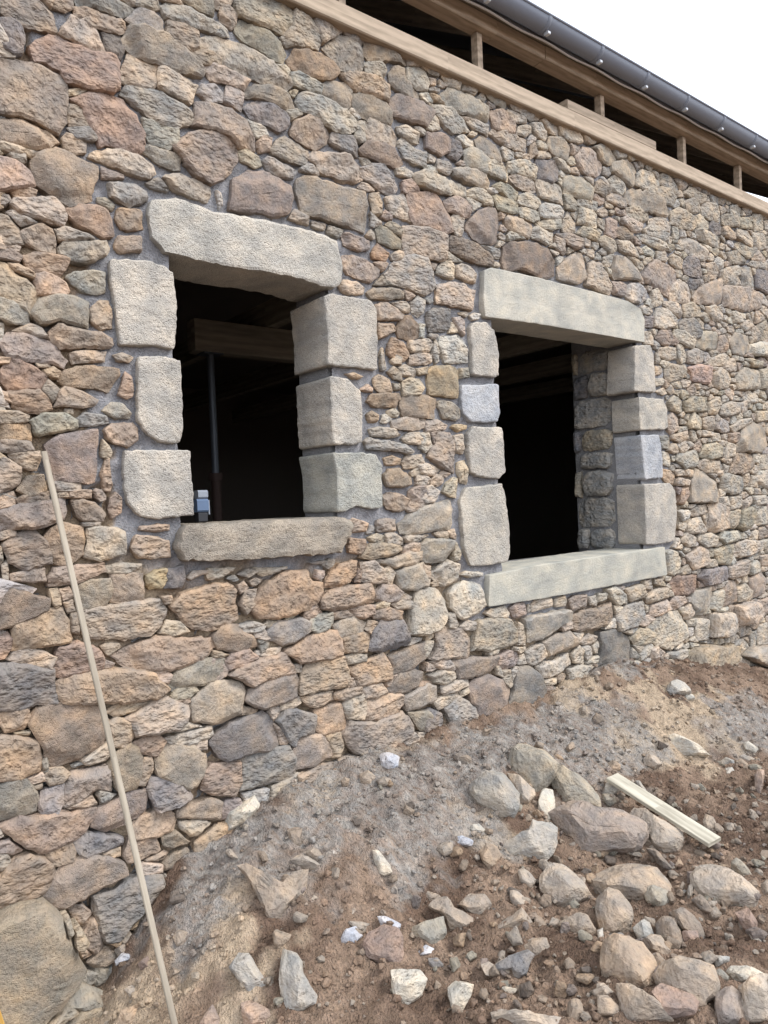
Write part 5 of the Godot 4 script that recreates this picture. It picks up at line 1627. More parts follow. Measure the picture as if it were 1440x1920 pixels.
[1,703,135,728,165,720,217,693,213],
[4,3858,307,3972,317,4001,326,3962,382,3926,381,3908,372,3889,355],
[9,4259,3586,4308,3568,4353,3569,4411,3605,4391,3633,4344,3641,4289,3623],
[9,5099,1076,5119,1067,5281,1066,5301,1086,5242,1142,5186,1131,5158,1123],
[9,5149,4067,5168,4058,5252,4058,5311,4114,5301,4133,5168,4133,5159,4114],
[9,2745,2440,2781,2465,2782,2561,2759,2591,2726,2504],
[6,6529,3373,6588,3287,6673,3268,6722,3267,6751,3286,6663,3371,6548,3383],
[1,6539,986,6587,949,6624,949,6741,1005,6672,1053,6596,1061,6548,1053],
[1,4909,376,4986,359,5023,358,5071,395,5061,423,5004,441,4909,404],
[7,2279,2115,2333,2121,2350,2153,2292,2175,2266,2150],
[6,2869,3036,2923,3028,2932,3028,3001,3045,2878,3082,2868,3073],
[3,4398,327,4504,309,4521,393,4522,412,4512,412,4467,401,4429,366],
[9,2263,1499,2341,1494,2355,1532,2297,1550,2243,1530],
[1,2548,1833,2650,1841,2664,1886,2582,1885,2535,1857],
[1,3721,844,3844,846,3828,920,3696,887],
[6,2719,3905,2728,3877,2773,3869,2811,3886,2791,3913,2774,3931,2729,3913],
[3,1698,347,1792,347,1761,383,1753,391,1745,391,1737,383,1719,366],
[1,1275,681,1328,670,1330,715,1262,716],
[1,1635,752,1653,722,1692,756,1684,791,1630,793],
[3,4239,3675,4287,3639,4332,3648,4361,3675,4361,3704,4296,3711,4248,3713],
[1,5009,1995,5078,1977,5162,1977,5181,1996,5181,2005,5134,2051,5078,2052],
[1,3649,344,3668,297,3742,298,3791,306,3761,325,3706,351,3668,362],
[6,5857,3468,5894,3469,5971,3496,5951,3553,5885,3571,5838,3553,5809,3515],
[1,576,2262,621,2270,633,2298,577,2294],
[4,5639,4114,5667,4038,5724,4029,5781,4047,5742,4122,5733,4132,5648,4133],
[9,2931,2381,3004,2390,3002,2449,2934,2440],
[9,782,1325,815,1335,805,1375,766,1372],
[1,1935,1339,1971,1351,1973,1388,1921,1393,1910,1357],
[4,2369,2377,2406,2392,2387,2499,2363,2458],
[5,5444,3237,5559,3264,5563,3340,5375,3310],
[6,5186,1466,5273,1480,5295,1554,5141,1551],
[9,2398,257,2444,259,2481,266,2461,285,2452,293,2417,312,2398,313],
[1,6139,155,6207,109,6292,108,6331,174,6272,202,6244,201,6149,174],
[1,5989,395,5998,338,6027,339,6141,376,6131,405,6045,461,6026,461],
[6,2943,1260,3039,1259,3040,1281,2917,1300,2877,1281],
[1,6738,3497,6824,3499,6921,3506,6921,3564,6833,3581,6748,3593,6739,3574],
[9,5212,3559,5289,3572,5313,3686,5202,3685],
[1,4976,3396,5094,3386,5150,3430,5066,3476,4980,3459],
[0,5924,2071,6071,2073,6098,2163,5908,2149],
[1,6396,1028,6535,1017,6543,1121,6358,1123],
[1,5489,1105,5509,1086,5681,1086,5691,1096,5691,1105,5633,1152,5558,1152],
[3,4009,3973,4018,3918,4037,3909,4072,3928,4101,3955,4122,3993,4018,3982],
[6,2469,946,2517,948,2571,956,2571,974,2542,982,2498,992],
[6,1819,3774,1884,3729,1901,3765,1891,3773,1875,3781],
[6,4100,978,4229,996,4211,1040,4104,1043],
[3,6509,1363,6559,1306,6606,1269,6672,1268,6691,1277,6691,1353,6615,1371],
[1,3683,1003,3787,996,3791,1067,3673,1056],
[6,1493,3014,1516,3043,1511,3102,1487,3109],
[1,5819,4134,5889,4076,5947,4078,6031,4086,6041,4095,6061,4134],
[1,6277,1709,6413,1695,6443,1786,6285,1810],
[1,5139,1734,5273,1731,5303,1779,5160,1799,5123,1763],
[4,6069,4085,6144,4049,6153,4049,6221,4066,6221,4133,6078,4133,6059,4104],
[1,1559,1374,1569,1357,1577,1348,1593,1349,1631,1374,1594,1391],
[10,2897,2081,2963,2096,2974,2122,2871,2123,2842,2107],
[3,2409,3177,2445,3169,2482,3177,2491,3195,2445,3221,2437,3221,2428,3212],
[1,4770,2968,4886,2974,4889,3019,4790,3041,4749,3010],
[1,2450,2422,2502,2422,2515,2464,2473,2477,2436,2441],
[1,2639,2441,2679,2432,2723,2454,2720,2494,2652,2495],
[1,3318,383,3466,406,3467,434,3272,422],
[9,5289,176,5337,168,5392,168,5411,196,5411,223,5402,233,5288,253],
[4,4589,467,4672,468,4761,485,4682,523,4654,521,4589,504,4579,495],
[6,2349,2116,2377,2109,2394,2109,2431,2135,2421,2144,2386,2161,2368,2152],
[9,4639,286,4752,268,4762,268,4781,314,4772,333,4678,333,4659,314],
[1,6229,1266,6372,1248,6381,1276,6381,1333,6343,1342,6258,1333,6229,1286],
[0,3604,3771,3684,3822,3661,3900,3605,3855],
[6,2719,3505,2729,3496,2821,3496,2831,3505,2802,3532,2758,3532],
[9,4409,524,4459,496,4513,479,4552,477,4571,505,4551,524,4458,542],
[1,2548,2823,2559,2777,2577,2769,2585,2769,2631,2804,2622,2813],
[4,6007,479,6053,479,6111,544,6092,573,6016,571,5978,563,5959,525],
[3,6143,1522,6300,1570,6281,1641,6102,1593],
[9,1368,1059,1413,1051,1453,1062,1370,1098],
[1,2669,3696,2714,3679,2732,3678,2751,3714,2732,3723,2688,3722,2659,3714],
[9,3709,504,3729,477,3756,459,3811,467,3811,476,3774,531,3737,522],
[1,1201,889,1265,888,1258,914,1174,915],
[0,6029,46,6058,37,6163,28,6191,85,6191,104,6144,131,6098,112],
[4,3229,366,3247,349,3302,347,3311,384,3265,411,3256,411,3229,375],
[9,3678,3867,3752,3868,3781,3876,3761,3913,3716,3921,3688,3913,3679,3895],
[1,5349,2086,5377,2068,5404,2069,5451,2086,5461,2096,5405,2161,5338,2162],
[1,5909,2465,5985,2419,6004,2419,6051,2475,6041,2494,5985,2521,5909,2503],
[0,3659,574,3678,528,3723,529,3751,537,3761,564,3733,582,3678,583],
[0,5539,3045,5559,3036,5634,3009,5681,3017,5711,3045,5643,3091,5607,3091],
[6,4169,796,4282,788,4302,787,4301,815,4292,852,4273,851,4169,805],
[1,1643,1148,1701,1155,1712,1173,1653,1190,1618,1170],
[1,4023,975,4102,962,4107,1035,4014,1029],
[1,2719,1497,2796,1488,2793,1529,2741,1544,2682,1526],
[1,3308,707,3327,698,3382,698,3382,753,3373,762,3363,761,3328,753],
[4,3889,453,3899,434,3937,399,3973,398,3991,407,3991,434,3982,462],
[0,551,1522,570,1550,570,1596,554,1609],
[1,6154,1711,6268,1709,6276,1830,6160,1811],
[3,5389,2007,5473,1988,5511,2035,5511,2054,5464,2081,5399,2054,5379,2026],
[1,3530,536,3651,522,3667,567,3520,578],
[9,4029,694,4038,658,4065,649,4092,648,4101,666,4103,732,4028,712],
[1,3959,605,3989,596,4042,588,4081,586,4091,634,4034,641,3969,615],
[1,904,1094,937,1088,958,1107,907,1135],
[6,5289,266,5299,256,5347,249,5421,247,5461,294,5364,311,5337,312],
[4,5778,3965,5901,3980,5926,4063,5762,4038],
[4,1449,1395,1485,1379,1502,1378,1521,1386,1493,1412,1477,1411,1459,1404],
[1,5754,1576,5896,1552,5902,1641,5738,1634],
[4,6349,85,6398,38,6483,48,6541,95,6531,104,6474,131,6437,122],
[3,2758,3548,2803,3549,2821,3585,2811,3593,2785,3601,2768,3602,2759,3593],
[1,2266,1160,2347,1163,2360,1187,2307,1204,2243,1175],
[1,5221,1972,5317,2019,5264,2077,5153,2048],
[4,6082,3438,6216,3468,6220,3559,6087,3528],
[1,2918,425,3023,416,3025,458,2942,469],
[1,5499,3023,5556,2929,5602,2948,5621,2967,5621,3004,5547,3031,5498,3033],
[9,2170,2329,2226,2325,2256,2343,2200,2359,2148,2351],
[1,4278,3498,4305,3489,4352,3478,4352,3553,4296,3561,4287,3561,4279,3534],
[1,1169,1314,1210,1317,1201,1354,1156,1351],
[0,2069,798,2131,796,2123,841,2072,849],
[6,4826,3403,4940,3400,4969,3444,4848,3472,4795,3449],
[1,718,2262,767,2266,765,2291,707,2282],
[0,6199,536,6228,508,6294,509,6341,546,6331,574,6303,611,6266,611],
[6,6319,1984,6328,1907,6404,1899,6471,1983,6462,1993],
[9,6449,1636,6573,1629,6641,1636,6651,1646,6583,1702,6537,1701,6459,1674],
[9,5229,2406,5267,2379,5341,2406,5361,2416,5313,2462,5258,2462,5248,2453],
[9,6689,3875,6718,3818,6861,3836,6871,3865,6841,3893,6775,3901,6699,3884],
[1,2309,3066,2318,3057,2353,3049,2372,3057,2362,3092,2345,3101,2336,3101],
[1,2403,2147,2468,2145,2487,2166,2449,2197,2398,2177],
[1,4788,4038,4806,4019,4862,4028,4862,4102,4853,4112,4825,4111,4779,4065],
[1,3829,824,3886,759,3961,795,3961,805,3849,823],
[1,5660,2076,5800,2069,5806,2147,5664,2144],
[1,4009,3796,4018,3787,4111,3796,4121,3806,4082,3842,4055,3841,4009,3824],
[1,2620,2377,2690,2387,2692,2431,2597,2410],
[4,4459,555,4499,547,4533,539,4552,537,4561,546,4561,564,4487,631],
[1,4892,2542,4972,2552,5007,2582,4977,2621,4896,2610],
[1,3149,4016,3186,4009,3222,4008,3241,4035,3213,4062,3195,4061,3159,4026],
[0,2789,3933,2809,3906,2818,3898,2901,3896,2852,3932],
[1,4108,337,4202,337,4201,347,4191,365,4155,411,4137,411,4119,374],
[1,2858,2628,2876,2629,2931,2637,2903,2682,2894,2691,2885,2691,2858,2637],
[4,3249,665,3256,609,3265,609,3312,693,3293,702,3266,691,3248,682],
[4,4358,3867,4386,3859,4413,3858,4451,3885,4432,3922,4368,3922,4358,3913],
[6,3588,3858,3597,3858,3671,3905,3671,3923,3653,3932,3625,3931,3589,3896],
[1,6161,2310,6276,2349,6236,2427,6123,2408],
[1,5829,456,5877,438,5896,439,5981,475,5971,494,5942,512,5848,513],
[1,6539,3225,6579,3207,6672,3178,6691,3206,6711,3254,6616,3271,6588,3272],
[6,5189,606,5227,588,5282,598,5301,625,5301,653,5273,661,5208,663],
[1,1771,924,1817,917,1816,966,1769,965],
[3,5329,2465,5377,2419,5423,2428,5451,2465,5451,2474,5414,2511,5368,2492],
[1,5249,2525,5278,2478,5324,2479,5391,2515,5381,2534,5324,2541,5268,2543],
[2,2583,791,2621,783,2674,791,2651,817,2587,843],
[1,6249,1835,6289,1817,6326,1809,6372,1808,6411,1845,6392,1892,6335,1891],
[1,3289,795,3328,768,3354,769,3381,776,3391,794,3381,803,3299,813],
[9,4902,2461,4999,2476,5003,2531,4890,2523],
[1,4650,1018,4757,999,4754,1079,4646,1071],
[1,2789,1533,2808,1497,2826,1489,2853,1478,2851,1506,2843,1541,2834,1541],
[1,3459,277,3505,279,3551,286,3551,305,3531,313,3468,323,3459,323],
[1,857,1655,923,1657,931,1673,852,1674],
[9,5199,286,5228,268,5274,269,5321,305,5321,324,5246,341,5228,342],
[9,5669,2785,5708,2747,5727,2748,5841,2775,5861,2785,5782,2812,5669,2794],
[0,4149,3286,4177,3269,4213,3268,4231,3305,4232,3323,4204,3331,4149,3323],
[3,6509,2795,6567,2739,6623,2738,6671,2785,6622,2822,6594,2821,6519,2814],
[9,5119,2504,5139,2485,5168,2467,5242,2467,5261,2476,5251,2504,5233,2532],
[9,3959,3855,3998,3838,4025,3839,4061,3856,4061,3865,4043,3892,4016,3901],
[3,2184,1306,2193,1355,2166,1382,2141,1310],
[6,2640,2574,2674,2577,2684,2657,2644,2662],
[1,6719,3766,6767,3738,6795,3739,6861,3756,6862,3823,6804,3821,6738,3813],
[1,6229,4076,6267,4059,6313,4058,6371,4124,6371,4133,6238,4133,6229,4114],
[0,3127,675,3184,645,3159,735,3111,748],
[9,1879,3655,1889,3647,1906,3639,1914,3639,1931,3664,1942,3683,1914,3681],
[4,4369,754,4389,745,4457,718,4475,719,4511,736,4551,754,4551,764],
[1,2307,2267,2314,2288,2281,2309,2231,2274],
[1,5139,1416,5213,1388,5222,1388,5241,1453,5222,1462,5148,1462,5139,1435],
[6,3044,2720,3099,2730,3111,2764,3066,2769,3026,2746],
[6,3819,3205,3828,3158,3847,3168,3881,3196,3911,3223,3912,3233,3865,3231],
[4,4889,2756,4906,2729,4934,2729,5001,2765,4924,2801,4897,2802,4889,2774],
[4,5578,2783,5598,2698,5617,2699,5691,2736,5691,2745,5663,2772,5654,2781],
[1,2310,3413,2364,3440,2333,3469,2285,3455],
[1,2381,781,2447,784,2426,818,2340,813],
[0,3568,287,3624,289,3651,297,3642,333,3633,342,3606,331,3569,315],
[9,6509,2476,6574,2449,6612,2448,6641,2466,6603,2532,6518,2532,6509,2504],
[6,2239,3665,2249,3657,2265,3649,2292,3647,2311,3656,2256,3691,2248,3682],
[4,3149,336,3159,327,3202,328,3221,336,3231,345,3212,362,3139,363],
[1,5039,2445,5078,2417,5097,2409,5141,2427,5151,2445,5151,2463,5115,2491],
[9,3999,445,4009,417,4101,417,4101,426,4081,444,4054,461,3999,463],
[9,6169,1684,6247,1639,6322,1637,6321,1647,6311,1693,6302,1703,6169,1704],
[4,2228,1547,2264,1549,2281,1557,2282,1583,2273,1592,2256,1591,2229,1556],
[1,2421,1189,2497,1180,2510,1200,2467,1224,2416,1211],
[1,2499,2930,2598,2991,2540,2985,2464,2945],
[4,671,744,690,740,687,796,667,782],
[1,5989,2977,6045,2959,6111,2995,6111,3014,6082,3032,5998,3033,5979,3005],
[9,4779,266,4817,258,4872,248,4871,276,4861,294,4826,331,4798,322],
[4,5899,4064,5919,4007,6002,4008,6012,4017,6021,4026,6022,4073,5957,4072],
[3,3558,478,3577,479,3611,497,3631,514,3631,524,3568,532,3548,533],
[1,5748,4133,5788,4058,5806,4049,5862,4057,5881,4066,5852,4103,5806,4131],
[1,2320,758,2375,758,2366,797,2301,799],
[9,5299,3904,5319,3886,5346,3859,5402,3858,5411,3923,5402,3933,5319,3913],
[1,2858,3988,2885,3989,2921,4006,2931,4015,2885,4031,2868,4032,2859,4023],
[1,4108,3393,4128,3338,4192,3337,4192,3383],
[1,6559,4134,6609,4077,6648,4077,6761,4115,6781,4124,6781,4134],
[1,5210,673,5322,659,5327,724,5196,730],
[9,5539,1234,5557,1168,5623,1168,5641,1224,5631,1233,5604,1241,5568,1242],
[6,6179,26,6256,19,6274,19,6311,74,6311,83,6292,92,6208,93],
[6,4209,3346,4218,3337,4245,3329,4262,3338,4291,3364,4273,3392,4208,3383],
[1,2788,4013,2797,3978,2806,3979,2841,3987,2842,4023,2788,4022],
[1,770,1770,809,1772,807,1797,765,1791],
[3,5269,3935,5288,3917,5308,3918,5391,3936,5401,3945,5372,3973,5317,3981],
[1,5789,1934,5819,1915,5839,1907,5882,1898,5941,1896,5971,1944,5809,1943],
[9,4289,906,4297,878,4307,879,4381,915,4391,924,4297,942,4288,942],
[0,3109,276,3201,277,3201,286,3191,304,3182,312,3148,312,3119,286],
[1,5144,1805,5246,1813,5232,1856,5114,1861],
[1,4775,1036,4837,1020,4920,1075,4778,1072],
[3,4708,3457,4782,3457,4801,3476,4791,3494,4727,3512,4708,3513,4699,3494],
[0,5229,3364,5248,3307,5286,3309,5341,3345,5341,3354,5332,3373,5313,3371],
[1,4149,3804,4159,3795,4233,3758,4242,3758,4261,3804,4242,3813,4206,3811],
[9,587,900,630,891,636,910,576,914],
[9,4488,643,4499,633,4555,579,4573,578,4582,587,4621,624],
[4,4878,4027,4952,4028,4971,4046,4971,4055,4942,4072,4888,4092,4878,4093],
[6,4059,474,4079,456,4114,429,4152,427,4131,474,4114,491,4087,492],
[6,5308,3617,5411,3636,5411,3645,5392,3682,5318,3682,5309,3636],
[4,2709,2595,2736,2579,2771,2587,2781,2604,2771,2613,2718,2613,2709,2604],
[4,2689,2804,2708,2777,2725,2769,2742,2778,2751,2786,2752,2812,2725,2811],
[1,4993,2401,5059,2420,4997,2462,4899,2428],
[4,6489,1986,6612,1978,6631,1996,6641,2024,6631,2033,6585,2051,6489,2005],
[9,5699,3517,5747,3508,5792,3518,5821,3545,5802,3572,5774,3581,5738,3572],
[1,5529,4056,5596,4039,5652,4037,5651,4065,5633,4102,5624,4111,5569,4084],
[9,4249,514,4277,479,4286,479,4321,496,4351,524,4303,531,4248,533],
[3,5179,197,5234,189,5272,187,5272,253,5225,251,5208,242,5189,225],
[6,6499,867,6575,849,6612,867,6611,913,6602,932,6574,931,6509,914],
[6,4809,3046,4882,3028,4902,3027,4882,3092,4855,3101,4819,3064,4809,3055],
[9,6189,2315,6209,2287,6284,2289,6312,2297,6341,2334,6312,2352,6284,2351],
[9,4809,3346,4827,3328,4836,3329,4941,3394,4845,3391,4828,3373],
[1,5255,1809,5348,1797,5390,1852,5259,1865],
[6,5849,1076,5898,1077,5962,1087,5991,1095,5991,1123,5935,1151],
[1,6069,917,6153,908,6162,917,6181,954,6172,973,6088,973,6069,964],
[6,4969,2635,5017,2599,5071,2636,5081,2645,5091,2654,5018,2662,4998,2663],
[1,5038,1277,5058,1278,5141,1306,5161,1343,5132,1352,5113,1351,5039,1287],
[4,2789,3946,2851,3947,2871,3965,2871,3974,2817,3972,2799,3964,2789,3956],
[0,5518,2110,5654,2112,5678,2151,5522,2168],
[1,3067,799,3156,792,3164,826,3057,824],
[1,6458,4133,6479,4085,6508,4058,6572,4067,6591,4076,6591,4085,6544,4131],
[3,3239,4005,3257,3979,3301,3996,3321,4005,3282,4022,3248,4023,3239,4014],
[4,5569,126,5654,109,5682,108,5681,126,5671,144,5645,181,5617,182],
[0,2653,1234,2719,1236,2702,1270,2626,1261],
[1,2838,600,2911,617,2891,650,2829,635],
[4,5809,3155,5913,3119,5932,3118,5951,3127,5931,3163,5895,3191,5849,3173],
[1,811,2094,842,2089,843,2117,806,2115],
[9,4849,2865,4897,2819,4915,2819,4941,2855,4951,2873,4952,2883,4906,2881],
[6,3219,3505,3238,3487,3273,3489,3301,3496,3311,3505,3265,3521,3248,3522],
[0,4917,2628,4954,2629,4981,2665,4945,2711,4917,2712],
[4,4369,3656,4379,3647,4422,3648,4461,3655,4471,3674,4378,3692,4369,3665],
[4,5179,2136,5199,2137,5311,2155,5321,2165,5292,2183,5209,2183],
[1,6069,1645,6128,1608,6147,1609,6182,1617,6231,1635,6192,1662,6164,1671],
[3,2714,2002,2744,2081,2688,2073],
[1,4789,474,4819,446,4873,418,4882,418,4891,464,4863,481,4837,481],
[1,6069,477,6153,478,6211,505,6181,533,6135,541,6126,541,6069,486],
[0,5919,3984,5947,3918,6012,3947,6031,3956,6021,3974,6002,3992,5919,3993],
[1,5829,1855,5858,1828,5893,1829,5902,1838,5921,1864,5931,1883,5828,1902],
[9,6429,1706,6448,1688,6466,1689,6561,1715,6541,1753,6448,1752,6438,1743],
[3,5718,2218,5727,2208,5737,2209,5811,2274,5811,2283,5764,2301,5718,2273],
[6,5009,536,5019,526,5121,527,5141,545,5122,573,5102,572,5019,545],
[4,5848,2388,5867,2389,5971,2416,5912,2452,5894,2461,5858,2443,5849,2434],
[9,2449,2305,2457,2288,2492,2287,2492,2323,2448,2322],
[1,2593,955,2614,954,2661,966,2652,992,2595,993],
[1,2939,2745,2993,2729,3002,2737,3031,2764,2993,2762,2939,2754],
[0,2738,3003,2749,2984,2765,2959,2774,2959,2802,3003],
[3,5898,3623,5909,3585,5938,3568,5973,3559,6001,3567,6011,3585,5983,3622],
[3,5129,2796,5138,2787,5192,2787,5221,2815,5146,2861],
[6,6519,606,6538,597,6594,599,6651,625,6651,644,6632,653,6519,653],
[9,5119,3535,5186,3489,5213,3499,5231,3516,5222,3543,5213,3551,5204,3551],
[9,6679,3364,6728,3317,6755,3299,6783,3298,6831,3325,6773,3362,6727,3382],
[3,6069,2475,6098,2467,6133,2458,6162,2457,6231,2514,6088,2503,6069,2494],
[4,4228,3267,4292,3268,4301,3276,4301,3304,4256,3321,4247,3312,4229,3276],
[6,4329,3834,4376,3809,4403,3798,4432,3797,4402,3843,4376,3851,4348,3853],
[1,6329,1656,6339,1637,6432,1637,6441,1665,6441,1674,6422,1692,6329,1693],
[4,1914,1420,1970,1419,1975,1438,1881,1431],
[9,638,681,667,685,668,705,633,702],
[4,4269,3325,4289,3316,4316,3309,4351,3316,4371,3325,4361,3334,4307,3361],
[3,5679,906,5746,909,5763,918,5821,954,5821,963,5679,944],
[9,5789,3595,5826,3569,5844,3569,5891,3586,5882,3633,5844,3631,5799,3623],
[1,3298,3237,3316,3229,3352,3227,3351,3255,3324,3271,3307,3272,3298,3263],
[4,6049,2295,6078,2257,6171,2277,6181,2295,6171,2304,6143,2321,6126,2321],
[4,3079,3777,3123,3779,3151,3804,3151,3813,3107,3811,3079,3786],
[1,6679,4084,6698,4037,6727,4038,6754,4049,6811,4075,6792,4112,6773,4112],
[6,6019,3705,6029,3696,6075,3679,6103,3668,6121,3714,6132,3743,6038,3733],
[4,6119,187,6138,178,6231,205,6241,215,6183,242,6137,252,6119,206],
[1,3309,3286,3336,3279,3353,3278,3371,3295,3344,3321,3318,3322],
[1,2969,3596,2979,3587,3022,3588,3041,3596,3023,3622,3005,3621],
[4,4929,1047,4947,1039,4992,1037,5041,1065,4947,1081,4928,1082,4919,1064],
[1,3149,455,3168,438,3231,437,3202,472,3193,471,3169,463],
[4,6029,2416,6141,2417,6171,2426,6171,2445,6087,2461,6058,2463,6029,2426],
[1,5859,527,5942,527,5951,536,5961,564,5896,581,5859,573,5849,545],
[1,5759,2065,5779,2056,5808,2047,5862,2037,5881,2056,5901,2084,5817,2091],
[1,3759,3254,3779,3235,3807,3218,3824,3219,3851,3235,3861,3244,3842,3253],
[4,5889,3734,5939,3707,5992,3698,6002,3698,6021,3725,6021,3743,5938,3752],
[6,5229,516,5239,506,5371,506,5371,515,5301,533,5268,542,5229,553],
[9,6309,3154,6337,3118,6412,3097,6431,3107,6364,3181,6328,3172,6309,3163],
[9,4239,3474,4278,3438,4287,3439,4331,3456,4341,3465,4331,3474,4278,3482],
[9,4898,407,4953,429,4991,445,5001,454,4954,471,4918,463,4899,436],
[9,5309,3296,5338,3288,5382,3288,5411,3324,5401,3333,5355,3341,5309,3315],
[1,5069,1275,5079,1266,5172,1258,5201,1275,5201,1285,5172,1302,5154,1301],
[1,3278,3178,3304,3179,3351,3214,3304,3221,3296,3221,3278,3187],
[6,5669,726,5752,718,5801,716,5831,754,5727,751,5689,744,5669,735],
[6,3469,3486,3495,3469,3531,3476,3495,3531],
[4,6069,1277,6211,1276,6201,1286,6143,1322,6117,1331,6098,1332,6069,1286],
[4,6409,2414,6447,2358,6475,2359,6512,2367,6531,2414,6484,2421,6466,2421],
[9,3929,3257,3947,3249,3964,3258,3981,3266,4011,3284,3947,3301,3938,3292],
[3,3309,3383,3317,3349,3334,3349,3371,3393,3308,3392],
[0,6249,2796,6411,2796,6411,2815,6391,2824,6317,2842,6299,2833,6249,2806],
[1,6309,97,6337,88,6364,99,6421,125,6421,134,6346,171,6328,152],
[1,6599,2956,6695,2939,6781,2975,6781,2984,6732,2993,6659,2984,6629,2975],
[1,6579,3896,6684,3889,6761,3905,6761,3915,6702,3942,6667,3931,6579,3905],
[1,5479,2276,5509,2267,5553,2268,5621,2275,5601,2304,5553,2302,5479,2294],
[3,4709,3434,4756,3399,4774,3399,4811,3406,4801,3425,4782,3442,4719,3443],
[3,6118,2688,6136,2669,6211,2715,6201,2734,6163,2741,6128,2742,6109,2734],
[1,4951,927,5040,919,5026,964,4939,990],
[1,5309,1066,5385,1049,5421,1066,5441,1084,5431,1094,5393,1091,5319,1085],
[9,5629,3356,5647,3338,5665,3329,5731,3356,5692,3392,5674,3391,5638,3383],
[1,5419,2524,5449,2495,5468,2478,5503,2478,5521,2486,5531,2495,5532,2523],
[1,3539,3794,3549,3776,3558,3768,3602,3767,3611,3776,3592,3802,3566,3801],
[1,3469,3775,3487,3758,3503,3759,3541,3766,3522,3793,3487,3792,3469,3784],
[1,3239,3057,3283,3059,3301,3066,3301,3075,3292,3092,3258,3092,3249,3075],
[1,5679,2466,5725,2449,5771,2457,5781,2485,5734,2501,5716,2501,5669,2485],
[1,5289,2064,5317,2018,5363,2018,5381,2055,5361,2063,5344,2071,5308,2073],
[1,5899,3637,5992,3638,5991,3683,5982,3692,5928,3693],
[4,5739,95,5818,78,5882,67,5881,86,5871,104,5853,122,5799,113],
[4,4648,848,4683,849,4711,893,4647,912],
[1,5749,1675,5757,1638,5832,1647,5841,1666,5785,1701,5767,1702,5749,1693],
[6,5248,3828,5331,3855,5331,3865,5284,3901,5267,3881,5249,3856,5238,3837],
[0,5819,716,5847,689,5893,688,5901,743,5902,753,5847,752,5838,743],
[3,5579,1824,5659,1787,5676,1779,5684,1779,5721,1795,5731,1804,5712,1823],
[6,5639,3634,5649,3624,5733,3589,5762,3587,5781,3606,5781,3624,5698,3632],
[6,6498,378,6572,388,6591,397,6581,415,6562,432,6508,462,6498,453],
[1,5399,156,5492,138,5501,166,5501,175,5482,183,5448,192,5428,193],
[9,5208,1227,5237,1229,5301,1245,5301,1255,5281,1263,5218,1273,5189,1255],
[1,2792,1825,2829,1845,2777,1869,2745,1852],
[0,5209,2197,5292,2197,5301,2215,5272,2232,5209,2243],
[4,783,732,837,739,819,752,777,743],
[4,3419,994,3453,997,3445,1053,3417,1053],
[4,3989,3525,4016,3499,4043,3489,4051,3534,4052,3543,4034,3541,3999,3534],
[6,6109,575,6148,548,6193,549,6221,575,6241,603,6212,603,6119,584],
[4,5239,3535,5249,3517,5321,3517,5341,3526,5331,3535,5285,3561,5239,3554],
[3,5568,943,5578,897,5588,898,5661,906,5661,943],
[6,6289,16,6354,9,6382,7,6391,26,6372,53,6326,81,6299,44],
[6,5978,2218,6051,2246,6061,2255,6033,2292,5997,2291,5988,2282,5968,2227],
[9,5439,2135,5475,2099,5502,2108,5511,2154,5512,2163,5448,2162,5439,2154],
[1,5179,2265,5218,2247,5263,2248,5272,2257,5281,2274,5281,2283,5264,2301],
[0,6389,977,6482,977,6521,986,6511,1014,6428,1022,6418,1023,6409,1014],
[6,5849,225,5878,187,5915,189,5961,206,5951,224,5933,242,5924,241],
[1,6459,547,6514,529,6561,575,6561,584,6522,592,6469,593,6459,584],
[4,5229,565,5239,556,5312,537,5341,536,5293,592,5257,582,5239,574],
[6,5658,467,5742,467,5741,495,5731,504,5714,521,5678,522,5659,476],
[3,5018,2467,5027,2458,5045,2459,5071,2476,5091,2494,5036,2521,5018,2512],
[1,4969,4024,4979,4015,5005,3999,5023,3988,5061,4043,4987,4042],
[6,5658,187,5722,208,5761,225,5771,234,5723,242,5678,243,5649,206],
[0,5859,2265,5943,2229,5962,2237,5971,2265,5971,2283,5925,2281,5859,2274],
[3,5378,948,5491,946,5387,1002,5378,1002],
[1,5819,2106,5838,2098,5912,2087,5901,2134,5892,2142,5883,2142,5819,2134],
[6,5899,426,5956,409,5983,408,6011,454,6012,463,5993,472,5909,435],
[1,6589,2124,6599,2097,6618,2088,6701,2096,6731,2115,6653,2132,6588,2143],
[1,5489,2085,5526,2059,5581,2057,5581,2103,5517,2102,5499,2094],
[1,4479,3646,4497,3628,4552,3627,4541,3655,4532,3663,4488,3672,4479,3663],
[9,5199,1585,5218,1567,5264,1569,5272,1578,5291,1595,5282,1622,5264,1621],
[6,4049,3295,4106,3279,4114,3279,4131,3287,4132,3322,4123,3321],
[1,5479,1494,5515,1419,5525,1429,5542,1502,5542,1512,5533,1511,5488,1503],
[3,5127,1732,5138,1678,5146,1669,5164,1669,5202,1723],
[4,6618,1878,6664,1889,6711,1906,6691,1925,6664,1941,6627,1962,6618,1962],
[6,6528,1548,6547,1548,6583,1569,6611,1594,6632,1623,6584,1621,6538,1613],
[1,6349,766,6359,756,6472,757,6491,766,6491,794,6472,802,6453,801],
[1,5949,3153,5959,3136,5968,3127,5985,3119,6022,3117,6061,3164,5948,3163],
[4,6279,1125,6298,1098,6362,1088,6371,1134,6352,1152,6307,1142,6279,1134],
[0,5988,3508,5998,3508,6091,3535,6091,3545,6025,3561,5989,3553,5979,3544],
[6,6199,3164,6238,3117,6311,3117,6311,3135,6292,3162],
[4,4719,4034,4765,3989,4792,4007,4791,4016,4773,4042,4765,4051,4738,4043],
[1,5079,406,5088,397,5142,398,5161,434,5161,443,5133,442,5079,425],
[9,5459,736,5469,727,5515,729,5551,736,5561,745,5524,781,5515,781],
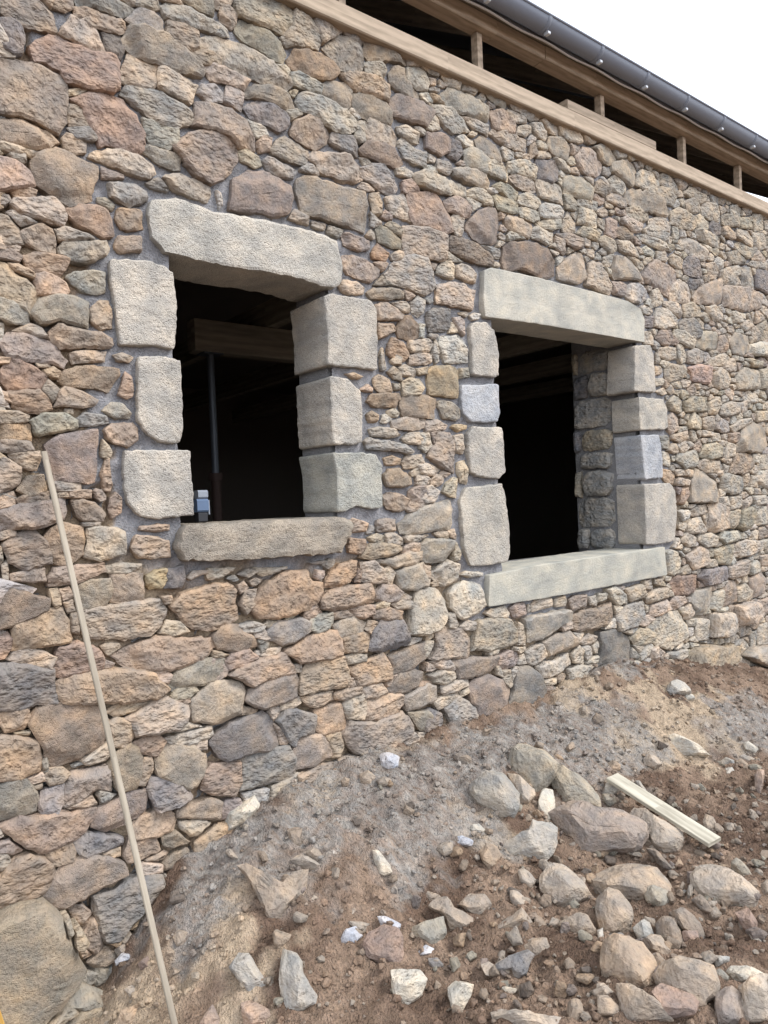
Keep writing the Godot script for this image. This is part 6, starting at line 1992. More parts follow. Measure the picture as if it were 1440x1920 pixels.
[3,5509,137,5555,129,5591,165,5601,183,5582,183,5519,174,5509,155],
[1,4749,3196,4776,3189,4802,3188,4821,3196,4776,3241,4757,3242],
[3,5729,1825,5749,1807,5768,1798,5831,1816,5841,1825,5812,1852,5803,1851],
[9,6629,3744,6649,3726,6695,3699,6741,3716,6751,3735,6704,3761,6695,3761],
[4,6389,2505,6465,2489,6492,2488,6501,2515,6501,2533,6483,2542,6399,2524],
[3,5589,244,5599,227,5624,199,5633,199,5671,254,5624,261,5588,262],
[6,5419,525,5429,515,5503,498,5512,498,5531,534,5522,543,5485,541],
[0,5699,3006,5718,2998,5753,2998,5791,3006,5791,3034,5727,3041,5699,3024],
[1,5869,2975,5888,2948,5961,2966,5971,2975,5961,2994,5917,3001,5908,3002],
[6,3889,3747,3906,3739,3923,3738,3951,3764,3932,3772,3897,3782,3889,3755],
[4,5628,2957,5712,2957,5711,2985,5701,2994,5683,3001,5648,3003,5639,2994],
[6,5089,825,5136,779,5181,815,5171,824,5162,832,5128,832],
[3,6279,2986,6353,2988,6381,2996,6392,3043,6372,3042,6318,3023,6279,2996],
[6,6389,1806,6399,1796,6418,1797,6491,1815,6521,1825,6531,1844,6428,1842],
[1,6439,2245,6489,2227,6543,2208,6561,2236,6571,2264,6561,2263,6449,2254],
[6,6308,1543,6329,1516,6346,1489,6355,1489,6381,1507,6421,1544,6318,1552],
[1,5709,535,5749,507,5786,509,5831,516,5841,525,5831,543,5786,541],
[9,5338,3468,5346,3459,5421,3504,5355,3521,5338,3512],
[0,5129,584,5148,557,5202,558,5221,575,5211,584,5176,601],
[1,6259,2404,6279,2367,6324,2359,6332,2368,6341,2376,6371,2413,6315,2411],
[1,6639,2825,6678,2797,6714,2799,6751,2806,6771,2815,6723,2842,6687,2852],
[4,5229,3485,5258,3477,5302,3467,5321,3466,5321,3504,5238,3503,5229,3494],
[1,5279,1566,5308,1558,5326,1559,5401,1585,5401,1594,5308,1593,5299,1584],
[4,5569,3343,5578,3298,5606,3299,5641,3316,5651,3325,5614,3351,5606,3351],
[6,4338,3233,4394,3179,4403,3178,4403,3232],
[9,6219,2726,6228,2718,6371,2716,6254,2761,6237,2752,6229,2744,6219,2735],
[1,4549,3664,4559,3647,4566,3629,4611,3637,4602,3682,4575,3671],
[9,6339,2356,6348,2348,6375,2339,6431,2356,6402,2402,6384,2411,6358,2383],
[1,5989,2535,5999,2525,6053,2499,6081,2516,6081,2525,6072,2553,6008,2553],
[9,5789,2456,5827,2448,5844,2449,5891,2475,5881,2493,5844,2491,5799,2484],
[6,6129,2996,6168,2987,6261,2986,6261,2995,6212,3022,6177,3022,6139,3014],
[9,6059,2756,6086,2749,6112,2748,6131,2756,6141,2793,6058,2793,6049,2774],
[4,6149,2756,6178,2748,6213,2748,6241,2765,6241,2774,6232,2792,6158,2793],
[9,6209,754,6247,708,6257,709,6283,718,6321,754,6302,763,6266,761],
[4,3868,3697,3913,3678,3911,3723,3894,3731,3886,3731,3878,3723],
[9,1746,1171,1798,1184,1780,1196,1729,1183],
[6,6139,1334,6197,1298,6215,1289,6232,1307,6241,1324,6242,1342,6233,1352],
[3,4869,495,4879,486,4905,469,4932,477,4941,486,4923,521,4905,521],
[1,5119,1366,5147,1358,5173,1358,5201,1375,5201,1384,5156,1401,5138,1402],
[1,6629,2266,6732,2267,6761,2276,6741,2285,6704,2302,6668,2313,6649,2313],
[9,5588,477,5643,468,5661,504,5662,523,5616,521,5599,504,5589,486],
[4,5599,2067,5662,2067,5681,2076,5653,2111,5599,2103],
[9,6429,1795,6448,1767,6532,1767,6531,1813,6503,1812],
[1,5638,2397,5676,2409,5721,2425,5741,2434,5693,2451,5667,2452,5639,2416],
[9,5959,2805,5969,2796,6014,2779,6032,2778,6041,2796,6014,2841,5996,2841],
[0,6489,1127,6562,1128,6591,1136,6591,1173,6553,1171,6518,1163,6489,1145],
[1,5928,3067,5956,3059,5983,3058,6001,3104,5973,3112,5947,3111,5929,3103],
[3,5599,3475,5627,3449,5672,3448,5681,3493,5662,3492,5599,3484],
[9,5159,2426,5204,2409,5222,2417,5231,2444,5232,2453,5168,2453,5159,2435],
[9,4409,3625,4427,3608,4462,3608,4481,3625,4462,3643,4436,3641,4409,3634],
[4,4349,1054,4359,1045,4385,1029,4402,1028,4421,1054,4421,1063,4349,1063],
[9,6089,3045,6108,3027,6126,3019,6201,3035,6181,3063,6143,3061,6099,3054],
[3,5879,3044,5909,3017,5927,3009,5962,3008,5981,3035,5981,3044,5927,3051],
[9,5419,3234,5446,3189,5491,3225,5501,3234,5491,3243,5419,3244],
[4,6379,3183,6399,3156,6435,3119,6443,3129,6451,3156,6453,3192,6444,3201],
[6,6039,4037,6057,4029,6083,4028,6131,4045,6083,4072,6047,4082,6038,4073],
[4,5109,1253,5157,1209,5165,1199,5192,1207,5201,1216,5173,1241,5156,1251],
[4,5099,1904,5119,1876,5128,1868,5211,1866,5181,1885,5162,1893,5146,1901],
[1,3749,3266,3822,3268,3821,3276,3813,3301,3805,3301],
[4,5809,3005,5819,2996,5845,2989,5862,2988,5891,3005,5872,3032,5808,3033],
[1,6528,2368,6602,2367,6602,2423,6592,2432,6548,2412,6539,2404,6528,2377],
[6,6249,1356,6259,1346,6332,1348,6371,1356,6371,1365,6324,1391,6315,1391],
[6,5998,3047,6072,3047,6081,3056,6035,3101,6017,3101,5999,3066],
[4,6189,1114,6218,1078,6236,1079,6281,1096,6281,1105,6262,1132,6208,1123],
[3,5168,1138,5177,1139,5221,1147,5231,1156,5194,1191,5177,1191,5168,1182],
[9,4088,507,4123,509,4132,517,4151,534,4123,541,4098,542,4089,534],
[6,6369,1155,6388,1127,6471,1127,6471,1145,6461,1155,6417,1171,6408,1172],
[1,5549,2495,5559,2486,5603,2479,5641,2486,5641,2495,5622,2513,5549,2514],
[1,6059,463,6079,444,6107,427,6142,408,6151,417,6152,463],
[1,5409,3674,5418,3657,5426,3649,5472,3647,5472,3693,5443,3691,5409,3683],
[9,6359,2927,6368,2918,6412,2928,6431,2936,6421,2954,6395,2981,6358,2972],
[6,5488,3648,5562,3647,5532,3683,5524,3691,5488,3693],
[4,4749,3366,4758,3357,4802,3358,4811,3366,4831,3393,4785,3391,4769,3383],
[1,4829,3165,4856,3149,4882,3148,4901,3174,4891,3183,4838,3183,4829,3174],
[1,5519,2465,5536,2429,5582,2437,5581,2465,5572,2473,5537,2482,5519,2473],
[9,5797,1949,5815,1959,5852,2022,5852,2032,5815,2031,5807,2012,5788,1958],
[9,4859,1016,4905,1009,4922,1008,4941,1025,4931,1034,4905,1051,4879,1034],
[9,5279,2246,5297,2229,5306,2229,5331,2255,5352,2283,5297,2281],
[6,6548,1067,6586,1069,6631,1077,6621,1104,6603,1121,6577,1121,6559,1113],
[9,6349,565,6358,547,6441,546,6441,584,6368,582,6349,574],
[1,5969,954,5997,918,6015,919,6041,927,6051,945,6042,963,5969,963],
[6,5139,525,5176,509,5184,509,5211,516,5212,552,5158,543],
[4,4479,3595,4506,3579,4532,3578,4541,3604,4532,3613,4498,3612,4479,3604],
[1,6008,3638,6018,3638,6091,3656,6091,3665,6044,3681,6018,3692,6008,3683],
[1,5968,2953,5986,2889,5995,2889,6031,2944,6022,2953,5995,2961,5977,2962],
[9,5049,1865,5068,1848,5094,1839,5102,1848,5111,1865,5094,1891,5076,1891],
[1,5439,2426,5521,2427,5521,2436,5511,2454,5502,2462,5468,2462,5449,2445],
[1,6038,3968,6055,3959,6082,3967,6081,3985,6073,4012,6037,4021,6019,4003],
[1,5759,466,5813,459,5822,468,5831,494,5832,503,5796,501,5759,494],
[3,5219,857,5245,849,5271,857,5272,892,5218,892],
[9,6288,3977,6342,3988,6381,3996,6361,4014,6325,4031,6307,4032,6289,3987],
[6,5679,1246,5688,1238,5697,1238,5781,1255,5723,1281,5706,1281],
[9,5079,1927,5096,1919,5114,1919,5131,1953,5132,1962,5078,1962],
[4,6469,964,6498,928,6525,929,6561,936,6571,945,6533,971,6498,972],
[1,6009,2626,6019,2617,6063,2618,6091,2635,6121,2654,6054,2651,6009,2644],
[1,5799,2956,5826,2929,5871,2947,5871,2956,5852,2972,5836,2981,5818,2982],
[4,5598,2437,5634,2429,5651,2447,5661,2464,5652,2482,5618,2472,5599,2464],
[0,4119,3256,4135,3229,4171,3255,4161,3264,4144,3272,4128,3272,4119,3264],
[9,5529,497,5547,489,5573,488,5601,524,5573,532,5547,531,5529,506],
[9,5759,2434,5823,2389,5832,2388,5831,2433,5813,2441,5768,2443],
[3,5299,2556,5337,2549,5372,2547,5371,2556,5354,2591,5336,2591],
[9,5178,2917,5243,2918,5241,2937,5233,2962,5225,2971,5217,2961],
[1,6399,6,6454,-1,6501,-4,6491,24,6482,33,6428,33,6399,15],
[1,5639,2515,5658,2498,5675,2499,5701,2506,5711,2515,5684,2551,5658,2532],
[4,6468,3698,6477,3698,6541,3735,6551,3744,6514,3761,6496,3761,6479,3744],
[1,6329,2296,6365,2269,6393,2268,6382,2322,6365,2331,6356,2331,6348,2322],
[1,6599,2055,6618,2047,6643,2039,6652,2038,6701,2084,6626,2081,6609,2073],
[1,5729,2957,5783,2958,5801,2984,5801,2993,5766,2992,5729,2984],
[9,5168,458,5177,448,5212,476,5231,494,5222,502,5195,501,5178,493],
[3,5718,1748,5744,1749,5762,1757,5762,1783,5753,1792,5736,1791,5699,1775],
[9,5569,3125,5595,3109,5631,3107,5631,3143,5578,3142,5569,3134],
[9,6419,3995,6465,3969,6483,3968,6491,3986,6483,4022,6474,4021,6429,4004],
[0,6379,3885,6453,3848,6481,3894,6427,3892],
[1,6519,667,6621,666,6591,685,6571,694,6547,702,6529,703,6519,694],
[1,6469,816,6487,808,6513,808,6551,835,6513,852,6487,851,6469,825],
[6,6009,2567,6072,2567,6072,2603,6018,2603],
[1,6258,2227,6268,2228,6312,2248,6351,2264,6322,2282,6296,2281,6288,2272],
[1,4939,1005,4967,988,5002,978,5001,987,4991,1004,4975,1021,4958,1022],
[1,6479,2436,6498,2428,6551,2427,6581,2435,6524,2461,6498,2462,6489,2454],
[1,6438,3572,6449,3553,6466,3529,6474,3519,6483,3519,6512,3573],
[1,5729,2646,5738,2638,5746,2639,5831,2674,5746,2671,5729,2664],
[1,6159,1075,6166,1039,6175,1039,6201,1066,6192,1092,6175,1111,6157,1102],
[6,5629,3415,5638,3398,5664,3399,5691,3406,5681,3424,5672,3432,5628,3433],
[4,5029,2386,5046,2369,5081,2395,5081,2404,5063,2412,5038,2403,5029,2395],
[3,5849,614,5857,588,5874,589,5891,597,5892,632,5848,632],
[1,6119,3686,6128,3678,6182,3677,6181,3686,6163,3712,6146,3721,6129,3703],
[6,5358,1267,5384,1269,5411,1276,5401,1285,5367,1311,5359,1293],
[3,6259,684,6294,629,6303,638,6292,683,6284,701,6267,701,6258,693],
[1,5727,3978,5763,3978,5761,3996,5753,4021,5737,4021,5728,4013],
[1,-441,1064,-401,927,-205,879,-38,917,71,1065,-97,1202,-352,1162],
[1,6279,1765,6666,1649,6832,1638,6882,1657,6981,1873,6705,1891,6627,1872],
[1,7988,3837,8038,3828,8282,3837,8351,3925,8223,4032,8184,4031,7969,3994],
[3,9339,1246,9504,1149,9593,1148,9592,1412,9573,1412,9388,1353,9359,1324],
[0,7369,1816,7448,1728,7506,1729,7751,1767,7712,1982,7653,1992,7438,1952],
[9,8999,2237,9175,2239,9302,2247,9351,2286,9331,2364,9126,2461,8949,2384],
[1,-171,2835,105,2699,242,2747,331,2845,361,2973,-23,3012,-181,2914],
[6,-651,1445,-502,1338,-279,1387,-229,1416,-229,1435,-288,1522,-552,1543],
[1,9109,216,9372,158,9402,158,9402,353,9372,372,9138,363,9069,304],
[4,7869,3476,7918,3447,8232,3427,8191,3613,8172,3633,8055,3651,7859,3555],
[0,-1151,1937,-739,1937,-719,1996,-798,2113,-867,2112,-1031,2083,-1181,2045],
[6,6489,136,6626,89,6723,88,6811,117,6763,332,6733,331,6489,264],
[1,-1341,1196,-1087,1109,-1038,1138,-949,1225,-979,1284,-1253,1382,-1352,1363],
[3,7099,2826,7334,2739,7611,2816,7521,2973,7383,3011,7139,2924,7079,2846],
[4,-422,3227,-344,3189,-178,3198,-139,3227,-178,3402,-373,3451,-462,3442],
[1,-781,2507,-752,2478,-595,2459,-279,2575,-379,2703,-683,2761,-771,2683],
[1,-561,1954,-451,1866,-373,1818,-198,1847,-149,1935,-169,1974,-296,2041],
[9,8508,1558,8792,1547,8851,1596,8781,1733,8615,1771,8429,1714,8399,1655],
[6,-781,1756,-595,1679,-409,1737,-389,1815,-566,1941,-693,1952,-742,1913],
[6,-881,2334,-812,2197,-753,2158,-459,2226,-409,2295,-577,2432,-753,2462],
[9,-1591,2656,-1256,2579,-1207,2578,-1099,2705,-1148,2862,-1187,2872,-1581,2784],
[3,879,3796,956,3759,974,3759,1041,3786,1032,3872,956,3871,928,3852],
[1,8909,3935,8998,3807,9312,3807,9371,3856,9232,3973,9145,4031,9106,4041],
[6,7459,995,7676,869,7773,869,7901,976,7822,1122,7783,1142,7529,1083],
[1,7279,2615,7418,2488,7702,2498,7821,2615,7712,2763,7594,2801,7339,2724],
[9,6879,3756,7006,3669,7212,3697,7281,3854,7192,3893,6919,3863,6879,3834],
[6,-242,3617,-16,3599,101,3647,151,3784,72,3872,-202,3872,-341,3735],
[1,8439,245,8616,149,8752,158,8801,304,8712,352,8683,351,8449,255],
[9,-1271,2366,-1112,2348,-888,2347,-769,2465,-799,2504,-1152,2562,-1221,2553],
[6,69,1445,168,1327,296,1309,681,1425,681,1445,325,1561,119,1514],
[1,339,1566,417,1529,464,1529,541,1546,542,1653,445,1641,359,1623],
[1,-1141,764,-1122,638,-1044,619,-769,716,-859,833,-1083,852,-1142,823],
[6,8439,634,8528,488,8684,449,8891,565,8821,624,8645,741,8429,664],
[1,-81,1205,78,1078,214,1079,262,1088,331,1165,282,1282,156,1321],
[1,-1481,195,-1392,108,-1314,109,-1129,136,-1109,156,-1256,321,-1343,321],
[1,9239,3234,9299,3117,9572,3018,9592,3018,9592,3283,9415,3321,9268,3293],
[9,8229,2076,8277,1978,8571,2017,8591,2036,8384,2221,8258,2222,8199,2183],
[1,8179,796,8416,669,8612,737,8681,825,8621,913,8376,1011,8199,924],
[9,8749,1347,8906,1289,8984,1289,9171,1415,9122,1553,8867,1571,8798,1533],
[1,7109,1075,7246,969,7432,997,7491,1075,7343,1211,7266,1211,7109,1105],
[1,-701,-313,-595,-361,-498,-313,-399,-236,-468,-177,-682,-178,-751,-236],
[1,89,3875,169,3786,552,3727,592,3727,591,3914,375,4011,158,3983],
[9,-1591,3007,-1328,3028,-1279,3037,-1259,3066,-1279,3085,-1503,3232,-1592,3243],
[0,-1581,446,-1335,339,-1257,339,-1039,475,-1118,623,-1384,631,-1591,505],
[1,8199,1206,8385,1109,8542,1157,8651,1324,8463,1412,8198,1383,8169,1235],
[1,8199,3064,8278,2898,8482,2928,8512,2937,8541,3103,8512,3132,8199,3084],
[0,9029,564,9128,398,9147,379,9372,387,9411,534,9244,641,9186,631],
[6,-1181,-175,-1012,-262,-905,-271,-779,-243,-699,-175,-807,-38,-1003,-18],
[6,9169,2946,9365,2869,9591,2966,9591,3005,9432,3062,9297,3102,9159,3024],
[0,7989,76,8144,-21,8203,-22,8281,85,8212,202,8067,201,7969,134],
[1,7329,786,7524,749,7553,749,7681,845,7651,874,7446,991,7318,953],
[0,7359,1215,7497,1088,7771,1146,7821,1176,7751,1293,7537,1331,7389,1244],
[6,-1591,3957,-1522,3948,-1444,3949,-1209,4074,-1199,4133,-1592,4133],
[4,-1081,2717,-886,2699,-778,2697,-689,2775,-748,2913,-1101,2873,-1131,2864],
[6,-161,3194,-12,3028,362,2987,441,3145,361,3224,126,3281,-121,3224],
[4,-151,2324,-91,2197,-62,2178,133,2118,311,2216,192,2383,-132,2353],
[3,7939,577,8027,539,8123,539,8371,665,8163,792,7987,752,7929,606],
[1,-1501,3655,-1333,3499,-1088,3547,-969,3685,-1148,3792,-1294,3791,-1491,3675],
[9,8839,1066,9103,978,9182,1017,9171,1194,8985,1271,8937,1271,8799,1105],
[4,-1461,1574,-1332,1398,-1254,1399,-1039,1496,-1009,1515,-1048,1702,-1352,1682],
[1,7049,1414,7069,1316,7246,1229,7353,1228,7531,1345,7481,1443,7216,1511],
[6,-1151,3324,-1052,3187,-1022,3168,-788,3148,-729,3196,-748,3422,-915,3431],
[9,-591,4133,-501,3996,-482,3977,-424,3969,-298,3967,-239,4045,-308,4132],
[1,7819,1545,7877,1408,8152,1408,8151,1584,8013,1611,7956,1621,7908,1622],
[3,7209,3165,7397,3028,7514,3009,7711,3106,7681,3253,7544,3331,7288,3283],
[1,7709,2785,7828,2628,7965,2629,8191,2775,8171,2824,7984,2861,7927,2861],
[3,319,1023,329,994,367,918,502,917,531,927,512,1043,318,1043],
[1,7769,1295,7838,1197,8014,1209,8151,1227,8181,1324,8172,1393,7878,1392],
[9,-1592,1068,-1543,1069,-1523,1079,-1359,1195,-1359,1224,-1367,1362,-1593,1362],
[1,-1592,2397,-1582,2387,-1338,2338,-1278,2377,-1229,2564,-1573,2642,-1592,2642],
[4,289,1293,329,1207,348,1178,415,1179,521,1216,571,1294,405,1331],
[1,89,2664,275,2479,412,2498,461,2605,441,2654,266,2731,99,2684],
[9,-1191,4074,-1052,3977,-937,3979,-849,3987,-809,4016,-729,4134,-1181,4133],
[9,8387,2668,8622,2688,8711,2766,8681,2874,8534,2921,8299,2893,8199,2825],
[1,9288,-42,9383,-41,9441,25,9403,102,9393,112,9279,54,9269,45],
[6,7198,3907,7316,3859,7502,3887,7591,4005,7472,4132,7247,4132,7149,4034],
[1,6899,1656,7174,1569,7194,1569,7441,1705,7341,1813,7008,1872,6988,1862],
[1,279,2735,437,2669,671,2696,681,2716,581,2803,368,2842,289,2784],
[1,7239,2305,7348,2197,7574,2179,7781,2256,7821,2354,7702,2482,7428,2472],
[6,8629,3717,8922,3698,8981,3786,8981,3815,8893,3932,8708,3932,8669,3844],
[0,8889,64,8996,-41,9112,-43,9121,25,9061,53,8967,82,8889,74],
[1,-731,2904,-671,2777,-377,2728,-199,2836,-209,2914,-377,2982,-691,2944],
[9,8599,2305,8786,2189,8932,2198,8981,2237,8932,2373,8902,2382,8668,2432],
[9,6799,2126,7026,1979,7272,2057,7331,2195,7232,2293,6967,2322,6859,2263],
[6,8659,745,8897,578,9014,569,9231,666,9251,735,9093,892,8709,833],
[1,-1061,604,-1011,466,-794,409,-588,447,-509,614,-618,692,-784,701],
[9,-231,1384,-133,1238,-84,1219,141,1325,101,1394,52,1442,-191,1423],
[3,-281,3956,-202,3887,72,3887,131,3985,52,4053,12,4072,-221,4044],
[1,9049,1856,9246,1729,9591,1816,9591,1935,9324,2021,9089,1973,9029,1934],
[6,209,2384,327,2218,425,2219,591,2306,621,2414,415,2481,278,2462],
[6,7889,4045,7959,4007,7998,4008,8211,4046,8251,4085,8281,4134,7889,4134],
[9,119,2016,355,1899,551,1987,611,2105,404,2201,316,2201,149,2114],
[1,-1592,3257,-1493,3249,-1209,3336,-1298,3463,-1347,3492,-1463,3441,-1591,3375],
[1,39,4075,109,4017,147,3988,351,4026,391,4114,391,4134,39,4134],
[3,-21,3456,126,3399,291,3437,321,3466,331,3574,126,3631,-21,3583],
[4,7849,1735,7919,1637,8184,1599,8381,1646,8401,1735,8204,1911,8067,1891],
[4,9019,2616,9118,2558,9382,2597,9441,2665,9332,2792,9313,2792,9029,2734],
[1,7939,335,8057,208,8233,218,8331,257,8321,414,8116,521,8047,522],
[1,7239,3676,7415,3569,7631,3637,7661,3784,7503,3871,7288,3833,7229,3705],
[1,6939,376,7154,299,7381,327,7391,533,7243,572,6939,484,6909,405],
[1,7469,1684,7578,1538,7802,1548,7901,1635,7831,1733,7714,1751,7459,1714],
[4,-1592,1847,-1463,1818,-1189,1936,-1179,1955,-1199,2044,-1375,2141,-1592,2113],
[1,-572,67,-415,19,-376,29,-199,155,-268,332,-425,341,-641,204],
[1,-662,3488,-623,3468,-408,3468,-259,3615,-358,3723,-623,3752,-741,3684],
[1,1409,4014,1468,3958,1534,3909,1601,3957,1631,4005,1515,4081,1477,4072],
[6,8219,1914,8338,1798,8425,1729,8612,1787,8641,1983,8582,2012,8288,1973],
[1,9308,2037,9573,1948,9593,1948,9592,2272,9406,2281,9367,2282,9308,2233],
[4,-1051,1056,-807,999,-768,1008,-669,1095,-718,1183,-943,1212,-1061,1105],
[9,8069,3117,8187,3088,8481,3136,8531,3176,8324,3391,8265,3391,8059,3195],
[4,-502,638,-268,648,-239,716,-209,863,-414,921,-473,902,-601,706],
[6,7118,77,7295,49,7571,116,7491,273,7393,312,7168,292,7059,126],
[6,8229,4045,8358,3938,8406,3939,8601,3976,8611,4005,8552,4132,8298,4133],
[1,7828,2367,8152,2377,8241,2495,8231,2505,7976,2611,7838,2613,7719,2495],
[1,839,3994,968,3888,1044,3879,1181,3926,1241,3975,1093,4081,859,4034],
[6,79,325,138,207,304,159,451,227,461,344,324,421,177,432],
[3,6708,1277,6864,1259,7031,1316,7041,1404,6806,1471,6748,1433,6709,1355],
[1,509,-243,538,-242,622,-233,641,-224,642,-167,604,-149,529,-177],
[3,6559,1545,6578,1477,6753,1458,6802,1487,6802,1623,6743,1631,6657,1631],
[6,6837,3048,7013,3058,7191,3165,7191,3234,6886,3321,6768,3283,6689,3185],
[6,6739,3386,6844,3329,6883,3338,6961,3444,6932,3493,6738,3483,6729,3434],
[0,-441,2225,-323,2109,-275,2089,-109,2176,-158,2312,-217,2321,-392,2293],
[3,8569,4134,8629,3986,8699,3947,8913,3949,9081,4035,9111,4055,9131,4134],
[0,-1321,-275,-1204,-381,-1097,-382,-1029,-275,-1039,-256,-1194,-179,-1292,-187],
[6,8939,2184,9057,1988,9077,1979,9291,2037,9301,2193,9292,2233,8988,2223],
[9,-113,578,44,579,261,695,221,814,-25,911,-192,873,-251,656],
[9,-461,-165,-382,-233,-314,-251,-207,-242,-69,-116,-108,-57,-393,-8],
[4,8839,2946,9014,2899,9151,2946,9131,3034,8975,3081,8937,3082,8839,3024],
[6,6629,866,6824,789,6922,807,6951,876,6833,1001,6756,1001,6619,934],
[6,-1081,135,-992,17,-805,-21,-599,66,-659,193,-757,222,-825,221],
[0,9229,1606,9562,1527,9592,1527,9592,1803,9347,1742,9259,1713,9239,1665],
[9,9239,656,9425,539,9592,538,9592,803,9572,803,9289,734,9269,724],
[0,6609,1135,6659,1067,6745,1019,6832,1018,6941,1086,6843,1242,6647,1252],
[1,-171,1845,-23,1699,192,1738,321,1885,123,1992,65,1991,-131,1953],
[1,8599,3496,8618,3467,8765,3429,8892,3457,8971,3634,8912,3692,8588,3693],
[1,-913,3448,-737,3438,-669,3477,-748,3662,-796,3681,-952,3682,-1051,3555],
[3,49,565,187,439,323,438,431,526,372,633,274,691,138,623],
[3,9139,4044,9384,3859,9522,3867,9591,3877,9592,4133,9148,4133,9129,4074],
[6,-1131,3795,-962,3698,-757,3688,-639,3756,-639,3884,-826,3981,-1042,3963],
[6,6608,397,6774,349,6891,397,6911,485,6745,621,6667,631,6509,514],
[9,-121,-297,-112,-353,-102,-362,2,-363,41,-296,-28,-288,-112,-287],
[4,8169,2375,8258,2238,8404,2239,8581,2306,8651,2434,8365,2511,8238,2473],
[4,327,1648,386,1639,522,1657,631,1784,395,1861,337,1871,219,1745],
[9,449,3086,479,3077,591,3076,621,3086,581,3114,498,3122,459,3124],
[4,9428,3328,9573,3299,9593,3298,9593,3532,9544,3531,9467,3521,9408,3347],
[1,-1361,866,-1195,839,-1137,838,-1088,867,-1068,1052,-1107,1052,-1381,994],
[1,8799,1734,8888,1577,9133,1568,9221,1636,9241,1715,9074,1831,9026,1851],
[4,-1592,18,-1467,19,-1457,28,-1399,95,-1496,191,-1583,202,-1592,202],
[1,-1521,755,-1384,649,-1138,637,-1159,824,-1336,851,-1374,851,-1531,775],
[1,6739,636,6927,489,7221,587,7191,704,7161,734,6937,801,6858,773],
[3,6658,2467,6736,2469,6851,2486,6871,2544,6862,2583,6668,2573,6619,2535],
[4,-1592,3678,-1514,3669,-1319,3786,-1309,3805,-1446,3931,-1533,3941,-1592,3942],
[1,7519,3876,7677,3789,7971,3836,7951,3994,7872,4042,7628,4003,7569,3954],
[1,8339,3394,8389,3335,8536,3189,8702,3237,8731,3257,8761,3413,8585,3461],
[4,9279,3617,9328,3578,9444,3539,9592,3548,9592,3862,9405,3851,9318,3792],
[1,7539,84,7577,-22,7683,-22,7711,46,7702,103,7663,111,7588,112],
[6,-212,1427,2,1448,51,1457,101,1525,-36,1671,-212,1623,-271,1535],
[3,8559,3095,8794,3039,8842,3038,8941,3096,8941,3154,8755,3231,8549,3174],
[1,-51,-114,134,-171,281,-124,291,-75,202,2,-2,3,-71,-55],
[9,6869,2475,6967,2338,7222,2308,7411,2475,7272,2603,6928,2622,6869,2593],
[0,8199,3623,8238,3437,8277,3408,8346,3409,8591,3476,8572,3693,8385,3711],
[1,6609,2433,6649,2326,6774,2279,6842,2268,6951,2326,6852,2472,6648,2453],
[9,8389,1016,8605,929,8653,939,8801,1074,8781,1104,8556,1151,8399,1094],
[9,7388,347,7408,318,7496,289,7691,376,7662,562,7593,581,7408,532],
[9,8229,204,8308,77,8414,39,8522,47,8591,135,8424,241,8318,242],
[1,7549,3346,7686,3269,7861,3317,7901,3444,7852,3473,7609,3424,7559,3404],
[1,389,4015,595,3929,821,3996,841,4035,781,4133,409,4133,369,4035],
[6,9408,113,9449,36,9468,18,9543,-41,9592,-42,9592,132,9418,132],
[1,-753,718,-616,709,-499,884,-509,904,-694,931,-762,932,-831,845],
[9,-1591,-333,-1503,-341,-1408,-322,-1339,-274,-1309,-187,-1465,-169,-1591,-187],
[6,7289,2036,7426,1969,7661,2006,7571,2153,7532,2172,7348,2182,7289,2075],
[1,-1592,2127,-1533,2128,-1378,2158,-1349,2255,-1338,2323,-1348,2332,-1592,2382],
[1,-501,1275,-364,1179,-306,1179,-129,1216,-228,1362,-267,1382,-491,1334],
[0,9099,905,9266,739,9591,816,9581,925,9373,1012,9178,1003,9119,964],
[1,6789,265,6828,118,7042,128,7111,226,7141,294,6906,381,6788,343],
[9,8739,3246,8966,3169,9211,3246,9241,3295,9092,3412,8927,3441,8769,3404],
[1,7559,734,7608,588,7687,569,7912,587,7961,744,7784,851,7677,831],
[4,199,-363,246,-361,321,-354,311,-335,263,-319,218,-317,209,-326],
[6,8709,376,8798,318,9052,307,9131,376,9022,552,8905,561,8699,445],
[1,379,2956,389,2946,455,2939,581,2936,581,3004,407,3032,379,2994],
[0,7719,3116,7758,3097,7962,3088,8051,3126,8041,3194,7846,3291,7708,3263],
[6,8168,1407,8286,1399,8462,1437,8501,1544,8393,1631,8345,1631,8169,1584],
[1,6669,2587,6852,2587,6871,2616,6871,2635,6775,2661,6728,2672,6669,2674],
[6,-551,436,-434,359,-268,348,-129,554,-258,632,-492,622,-561,466],
[4,-892,-382,-758,-382,-719,-315,-768,-248,-825,-259,-891,-277,-901,-286],
[0,7708,377,7923,349,7972,417,8031,524,7923,572,7807,572,7689,553],
[6,259,806,278,767,298,758,501,806,501,903,355,901,289,844],
[9,6939,2636,7116,2619,7262,2617,7321,2705,7321,2734,7087,2821,6969,2793],
[0,-1261,3025,-1172,2888,-1113,2879,-749,2926,-789,3123,-1045,3161,-1241,3064],
[9,-991,1506,-824,1439,-658,1458,-569,1546,-579,1663,-795,1751,-1031,1703],
[4,7958,2878,8183,2828,8261,2907,8172,3082,8056,3111,7958,3073,7949,2995],
[6,7519,2994,7627,2818,7715,2799,7941,2876,7941,3073,7715,3091,7529,3004],
[6,7589,127,7746,119,7961,147,8041,205,7912,342,7697,362,7509,284],
[6,-221,2534,-132,2368,132,2388,191,2397,261,2475,74,2661,-211,2574],
[9,268,-42,316,-61,441,-33,451,64,316,111,296,111,219,15],
[9,8708,2577,8747,2558,9001,2616,9001,2714,8991,2724,8728,2762,8639,2685],
[1,-731,3267,-713,3188,-438,3207,-449,3335,-478,3442,-663,3461,-732,3423],
